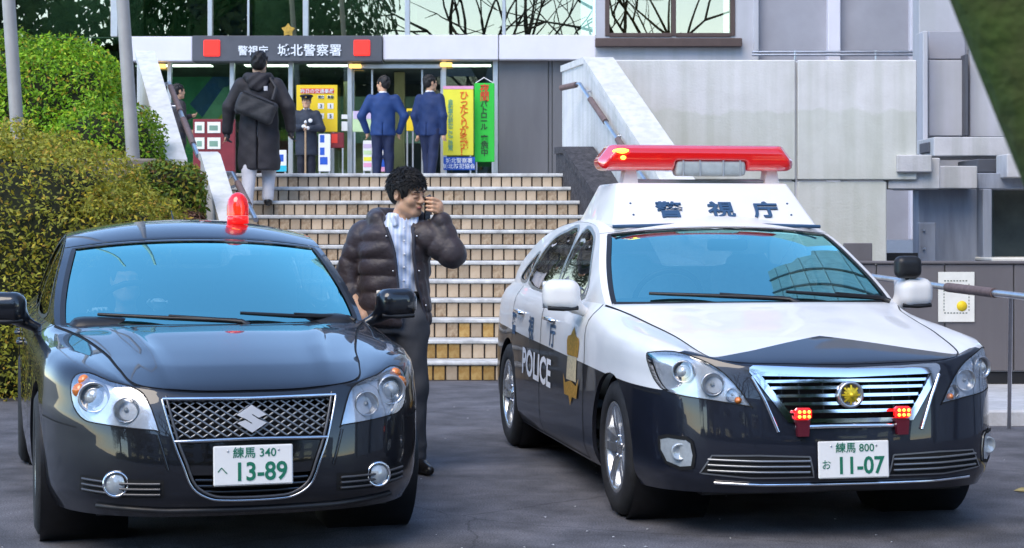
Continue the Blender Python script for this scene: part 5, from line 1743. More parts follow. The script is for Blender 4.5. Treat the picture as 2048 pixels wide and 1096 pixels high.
for sd in (-1,1):
    flank_text('POLICE', 2.75, .585, .215, M['sign_white'], 'lettering', sd, .006, 1.25, .022)
    for ch, y in (('警',3.55),('視',2.95),('庁',2.32)) if sd < 0 else (('警',2.32),('視',2.95),('庁',3.55)):
        flank_text(ch, y, .80, .15, M['ink_blue'], 'lettering', sd, .003, 1.1)
    # badge: shield, pale scroll, wreath
    def decal(pts, m, name, off, par=None):
        uv = cp.N.inv(dens(np.asarray(pts, float), .03), [1,2], (cp.uc(5), cp.uc(11))); uv[:,0] *= sd
        return cp.part(name, trim(cp.N, uv, (), .04, off=off), m, par)
    y0 = 1.78
    bdg = decal([(y0-.15,.79),(y0-.13,.815),(y0-.06,.825),(y0,.87),(y0+.06,.825),(y0+.13,.815),(y0+.15,.79),(y0+.13,.715),(y0-.13,.715)], M['badge_gold'], 'badge', .003)
    decal([(y0-.11,.712),(y0+.11,.712),(y0+.12,.585),(y0-.12,.585)], M['badge_pale'], 'scroll', .003, bdg)
    decal([(y0-.19,.61),(y0-.13,.565),(y0,.585),(y0+.13,.565),(y0+.19,.61),(y0+.15,.50),(y0+.04,.50),(y0,.45),(y0-.04,.50),(y0-.15,.50)], M['badge_gold'], 'wreath', .0055, bdg)
# ------------------------------------------------------------------ planting
def leaf_material(name, rough=.55):
    m = bpy.data.materials.new(name); m.use_nodes = True
    nt = m.node_tree; b = nt.nodes['Principled BSDF']
    at_ = _n(nt, 'ShaderNodeAttribute'); at_.attribute_name = 'leaf_colour'
    nt.links.new(at_.outputs['Color'], b.inputs['Base Color'])
    b.inputs['Roughness'].default_value = rough
    b.inputs['Specular IOR Level'].default_value = .35
    tl = _n(nt, 'ShaderNodeBsdfTranslucent'); nt.links.new(at_.outputs['Color'], tl.inputs[0])
    mx = _n(nt, 'ShaderNodeMixShader'); mx.inputs[0].default_value = .3
    out = nt.nodes['Material Output']
    nt.links.new(b.outputs[0], mx.inputs[1]); nt.links.new(tl.outputs[0], mx.inputs[2]); nt.links.new(mx.outputs[0], out.inputs[0])
    return m
M['leaf'] = leaf_material('leaf')
M['twig'] = mat('twig', (.022,.026,.010), .9, var=.4, scale=12)
M['bark'] = mat('bark', (.045,.038,.03), .9, var=.4, scale=9, bump=.6, bscale=30)
def leaves_mesh(name, pts, nrm, size, cols, seed, spread=.9):
    r = np.random.default_rng(seed)
    n = len(pts)
    d = nrm+r.normal(0, spread, (n,3))+np.array([0,0,.35])
    d /= np.linalg.norm(d, axis=1, keepdims=True)
    a = r.normal(size=(n,3)); a -= (a*d).sum(1, keepdims=True)*d; a /= np.linalg.norm(a, axis=1, keepdims=True)
    b = np.cross(d, a)
    L = size*r.uniform(.65,1.35,(n,1)); Wd = L*r.uniform(.36,.52,(n,1))
    p0 = pts-a*L*.5; p2 = pts+a*L*.5-d*L*.10
    p1 = pts+b*Wd*.5-d*L*.0+d*L*.06; p3 = pts-b*Wd*.5+d*L*.06
    v = np.stack([p0,p1,p2,p3], 1).reshape(-1,3)
    f = np.arange(n*4).reshape(-1,4)
    me = bpy.data.meshes.new(name)
    me.vertices.add(n*4); me.vertices.foreach_set('co', v.ravel())
    me.loops.add(n*4); me.loops.foreach_set('vertex_index', f.ravel())
    me.polygons.add(n); me.polygons.foreach_set('loop_start', np.arange(n)*4)
    me.update(calc_edges=True)
    ca = me.color_attributes.new('leaf_colour', 'FLOAT_COLOR', 'POINT')
    c = np.repeat(np.concatenate([cols, np.ones((n,1))], 1), 4, 0)
    ca.data.foreach_set('color', c.ravel().astype(np.float32))
    return me
def pal(r, n, cols, w, jit=.22):
    k = r.choice(len(cols), n, p=np.array(w)/sum(w))
    c = np.array(cols)[k]*r.uniform(1-jit, 1+jit, (n,1))
    return np.clip(c, 0, 1)
def bush(name, label, ells, n, size, cols, w, base, seed, cat='hedge', zmin=-1, twigs=True, thick=.16, pw=2.0, core=.84):
    """ells: (centre, radii); leaves spread through a shell of their union, clumped."""
    r = np.random.default_rng(seed)
    root = empty(name, base, 0, label, cat)
    P, Nn = [], []
    vol = np.array([e[1][0]*e[1][1]+e[1][1]*e[1][2]+e[1][0]*e[1][2] for e in ells]); vol /= vol.sum()
    for (c, rad), q in zip(ells, vol):
        m = int(n*q)
        u = r.normal(size=(m,3)); u /= (np.abs(u)**pw).sum(1, keepdims=True)**(1/pw)
        lump = 1+.035*np.sin(u[:,0]*7+seed)+.03*np.sin(u[:,2]*9+u[:,1]*6)+.03*np.sin(u[:,0]*19+u[:,2]*17)+.022*np.sin(u[:,1]*31+u[:,2]*37)
        depth = 1-thick*r.random(m)**2
        p = np.array(c)+u*np.array(rad)*(lump*depth)[:,None]+r.normal(0,.012,(m,3))
        keep = p[:,2] > zmin
        for (c2, r2) in ells:
            if c2 is c: continue
            keep &= (((p-np.array(c2))/np.array(r2))**2).sum(1) > .72
        P.append(p[keep]); Nn.append((u/np.array(rad))[keep])
    P = np.concatenate(P); Nn = np.concatenate(Nn); Nn /= np.linalg.norm(Nn, axis=1, keepdims=True)
    # patches of colour follow a slow noise: new growth in drifts
    drift = np.sin(P[:,0]*3.1+seed)+np.sin(P[:,2]*4.3+P[:,0]*1.7)+np.sin(P[:,1]*3.7)
    C = pal(r, len(P), cols, w)
    C *= (1+.10*drift)[:,None]
    me = leaves_mesh('foliage', P-np.array(base), Nn, size, np.clip(C,0,1), seed)
    o = link('foliage', me, M['leaf'], root); o['kind'] = 'stuff'
    if twigs:
        mb = MB()
        for (c, rad) in ells:
            v, f = [], []
            for i in range(9):
                for j in range(14):
                    a, t = math.pi*i/8, 2*math.pi*j/14
                    k = core+.04*math.sin(j*3+i)
                    w3 = np.array([math.sin(a)*math.cos(t), math.sin(a)*math.sin(t), math.cos(a)]); w3 = w3/((np.abs(w3)**pw).sum()**(1/pw))
                    v.append(Vector((c[0]+rad[0]*k*w3[0], c[1]+rad[1]*k*w3[1], max(zmin, c[2]+rad[2]*k*w3[2])))-Vector(base))
            for i in range(8):
                for j in range(14):
                    f.append((i*14+j,i*14+(j+1) % 14,(i+1)*14+(j+1) % 14,(i+1)*14+j))
            mb.add(v, f, True)
        mb.build('branches', M['twig'], root)
    return root
bright = [(.24,.46,.020),(.34,.56,.030),(.15,.32,.015),(.52,.62,.035),(.48,.30,.03),(.06,.15,.012)]
olive = [(.33,.34,.040),(.44,.42,.05),(.23,.24,.03),(.58,.45,.04),(.44,.28,.04),(.13,.14,.02)]
mixed = [(.15,.25,.025),(.26,.32,.03),(.08,.14,.018),(.38,.32,.04),(.2,.1,.03)]
dead = [(.17,.085,.05),(.11,.055,.035),(.24,.13,.07),(.07,.035,.022)]
bush('clipped_hedge', 'bright yellow green clipped hedge around the two flag poles', [((-5.75,20.0,2.2),(1.5,1.2,1.36)),((-4.95,19.7,2.2),(.72,.9,1.20)),((-7.4,20.2,2.1),(1.6,1.2,1.3)),((-4.15,18.4,1.95),(.62,.65,.72))],
     120000, .050, bright, [30,26,20,12,5,7], (-5.2,19.8,1.0), 3, zmin=1.2, pw=2.6)
bush('clipped_hedge', 'olive brown clipped hedge behind the black saloon', [((-4.45,15.6,.75),(1.20,1.15,1.44)),((-6.2,15.7,.8),(1.5,1.2,1.38)),((-3.42,15.45,.55),(.62,.85,1.16))],
     150000, .044, olive, [28,22,22,12,8,8], (-4.6,15.6,0), 7, zmin=0, pw=5.0, core=.83, thick=.2)
bush('small_shrub', 'small green and yellow shrub beside the lower stair parapet', [((-3.22,16.75,1.66),(.36,.30,.34)),((-3.45,16.5,1.45),(.32,.28,.32))], 12000, .05, mixed, [30,25,20,17,8], (-3.25,16.7,1.2), 9, 'shrub', zmin=1.1, pw=3.2, thick=.4)
bush('dry_shrub', 'withered brown shrub below the small green shrub', [((-3.0,16.45,1.28),(.26,.25,.28))], 6000, .045, dead, [3,3,2,2], (-3.0,16.45,1.0), 10, 'shrub', zmin=.95)
pl = empty('planter_wall', (-4.6,17.2,0), 0, 'weathered concrete retaining wall of the raised planting bed', 'wall')
MB().box((-4.4,0,0),(1.20,.3,2.06), .02).build('wall_body', mat('concrete_brown', (.21,.18,.145), .9, var=.25, scale=4, bump=.4, bscale=40), pl)
MB().box((-4.4,.301,0),(.95,3.6,1.75)).build('soil', M['concrete_dark'], pl)

for i, (a, b, D, lab) in enumerate(((22,40,17.45,'grey metal flag pole rising from the left end of the hedge'),(250,271,17.3,'grey metal flag pole beside the white parapet'))):
    z0 = CH-((268 if i == 0 else 314)-YH)*D/F_
    xb = (b-1024)*D/F_; xt = (a-1024)*D/F_; zt = CH+YH*D/F_
    k = (xt-xb)/(zt-z0)
    pr = empty('flag_pole', (xb,D,z0-.35), 0, lab, 'pole', 'flag poles in the hedge')
    MB().tube([(0,0,0),(k*3,0,3),(k*8,0,8)], [.066,.060,.045], 16).build('shaft', M['pole_grey'], pr)
    MB().lathe([(0,-.2),(.085,-.2),(.085,.0),(.07,.03),(0,.03)], 18).build('base_collar', M['pole_grey'], pr)

# leaning mossy trunk close to the camera
def moss():
    m = mat('moss', (.05,.042,.018), .95, col2=(.055,.105,.014), scale=6, bump=.9, bscale=40, detail=6)
    return m
tr = empty('street_tree', (1.22,2.0,0), 0, 'mossy leaning tree trunk beside the terrace close to the viewer', 'tree')
a = Vector(W(2226,520,1.9)); b = Vector(W(2029,40,1.9))
d_ = (b-a).normalized()
base = Vector((1.22,2.0,0))
pts = [base, base+Vector((-.18,-.03,.55)), a+d_*-.30, a, a+(b-a)*.5, b, b+d_*.5, b+d_*1.2+Vector((.5,-.5,.5)), b+d_*2.0+Vector((2.2,-2.4,1.8))]
o0 = tr.location.copy()
MB().tube([p-o0 for p in pts], [.085,.07,.06,.056,.056,.055,.052,.05,.04], 16).build('trunk', moss(), tr)
lp = b+d_*2.0+Vector((2.2,-2.4,1.8))
br = MB()
rr_ = random.Random(8)
tips = []
for k in range(9):
    dv = Vector((rr_.uniform(-1,1), rr_.uniform(-.6,1), rr_.uniform(.2,1))).normalized()
    q = [lp-o0+Vector((0,0,-.2)), lp-o0+dv*.6, lp-o0+dv*1.3+Vector((0,0,.2))]
    br.tube(q, [.03,.018,.006], 7); tips.append(q[-1]+o0)
br.build('limb', M['bark'], tr)
rs_ = np.random.default_rng(3)
cp_ = np.concatenate([np.array(t)+rs_.normal(0,.35,(220,3)) for t in tips])
me = leaves_mesh('crown', cp_-np.array(o0), rs_.normal(size=cp_.shape), .09, pal(rs_, len(cp_), bright, [3,2,3,1,0,1]), 4)
ob = link('crown', me, M['leaf'], tr); ob['kind'] = 'stuff'

# ------------------------------------------------------------------ across the street (seen as reflections in glass and paint)
def bare_tree(label, base, h, seed, rad=.28):
    r = random.Random(seed); root = empty('bare_tree', base, 0, label, 'tree')
    trunk, limbs = MB(), MB()
    def grow(p, d, ln, rd, lev):
        q = [p]; dd = d.copy()
        for k in range(4):
            dd = (dd+Vector((r.uniform(-.18,.18), r.uniform(-.18,.18), r.uniform(-.04,.12)))).normalized()
            q.append(q[-1]+dd*ln/4)
        (trunk if lev == 0 else limbs).tube(q, [rd*(1-.14*i) for i in range(5)], 8 if lev < 2 else 5, cap=False)
        if lev >= 4: return
        for k in range(3 if lev < 3 else 2):
            a = r.uniform(0, 6.28); t = r.uniform(.45,.85)
            ax = dd.orthogonal().normalized(); ax.rotate(Matrix.Rotation(a, 3, dd))
            nd = (dd*math.cos(t)+ax*math.sin(t)).normalized()
            grow(q[r.choice((3,4)) if k else 4], nd, ln*r.uniform(.6,.8), rd*r.uniform(.45,.6), lev+1)
    grow(Vector((0,0,0)), Vector((r.uniform(-.1,.1),0,1)).normalized(), h*.36, rad, 0)
    trunk.build('trunk', M['bark'], root); limbs.build('crown', M['bark'], root)
bare_tree('leafless street tree across the road mirrored in the entrance glass', (-2.0,-17,0), 17, 2)
bare_tree('forked leafless tree across the road mirrored in the office window', (3.6,-16,0), 18, 5, .34)
bare_tree('crooked leafless tree across the road between the street trees', (.6,-19,0), 19, 9, .36)
bare_tree('slender leafless tree across the road beside the grey block', (8.5,-19,0), 16, 12)
def evergreen(label, base, h, w, seed):
    r = np.random.default_rng(seed); root = empty('evergreen_tree', base, 0, label, 'tree')
    MB().tube([(0,0,0),(.1,0,h*.4),(0,.1,h*.85)], [.35,.25,.08], 10).build('trunk', M['bark'], root)
    n = 15000
    u = r.normal(size=(n,3)); u /= np.linalg.norm(u, axis=1, keepdims=True)
    lump = 1+.16*np.sin(u[:,0]*6+seed)+.14*np.sin(u[:,2]*7+u[:,1]*5)
    p = u*np.array([w,w,h*.42])*(lump*r.uniform(.55,1,n)**.5)[:,None]+np.array([0,0,h*.58])
    me = leaves_mesh('crown', p, u, .5, pal(r, n, [(.03,.07,.02),(.05,.10,.025),(.02,.05,.018)], [3,2,2]), seed)
    o = link('crown', me, M['leaf'], root); o['kind'] = 'stuff'
evergreen('broad dark evergreen across the road mirrored in the left panes', (-11,-17,0), 17, 5.0, 21)
evergreen('tall dark evergreen across the road at the end of the row', (-21,-19,0), 19, 5.5, 22)
evergreen('rounded dark evergreen behind the leafless trees across the road', (15,-24,0), 13, 5.0, 23)
ob_ = empty('reflection_block', (14,-34,0), 0, 'grey office block added across the road to darken reflections', 'building')  # unseen block, added so the car paint mirrors something darker
MB().box((-40,-8,0),(30,0,10.5)).build('wall', M['wall_shade'], ob_)
for i in range(11):
    for j in range(3):
        MB().box((-37+i*6,.0,1.4+3.0*j),(-33.5+i*6,.06,3.2+3.0*j)).build('window', M['facade_glass_upper'], ob_)
sb = empty('side_block', (8.6,12,0), 0, 'tall panelled office block beside the yard mirrored in the patrol car windscreen', 'building')
MB().box((0,-9,0),(10,12,24)).build('wall', M['concrete_blue'], sb)
for j in range(8):
    MB().box((-.12,-8.7+j*2.6,0),(-.001,-8.45+j*2.6,24)).build('pilaster', M['black'], sb)
for k in range(7):
    MB().box((-.05,-9,2.9+3.1*k),(-.002,12,3.05+3.1*k)).build('floor_band', M['wall_shade'], sb)
bank = bush('reflection_hedge', 'long dark hedge added behind the viewer to darken reflections', [((x,-12.5,.2),(3.2,.9,1.15)) for x in (-16,-11,-6,-1,4,9,14)], 9000, .22, [(.05,.10,.02),(.08,.13,.03),(.03,.06,.015)], [3,2,2], (0,-12.5,0), 31, zmin=0)  # unseen hedge, added to darken low reflections in the car fronts

# ------------------------------------------------------------------ fallen petals on the asphalt
def petals():
    r = random.Random(17); m = MB()
    spots = [(r.uniform(-2.9,3.2), r.uniform(6.2,14)) for _ in range(70)] + [(r.uniform(-.6,.6), r.uniform(6.3,8.2)) for _ in range(45)] + [(r.uniform(-2.6,-1.9), r.uniform(6.3,7.6)) for _ in range(30)]
    for x, y in spots:
        s = r.uniform(.004,.011); a = r.uniform(0,6.28)
        c, sn = math.cos(a)*s, math.sin(a)*s
        m.add([(x+c,y+sn,.004),(x-sn*.7,y+c*.7,.007),(x-c,y-sn,.0045),(x+sn*.7,y-c*.7,.008)], [(0,1,2,3)])
    return m
o = petals().build('fallen_petals', M['white_plain']); tag(o, 'pale petals and flakes scattered on the asphalt', 'petals', kind='stuff')
# ------------------------------------------------------------------ people
M['skin'] = mat('skin', (.62,.36,.22), .5, var=.08, scale=25, bump=.05, bscale=200)
M['skin'].node_tree.nodes['Principled BSDF'].inputs['Subsurface Weight'].default_value = .08
M['hair'] = mat('hair', (.009,.008,.008), .58, var=.4, scale=60)
M['puffer'] = mat('puffer', (.036,.026,.029), .5, var=.25, scale=10, bump=.28, bscale=60, sheen=.1)
M['puffer_lining'] = mat('puffer_lining', (.035,.036,.05), .6, var=.2, scale=14)
M['trouser_grey'] = mat('trouser_grey', (.055,.058,.066), .8, var=.2, scale=6, bump=.2, bscale=160)
M['leather'] = mat('leather', (.012,.011,.011), .3, var=.2, scale=20)
M['coat_dark'] = mat('coat_dark', (.030,.027,.031), .7, var=.25, scale=7, bump=.3, bscale=40)
M['bag_grey'] = mat('bag_grey', (.035,.034,.038), .6, var=.25, scale=16, bump=.3, bscale=60)
M['jeans_white'] = mat('jeans_white', (.58,.57,.60), .8, var=.08, scale=6, bump=.3, bscale=40)
M['suit_blue'] = mat('suit_blue', (.012,.045,.165), .7, var=.15, scale=6, bump=.15, bscale=140)
M['suit_dark_blue'] = mat('suit_dark_blue', (.009,.028,.105), .7, var=.15, scale=6, bump=.15, bscale=140)
M['suit_navy'] = mat('suit_navy', (.010,.018,.060), .7, var=.2, scale=6)
M['uniform'] = mat('uniform', (.028,.036,.055), .7, var=.2, scale=8)
M['uniform_dark'] = mat('uniform_dark', (.012,.014,.026), .7, var=.2, scale=8)
M['glove_white'] = mat('glove_white', (.78,.78,.78), .7, var=.05, scale=20)
M['wood'] = mat('wood', (.42,.28,.16), .5, var=.2, scale=14)
M['belt'] = mat('belt', (.010,.010,.010), .35)
def shirt_material():
    m = mat('shirt', (.62,.70,.84), .75)
    nt = m.node_tree; b = nt.nodes['Principled BSDF']
    tc = _n(nt, 'ShaderNodeTexCoord'); wv = _n(nt, 'ShaderNodeTexWave', wave_type='BANDS', bands_direction='X')
    wv.inputs['Scale'].default_value = 14; wv.inputs['Distortion'].default_value = .6
    nt.links.new(tc.outputs['Object'], wv.inputs['Vector'])
    rp = _n(nt, 'ShaderNodeValToRGB'); rp.color_ramp.elements[0].color = (.50,.60,.80,1); rp.color_ramp.elements[1].color = (.74,.78,.86,1)
    nt.links.new(wv.outputs['Fac'], rp.inputs[0]); nt.links.new(rp.outputs[0], b.inputs['Base Color'])
    return m
M['shirt'] = shirt_material()

def head_f(P, c, Rm, s=1.0):
    q = (P-np.asarray(c)) @ Rm / s
    d = s_ell(q, (0,.016,.034), (.076,.095,.088))
    d = su(d, s_ell(q, (0,-.026,-.036), (.060,.064,.078)), .03)
    d = su(d, s_ell(q, (0,-.066,-.092), (.026,.022,.022)), .025)
    for sx in (-1,1):
        d = su(d, s_ell(q, (sx*.040,-.060,-.022), (.028,.028,.030)), .02)          # cheek
        d = su(d, s_cap(q, (sx*.050,-.01,-.07), (sx*.020,-.068,-.092), .022,.018), .03)  # jaw
        d = su(d, s_cap(q, (sx*.012,-.088,.030), (sx*.046,-.076,.030), .010), .014)  # brow
        d = ss(d, s_ell(q, (sx*.030,-.096,.008), (.020,.016,.012)), .012)
        d = su(d, s_ell(q, (sx*.030,-.083,.006), (.016,.010,.010)), .006)           # lid
        d = su(d, s_ell(q, (sx*.079,.018,-.002), (.011,.022,.034), rotm(0,0,sx*.35)), .008)   # ear
        d = ss(d, s_ell(q, (sx*.090,.012,.002), (.008,.010,.016)), .006)
        d = su(d, s_ell(q, (sx*.013,-.102,-.024), (.009,.011,.008)), .008)          # nostril wing
    d = su(d, s_cap(q, (0,-.086,.022), (0,-.112,-.018), .008,.012), .014)
    d = su(d, s_ell(q, (0,-.091,-.049), (.024,.012,.0065)), .008)
    d = su(d, s_ell(q, (0,-.089,-.062), (.020,.012,.007)), .008)
    d = ss(d, s_ell(q, (0,-.105,-.0555), (.024,.010,.0018)), .003)
    return d*s
def hair_f(P, c, Rm, s=1.0, vol=1.0, fringe=.045, nape=-.04):
    q = (P-np.asarray(c)) @ Rm / s
    n = .006*np.sin(q[...,0]*95+q[...,2]*60)+.005*np.sin(q[...,1]*110-q[...,2]*80+1)+.004*np.sin(q[...,0]*190+q[...,1]*170)
    d = s_ell(q, (0,.020,.040), (.088*vol,.106*vol,.096*vol))-n*vol
    d = su(d, s_ell(q, (0,.060,-.005), (.074*vol,.060*vol,.075)), .02)
    # clear the face and the ears
    d = ss(d, s_box(q, (0,-.115,-.055), (.078,.068,fringe+.058), .03), .012)
    d = ss(d, s_box(q, (0,-.10,-.115), (.12,.10,.075), .02), .015)
    for sx in (-1,1):
        d = ss(d, s_ell(q, (sx*.088,.014,-.004), (.030,.026,.036)), .01)
        d = su(d, s_cap(q, (sx*.076,-.018,.03), (sx*.072,-.022,-.018), .008,.003), .01)
    d = np.maximum(d, (nape-.03)-q[...,2])
    return d*s
def strands(c, Rm, n, seed, s=1.0, vol=1.0, ln=.035):
    r = random.Random(seed); m = MB(); Rm = np.asarray(Rm); c = np.asarray(c)
    for _ in range(n):
        t, z = r.uniform(0,6.28), r.uniform(-.15,1)
        k = math.sqrt(max(0,1-z*z))
        u = np.array([k*math.cos(t), k*math.sin(t), z])
        if u[1] < -.60 and z < .30: continue
        if u[1] < .25 and z < .12: continue
        p = np.array([0,.020,.040])+u*np.array([.086,.104,.094])*vol
        tg = np.cross(u, [r.uniform(-1,1), r.uniform(-1,1), r.uniform(-.3,.3)]); tg /= max(np.linalg.norm(tg), 1e-6)
        L = ln*r.uniform(.5,1.3)
        fl_ = np.array([r.uniform(-.9,.9)+.15, r.uniform(-.9,.6)-.1, r.uniform(-.6,.3)]); tg = fl_-u*(fl_ @ u); tg /= max(np.linalg.norm(tg), 1e-6)
        q = [p-u*.010, p+tg*L*.5+u*L*.16, p+tg*L*1.05+u*L*.12]
        m.tube([tuple(c+(Rm @ (x*s))) for x in q], [.0034*s,.0032*s,.0006*s], 4, cap=False)
    return m
def col_f(P, prof, yaw=0.0, c=(0,0)):
    """Elliptic column; prof: list of (z, a, b, x shift, y shift)."""
    prof = np.array(prof, float)
    z = P[...,2]
    a, b, sx, sy = [np.interp(z, prof[:,0], prof[:,i]) for i in (1,2,3,4)]
    x = P[...,0]-c[0]; y = P[...,1]-c[1]
    cs, sn = math.cos(yaw), math.sin(yaw)
    lx, ly = cs*x+sn*y-sx, -sn*x+cs*y-sy
    k = np.sqrt((lx/a)**2+(ly/b)**2)
    d = (k-1)*np.minimum(a, b)
    return d, lx, ly
def zcap(d, z, z0, z1, k=.03):
    return -su(-d, -np.maximum(z0-z, z-z1), k)
def quilt(t, step, amp): return amp*np.abs(np.sin(np.pi*t/step))**.45
def fist(P, c, sc=1.0): return s_ell(P, c, (.040*sc,.045*sc,.050*sc))

def hand_f(P, wrist, palm, dirf, side, bend, up, s=1.0):
    """Relaxed hand: palm, four unequal bent fingers, thumb from the side of the palm."""
    wrist, palm = np.asarray(wrist, float), np.asarray(palm, float)
    f = np.asarray(dirf, float); f /= np.linalg.norm(f)
    sd = np.asarray(side, float); sd = sd-f*(sd @ f); sd /= np.linalg.norm(sd)
    nb = np.cross(f, sd)*bend
    d = s_cap(P, wrist, palm, .024*s, .030*s)
    d = su(d, s_cap(P, palm-sd*.022*s, palm+sd*.022*s, .021*s), .02)
    for k, L in enumerate((.062,.072,.068,.052)):
        o = palm+sd*(-.030+.020*k)*s+f*.018*s
        m1 = o+(f*.6+nb*.35)*L*.6*s; t = m1+(f*.35+nb*.9)*L*.55*s
        d = su(d, s_cap(P, o, m1, .0095*s,.0088*s), .006); d = su(d, s_cap(P, m1, t, .0088*s,.0072*s), .004)
    o = palm-sd*.034*s-f*.012*s
    t1 = o-sd*.022*s+f*.030*s+nb*.012*s; t2 = t1+f*.028*s+nb*.012*s
    d = su(d, s_cap(P, o, t1, .012*s,.0105*s), .008); d = su(d, s_cap(P, t1, t2, .0105*s,.008*s), .004)
    return d

# ---- man in the brown down jacket on the phone
def phone_man():
    base = (-.67,10.29,0)
    root = empty('person', base, 0, 'man in brown quilted down jacket talking on a phone beside the black saloon', 'person')
    yaw = R(24)
    Rh = rotm(0,0,R(52)) @ rotm(R(13),0,0) @ rotm(0,R(-6),0)
    hc = V3(.078,-.035,1.590)
    hs = V3(.010,.045,0)
    wr, pm = V3(.247,-.085,1.455)+hs, V3(.236,-.105,1.520)+hs
    def hand_phone(P):
        d = s_cap(P, wr, pm, .026,.030)
        d = su(d, s_ell(P, V3(.240,-.105,1.515)+hs, (.026,.036,.045)), .02)
        for k, (L, z) in enumerate(((.060,1.478),(.070,1.500),(.072,1.523),(.064,1.545))):
            kn = V3(.240,-.128,z+.008)+hs; m1 = kn+V3(-.030,-.020,.010); t = m1+V3(-.034,.006,.004)
            d = su(d, s_cap(P, kn, m1, .0105,.010), .006); d = su(d, s_cap(P, m1, t, .0098,.008), .004)
        t0 = V3(.232,-.085,1.49)+hs; t1 = V3(.196,-.080,1.545)+hs; t2 = V3(.183,-.085,1.572)+hs
        d = su(d, s_cap(P, t0, t1, .013,.011), .01); d = su(d, s_cap(P, t1, t2, .0105,.008), .004)
        return d
    def body(P):
        d = head_f(P, hc, Rh)
        d = su(d, s_cap(P, (.020,.000,1.41), (.064,-.018,1.535), .056,.052), .03)
        t, _, _ = col_f(P, [(.88,.13,.09,0,0),(1.05,.13,.09,0,0),(1.30,.15,.10,0,0),(1.43,.10,.07,0,0)], yaw)
        d = su(d, zcap(t, P[...,2], .86, 1.44), .04)
        d = su(d, s_cap(P, (-.16,.02,1.37), (-.27,.04,1.12), .045,.038), .03)
        d = su(d, s_cap(P, (-.27,.04,1.12), (-.20,-.10,.93), .036,.028), .02)
        d = su(d, s_ell(P, (-.17,-.13,.89), (.035,.04,.045)), .02)
        d = su(d, s_cap(P, (.17,-.04,1.37), (.325,-.07,1.235), .045,.038), .03)
        d = su(d, s_cap(P, (.325,-.07,1.235), wr, .036,.026), .02)
        d = su(d, hand_phone(P), .012)
        for sx in (-1,1):
            d = su(d, s_cap(P, (sx*.08,0,.92), (sx*.085,0,.50), .07,.048), .03)
            d = su(d, s_cap(P, (sx*.085,0,.50), (sx*.09,.01,.07), .046,.034), .02)
        return d
    axb = [graded(-.40,.42,.0052,-.05,.29,.02), graded(-.25,.22,.0055,-.19,.11,.02), graded(.0,1.76,.0055,1.40,1.74,.025)]
    link('body', sdf_mesh('body', body, axes=axb), M['skin'], root)
    # hair, brows, lashes
    hm = sdf_mesh('hair', lambda P: hair_f(P, hc, Rh, 1.0, 1.05, .058), hc-.19, hc+.19, .0065)
    h = link('hair', hm, M['hair'], root)
    strands(hc, Rh, 2000, 5, 1.0, 1.05, .048).build('curls', M['hair'], h)
    for sx in (-1,1):
        fm = MB()
        for q, r in (([(.012,-.099,.030),(.030,-.098,.036),(.048,-.084,.032)], [.0024,.0030,.0018]), ([(.017,-.095,.002),(.030,-.096,.0),(.043,-.088,.001)], [.0010,.0014,.0009])):
            fm.tube([tuple(hc+Rh @ V3(sx*a, b, c)) for a, b, c in q], r, 6)
        fm.build('brow', M['hair'], h)
    lip = MB().tube([tuple(hc+Rh @ V3(a, b, c)) for a, b, c in ((-.019,-.0935,-.0585),(-.008,-.1045,-.0535),(.008,-.1045,-.0535),(.019,-.0935,-.0585))], [.003,.0052,.0052,.003], 6)
    lip.tube([tuple(hc+Rh @ V3(a, b, c)) for a, b, c in ((-.015,-.093,-.0625),(0,-.1025,-.0635),(.015,-.093,-.0625))], [.003,.0055,.003], 6)
    lip.build('lips', mat('lips', (.42,.16,.13), .45), root)
    # shirt and collar
    def shirt(P):
        d, lx, ly = col_f(P, [(.95,.165,.105,0,.0),(1.05,.165,.108,0,0),(1.25,.185,.120,0,0),(1.36,.18,.115,0,0),(1.43,.11,.085,.01,0),(1.475,.068,.068,.02,-.01)], yaw)
        wr_ = .0035*np.sin(P[...,2]*70+lx*40)+.003*np.sin(P[...,2]*33-lx*70)
        d = zcap(d-wr_, P[...,2], .94, 1.485, .02)
        d = np.maximum(d, -(s_cap(P, (.020,-.000,1.40), (.070,-.020,1.56), .060,.060)))
        for sx in (-1,1):   # collar wings
            d = su(d, s_box(P, tuple(V3(.034,-.012,1.448)+rotm(0,0,yaw) @ V3(sx*.052,-.052,-.012)), (.014,.036,.034), .012, rotm(0,sx*.35,yaw+sx*.75)), .006)
        return d
    so_ = link('shirt', sdf_mesh('shirt', shirt, (-.26,-.24,.92), (.27,.20,1.52), .0075), M['shirt'], root)
    pk = None
    for k in range(5):
        z = 1.10+k*.075
        dv = rotm(0,0,yaw) @ V3(.012,-(np.interp(z, [1.05,1.25,1.36],[.110,.122,.117])+.004),0)
        MB().lathe([(0,.004),(.006,.003),(.006,0)], 8, Matrix.Translation((dv[0],dv[1],z)) @ Matrix.Rotation(R(90),4,'X')).build('button', M['white_plain'], so_)
    # jacket
    def sleeve(P, a, b, ra, rb, step=.082, amp=.009):
        a, b = V3(*a), V3(*b); ab = b-a; L = np.linalg.norm(ab)
        t = np.clip(((P-a) @ ab)/(L*L), 0, 1)
        w = .0025*np.sin(P[...,0]*70+P[...,2]*45)+.0022*np.sin(P[...,1]*85-P[...,2]*40)
        return np.linalg.norm(P-a-t[...,None]*ab, axis=-1)-(ra+(rb-ra)*t)-quilt(t*L, step, amp)-w*.7
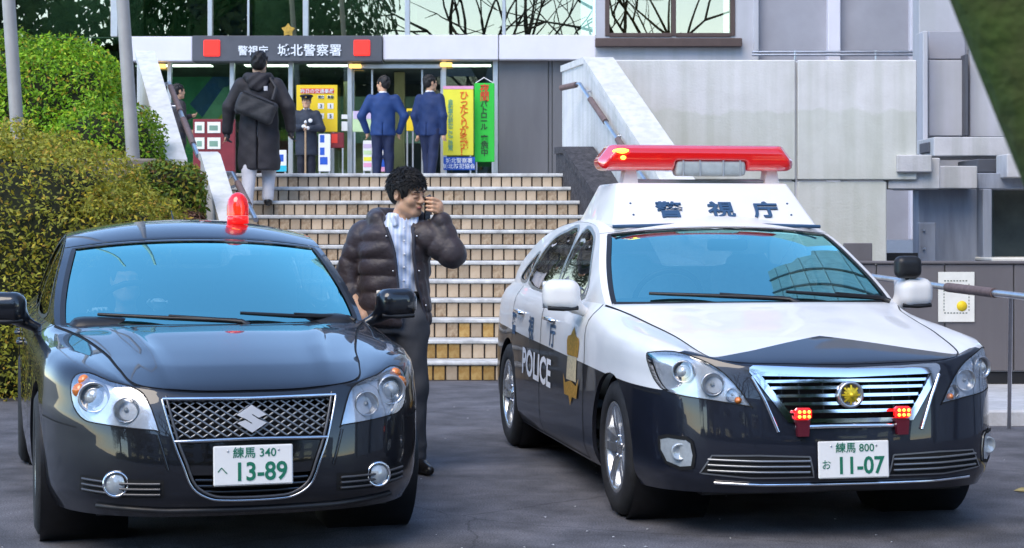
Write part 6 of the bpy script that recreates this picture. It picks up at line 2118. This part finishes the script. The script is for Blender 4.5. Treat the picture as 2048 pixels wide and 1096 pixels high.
    def jacket(P):
        z = P[...,2]
        prof = [(.80,.205,.150,0,0),(.92,.205,.150,0,0),(1.10,.194,.142,0,0),(1.28,.200,.143,0,0),(1.37,.184,.135,0,0),(1.44,.135,.115,.0,.01),(1.50,.11,.10,.01,.01)]
        d0, lx, ly = col_f(P, prof, yaw)
        w = .0025*np.sin(lx*46+z*20)+.002*np.sin(z*62-lx*25)+.002*np.sin(lx*95+ly*70+z*30)
        d = d0-quilt(z-.83+.010*np.sin(lx*9), .096, .0115)-w*.9
        d = zcap(d, z, .83, 1.47, .035)
        d = np.maximum(d, -(d0+.034))                                   # hollow
        d = su(d, sleeve(P, (-.180,.015,1.365), (-.270,.045,1.13), .078,.070), .022)
        d = su(d, sleeve(P, (-.270,.045,1.13), (-.238,-.045,.925), .069,.056), .03)
        d = su(d, sleeve(P, (.172,-.030,1.365), (.328,-.070,1.25), .076,.074), .03)
        d = su(d, sleeve(P, (.328,-.070,1.25), (.268,-.050,1.435), .071,.050), .03)
        # open front: a slit that follows the zip line
        xc = np.interp(z, [.80,.98,1.06,1.25,1.40,1.50], [.075,.050,.030,.005,-.012,-.010])
        hw = np.interp(z, [.80,.98,1.06,1.25,1.38,1.46,1.50], [.080,.068,.060,.054,.072,.090,.10])
        op = np.maximum(np.abs(lx-xc)-hw, ly+.02)
        d = ss(d, op, .012)
        d = np.maximum(d, -(s_cap(P, (.020,-.010,1.40), (.070,-.030,1.60), .074,.080)))
        # hood lying behind the neck
        hd_ = None
        for k in range(9):
            t = k/8; a = R(-62)+t*R(304)
            p = V3(.012,.012,1.455)+rotm(0,0,yaw) @ V3(-.128*math.cos(a-R(90))*1.0, .0, 0)
            ang = R(192)-t*R(204)
            p = V3(.010,.015,1.452+.02*math.sin(t*math.pi))+rotm(0,0,yaw) @ V3(.128*math.cos(ang), .118*math.sin(ang), 0)
            e = s_ell(P, p, (.046,.046,.044))
            hd_ = e if hd_ is None else su(hd_, e, .03)
        return su(d, hd_-w*.6, .025)
    j = link('down_jacket', sdf_mesh('down_jacket', jacket, (-.44,-.30,.78), (.48,.27,1.58), .0085), M['puffer'], root)
    # placket edges and snaps
    def edge(sgn):
        pts = []
        for z in np.linspace(.86, 1.40, 12):
            xc = np.interp(z, [.80,.98,1.06,1.25,1.40], [.075,.050,.030,.005,-.012]); hw = np.interp(z, [.80,.98,1.06,1.25,1.38,1.46], [.080,.068,.060,.054,.072,.090])
            lx = xc+sgn*(hw+.004)
            a, b = np.interp(z, [.80,1.10,1.28,1.38,1.44], [.205,.194,.200,.184,.135]), np.interp(z, [.80,1.10,1.28,1.38,1.44], [.150,.142,.143,.135,.115])
            ly = -b*math.sqrt(max(0, 1-(lx/a)**2))-.004
            v = rotm(0,0,yaw) @ V3(lx, ly, 0)
            pts.append((v[0], v[1], z))
        return pts
    for sgn in (-1,1):
        e = edge(sgn)
        MB().tube(e, .009, 8).build('placket', M['puffer_lining'], j)
        for k in (2,6,10):
            x, y, z = e[k]
            lathe_on((x+sgn*.018,y-.010,z), (.35,-.93,0), [(.006,-.002),(.005,.004),(0,.005)], 8).build('snap', M['steel'], j)
    # trousers, belt, shoes
    def trousers(P):
        z = P[...,2]
        d, lx, ly = col_f(P, [(.80,.185,.125,0,0),(.95,.175,.120,0,0),(1.04,.168,.112,0,0)], yaw)
        d = zcap(d, z, .80, 1.035, .02)
        for s_, kx, ax_ in ((-1,-.10,-.11),(1,.105,.105)):
            d = su(d, s_cap(P, (s_*.085,.0,.86), (kx,-.005,.48), .108,.082), .05)
            d = su(d, s_cap(P, (kx,-.005,.48), (ax_,.01,.085), .082,.072), .04)
        w = .003*np.sin(z*17+P[...,0]*30)+.002*np.sin(z*31-P[...,0]*50)+.003*np.exp(-((z-.12)/.06)**2)*np.sin(z*90)
        return np.maximum(d-w, .065-z)
    link('trousers', sdf_mesh('trousers', trousers, (-.27,-.20,.05), (.27,.20,1.06), .011), M['trouser_grey'], root)
    bt = MB()
    ring = []
    for k in range(33):
        a = 2*math.pi*k/32; v = rotm(0,0,yaw) @ V3(.178*math.cos(a), .122*math.sin(a), 0); ring.append((v[0], v[1], 1.022))
    bt.tube(ring, .015, 6, cap=False); bt.build('belt', M['belt'], root)
    for s_ in (-1,1):
        cx = s_*.105
        def shoe(P):
            d = su(s_cap(P, (cx,.03,.045), (cx+.055,-.075,.040), .042,.040), s_cap(P, (cx+.055,-.075,.040), (cx+.10,-.155,.032), .038,.028), .02)
            d = su(d, s_cap(P, (cx,.01,.06), (cx,.01,.10), .040,.038), .02)
            return np.maximum(d, .006-P[...,2])
        link('shoe', sdf_mesh('shoe', shoe, (cx-.08,-.22,-.01), (cx+.17,.10,.14), .008), M['leather'], root)
    # phone
    ph = empty('mobile_phone', (base[0]+.188, base[1]-.036, 1.512), 0, 'black mobile phone held to the ear of the man in brown', 'phone')
    q = Euler((R(10),R(-14),R(64)))
    MB().box((-.034,-.0045,-.072),(.034,.0045,.072), .004).build('case', M['gloss_black'], ph, (0,0,0), q)
    MB().box((-.031,-.0055,-.066),(.031,-.0047,.066)).build('screen', M['lamp_dark'], ph, (0,0,0), q)
    return root
phone_man()

# ---- generic clothed figure for the background
def figure(label, X, D, z0, H, yaw, top_m, leg_m, arms, legs, head_yaw=0.0, tilt=0.0, coat=.80, hood=False, collar=None, res=.017, hands=M['skin'], sh=.205, cap=None, hairvol=1.0, flare=0.0, shoes=True, quiet=False, pitch=0.0):
    """All joints are given for a figure 1.72 m tall facing -y and scaled to H; yaw turns it."""
    k = H/1.72
    root = empty('person', (X, D, z0), yaw, label, 'person')
    hc = V3(0,-.012,1.592); Rh = rotm(0,0,head_yaw) @ rotm(tilt,0,0)
    def S(o): o.scale = (k,k,k); return o
    def body(P):
        d = head_f(P, hc, Rh)
        d = su(d, s_cap(P, (0,.015,1.40), (0,.005,1.53), .054,.052), .03)
        t, _, _ = col_f(P, [(.88,.13,.09,0,0),(1.30,.15,.09,0,0),(1.42,.10,.07,0,0)])
        d = su(d, zcap(t, P[...,2], .86, 1.43), .04)
        for (e, w, g) in arms:
            s_ = np.sign(e[0])
            d = su(d, s_cap(P, (s_*(sh-.04),.01,1.37), e, .042,.036), .03); d = su(d, s_cap(P, e, w, .035,.026), .02)
            if g is None: continue
            d = su(d, hand_f(P, w, V3(*w)+V3(*g)*.06, g, (0,-1,0) if abs(g[1]) < .7 else (1,0,0), -s_ if abs(g[1]) < .7 else 1, 0), .012)
        for (hx, kn, an) in legs:
            d = su(d, s_cap(P, (hx,0,.90), kn, .065,.048), .03); d = su(d, s_cap(P, kn, an, .046,.034), .02)
        return d
    axs = [graded(-.42,.42,.010,-.12,.12,.015), graded(-.42,.30,.010,-.14,.13,.015), graded(0,1.75,.010,1.42,1.73,.02)]
    S(link('body', sdf_mesh('body', body, axes=axs), M['skin'], root))
    if cap is None:
        S(link('hair', sdf_mesh('hair', lambda P: hair_f(P, hc, Rh, 1.0, hairvol, .045), hc-.17, hc+.17, .011), M['hair'], root))
    def top(P):
        z = P[...,2]
        prof = [(coat-.02,.185+flare,.135+flare*.6,0,0),(1.0,.182+flare*.6,.128+flare*.4,0,0),(1.12,.180+flare*.3,.122+flare*.3,0,0),(1.28,.200,.128,0,0),(1.37,.185,.110,0,.005),(1.425,.105,.085,0,.01),(1.47,.075,.070,0,.008)]
        d, lx, ly = col_f(P, prof)
        w = .004*np.sin(z*24+lx*17+2*np.sin(lx*9))+.0025*np.sin(z*47-lx*28+ly*20)
        d = zcap(d-w*.7, z, coat, 1.465, .02)
        d = np.maximum(d, -np.maximum(np.abs(lx)-.004, np.maximum(z-1.0, -ly)))          # centre vent at the back
        for (e, wv, g) in arms:
            s_ = np.sign(e[0]); e_ = V3(*e); wv_ = V3(*wv)
            d = su(d, s_cap(P, (s_*(sh-.025),.008,1.362), e_, .074+flare*.3,.060+flare*.3), .05)
            d = su(d, s_cap(P, e_, e_+(wv_-e_)*.94, .060+flare*.3,.047+flare*.25)-w*.5, .025)
        return np.maximum(d, -s_cap(P, (0,.0,1.40), (0,-.02,1.62), .058,.062))
    lo = (-.48,-.42,coat-.06); hi = (.48,.32,1.50)
    tm = S(link('jacket' if coat > .7 else 'coat', sdf_mesh('jacket', top, lo, hi, res), top_m, root))
    def lower(P):
        z = P[...,2]
        d, _, _ = col_f(P, [(.80,.165,.112,0,0),(1.0,.16,.108,0,0)])
        d = zcap(d, z, .82, 1.0, .02)
        for (hx, kn, an) in legs:
            d = su(d, s_cap(P, (hx,0,.86), kn, .098,.074), .035); d = su(d, s_cap(P, kn, (an[0],an[1],an[2]), .074,.062), .03)
        w = .003*np.sin(z*18+P[...,0]*40)
        return np.maximum(d-w, legs[0][2][2]-.02-z if False else .05-z)
    S(link('trousers', sdf_mesh('trousers', lower, (-.32,-.32,.02), (.32,.34,1.02), res), leg_m, root))
    if shoes:
        for (hx, kn, an) in legs:
            def shoe(P, an=an):
                d = su(s_cap(P, (an[0],an[1]+.02,an[2]-.045), (an[0]*1.05,an[1]-.16,an[2]-.055), .042,.030), s_cap(P, (an[0],an[1],an[2]), (an[0],an[1],an[2]-.05), .042,.04), .02)
                return np.maximum(d, an[2]-.095-P[...,2])
            a = V3(*an)
            S(link('shoe', sdf_mesh('shoe', shoe, a-V3(.09,.25,.14), a+V3(.09,.12,.08), .014), M['leather'], root))
    if collar is not None:
        S(link('collar', sdf_mesh('collar', lambda P: np.maximum(np.maximum(s_cap(P, (0,.012,1.42), (0,.004,1.50), .068,.062), P[...,2]-1.485), -s_cap(P, (0,.012,1.3), (0,.0,1.60), .056,.056)), (-.1,-.1,1.40), (.1,.1,1.51), .011), collar, root))
    if hands is not M['skin']:
        for (e, w, g) in arms:
            if g is None: continue
            s_ = np.sign(e[0]); c = V3(*w)+V3(*g)*.05
            S(link('glove', sdf_mesh('glove', lambda P: hand_f(P, V3(*w)-V3(*g)*.02, c, g, (0,-1,0) if abs(g[1]) < .7 else (1,0,0), 1, 0, 1.12), c-.14, c+.14, .011), hands, root))
    return root, k, hc, Rh
DN = (0,-.05,-1)
st_leg = [(-.085,(-.09,-.01,.48),(-.095,.01,.095)),(.085,(.09,-.01,.48),(.10,.01,.095))]
# walking man in a long hooded coat with a sling bag, seen from behind
walk = [(-.085,(-.09,-.10,.50),(-.09,-.04,.19)),(.085,(.095,.06,.47),(.10,.17,.10))]
r_, k, hc, Rh = figure('man in long dark hooded coat with a sling bag climbing the stairs', -2.71, 19.28, SZ[9], 1.75, R(180), M['coat_dark'], M['jeans_white'],
    [((-.31,.03,1.14),(-.335,-.03,.90),DN),((.31,.0,1.14),(.345,-.05,.88),DN)], walk, coat=.47, flare=.042, res=.015, hairvol=1.02, hands=M['coat_dark'])
def hoodf(P):
    d = None
    for t in np.linspace(0, 1, 9):
        a = R(-35)+t*R(250)
        e = s_ell(P, (.115*math.cos(a), .03+.085*math.sin(a), 1.435+.01*math.sin(t*math.pi)), (.052,.05,.05))
        d = e if d is None else su(d, e, .03)
    d = su(d, s_ell(P, (0,.125,1.375), (.105,.045,.085)), .04)
    return d-.005*np.sin(P[...,0]*50+P[...,2]*60)
o = link('hood', sdf_mesh('hood', hoodf, (-.22,-.1,1.25), (.22,.22,1.53), .013), M['coat_dark'], r_); o.scale = (k,)*3
bg_ = empty('sling_bag', r_.matrix_basis @ Vector((0,.205*k,1.12*k)), R(180), 'dark sling bag slung diagonally on the back of the long coat', 'bag')
def bagf(P):
    d = s_box(P, (0,0,0), (.215,.065,.125), .055, rotm(0,R(-22),0))
    d = np.maximum(d, -s_box(P, (0,.075,.03), (.25,.012,.006), .004, rotm(0,R(-22),0)))
    return d-.004*np.sin(P[...,0]*23+P[...,2]*12+2*np.sin(P[...,2]*19))
o = link('pouch', sdf_mesh('pouch', bagf, (-.27,-.11,-.24), (.27,.11,.24), .012), M['bag_grey'], bg_)
for q in ([(-.17,-.02,.08),(-.20,-.06,.22),(-.13,-.11,.32)], [(.20,-.02,-.06),(.23,-.08,-.02),(.21,-.2,.05)]):
    MB().tube(q, .018, 6).build('strap', M['bag_grey'], bg_)
MB().tube([(-.20,.068,.03),(.0,.075,.11),(.17,.068,.18)], .006, 6).build('zip', M['leather'], bg_)
MB().box((-.13,.062,.17),(-.09,.070,.22), .005).build('tag', M['jeans_white'], bg_)
# two men in blue suits, seen from behind
figure('man in blue suit with elbows out standing before the sliding doors', (766-1024)*27.7/F_, 27.7, LAND, 1.73, R(180), M['suit_blue'], M['suit_navy'],
    [((-.33,.03,1.10),(-.24,-.08,.86),(.1,-.3,-.9)),((.33,.03,1.10),(.25,-.08,.87),(-.1,-.3,-.9))], st_leg, head_yaw=R(48), coat=.80, collar=M['white_plain'], sh=.215, flare=.012)
figure('man in navy suit standing next to the yellow banner', (860-1024)*27.6/F_, 27.6, LAND, 1.735, R(152), M['suit_dark_blue'], M['suit_navy'],
    [((-.25,.03,1.09),(-.23,-.02,.82),DN),((.24,.06,1.10),(.22,-.02,.83),DN)], [(-.085,(-.08,.05,.48),(-.08,.12,.095)),(.085,(.08,-.06,.48),(.075,-.05,.095))], head_yaw=R(-22), coat=.79, collar=M['white_plain'], sh=.20)
# sentry with staff
r_, k, hc, Rh = figure('uniformed sentry in peaked cap and white gloves holding a staff', (613-1024)*28.9/F_, 28.9, LAND, 1.53, 0, M['uniform'], M['uniform_dark'],
    [((-.28,-.03,1.10),(-.055,-.24,1.13),(.75,-.3,.05)),((.28,-.03,1.10),(.085,-.24,1.10),(-.75,-.3,.05))], st_leg, coat=.62, collar=M['white_plain'], cap=True, hands=M['glove_white'], flare=.02, sh=.2)
def capf(P):
    d = s_ell(P, (0,.01,1.695), (.125,.135,.032))
    d = su(d, np.maximum(s_ell(P, (0,.012,1.655), (.092,.106,.09)), np.abs(P[...,2]-1.66)-.030), .02)
    return d
c_ = link('cap', sdf_mesh('cap', capf, (-.16,-.17,1.60), (.16,.18,1.76), .011), M['uniform_dark'], r_); c_.scale = (k,)*3
o = link('peak', sdf_mesh('peak', lambda P: np.maximum(s_ell(P, (0,-.09,1.632), (.080,.075,.012)), P[...,1]+.05), (-.12,-.2,1.60), (.12,-.02,1.66), .009), M['leather'], c_)
o = lathe_on((0,-.098,1.668), (0,-1,.1), [(.018,0),(.014,.008),(0,.010)], 10).build('cap_badge', M['gold'], c_)
o = link('hair', sdf_mesh('hair', lambda P: np.maximum(hair_f(P, hc, Rh, 1.0, .97, .05), P[...,2]-1.64), hc-.16, hc+.16, .011), M['hair'], r_); o.scale = (k,)*3
o = lathe_on((.085*k,-.137*k,1.24*k), (0,-1,0), [(.034,0),(.03,.006),(0,.006)], 14).build('chest_badge', M['white_plain'], r_)
for z in (1.24,1.08,.94):
    lathe_on((.0,-.145*k,z*k), (0,-1,0), [(.010,0),(.008,.006),(0,.006)], 8).build('coat_button', M['steel'], r_)
stf = empty('wooden_staff', r_.matrix_basis @ Vector((.01,-.262*k,0)), 0, 'pale wooden staff held upright by the sentry', 'staff')
MB().tube([(0,0,.0),(0,0,1.19*k)], .015, 8).build('shaft', M['wood'], stf)
MB().lathe([(0,1.185*k),(.02,1.19*k),(.024,1.21*k),(.016,1.23*k),(0,1.235*k)], 12).build('knob', M['glove_white'], stf)
# half hidden passer-by behind the upper handrail
figure('dark dressed person half hidden behind the handrail by the hedge', (356-1024)*27.0/F_, 27.0, LAND, 1.55, R(120), M['coat_dark'], M['uniform_dark'],
    [((-.25,.0,1.10),(-.22,-.12,.95),(.0,-.6,-.6)),((.25,-.05,1.12),(.16,-.28,1.20),(-.3,-.9,.2))], st_leg, coat=.70, head_yaw=R(10), res=.02)
# driver behind the wheel of the black saloon
def driver():
    m4 = car_b.matrix_basis
    y0 = spec_b['cowl'][0]
    root = empty('person', m4 @ Vector((-.36,y0+1.12,.42)), R(16), 'driver with white gloves at the wheel of the black saloon', 'person')
    hc = V3(0,-.02,.70); Rh = rotm(0,0,0)
    lw, rw_ = V3(-.16,-.46,.52), V3(.13,-.46,.56)
    def body(P):
        d = su(head_f(P, hc, Rh), s_cap(P, (0,.02,.50), (0,0,.64), .054,.052), .03)
        d = su(d, s_ell(P, (0,.04,.28), (.17,.11,.26)), .04)
        for s_, w in ((-1,lw),(1,rw_)):
            d = su(d, s_cap(P, (s_*.17,.03,.44), (s_*.26,-.18,.28), .045,.04), .03); d = su(d, s_cap(P, (s_*.26,-.18,.28), w, .038,.026), .02)
            d = su(d, s_cap(P, (s_*.1,0,.1), (s_*.13,-.45,.14), .08,.06), .03)
        return d
    link('body', sdf_mesh('body', body, (-.38,-.56,-.02), (.38,.20,.86), .016), M['skin'], root)
    link('hair', sdf_mesh('hair', lambda P: hair_f(P, hc, Rh), hc-.16, hc+.16, .012), M['hair'], root)
    def jac(P):
        d = s_ell(P, (0,.04,.27), (.20,.135,.285))
        for s_, w in ((-1,lw),(1,rw_)):
            d = su(d, s_cap(P, (s_*.17,.03,.43), (s_*.26,-.18,.28), .07,.06), .04); d = su(d, s_cap(P, (s_*.26,-.18,.28), (s_*.26,-.18,.28)+(w-V3(s_*.26,-.18,.28))*.9, .058,.045), .03)
            d = su(d, s_cap(P, (s_*.1,0,.1), (s_*.13,-.45,.14), .095,.075), .04)
        return d
    link('jacket', sdf_mesh('jacket', jac, (-.40,-.58,-.03), (.40,.22,.62), .02), M['uniform_dark'], root)
    for w, s_ in ((lw,-1),(rw_,1)):
        link('glove', sdf_mesh('glove', lambda P: hand_f(P, w, w+V3(0,-.05,.03), (.1*s_,-.5,.6), (1,0,0), -1, 0, 1.05), w-.14, w+.14, .011), M['glove_white'], root)
driver()
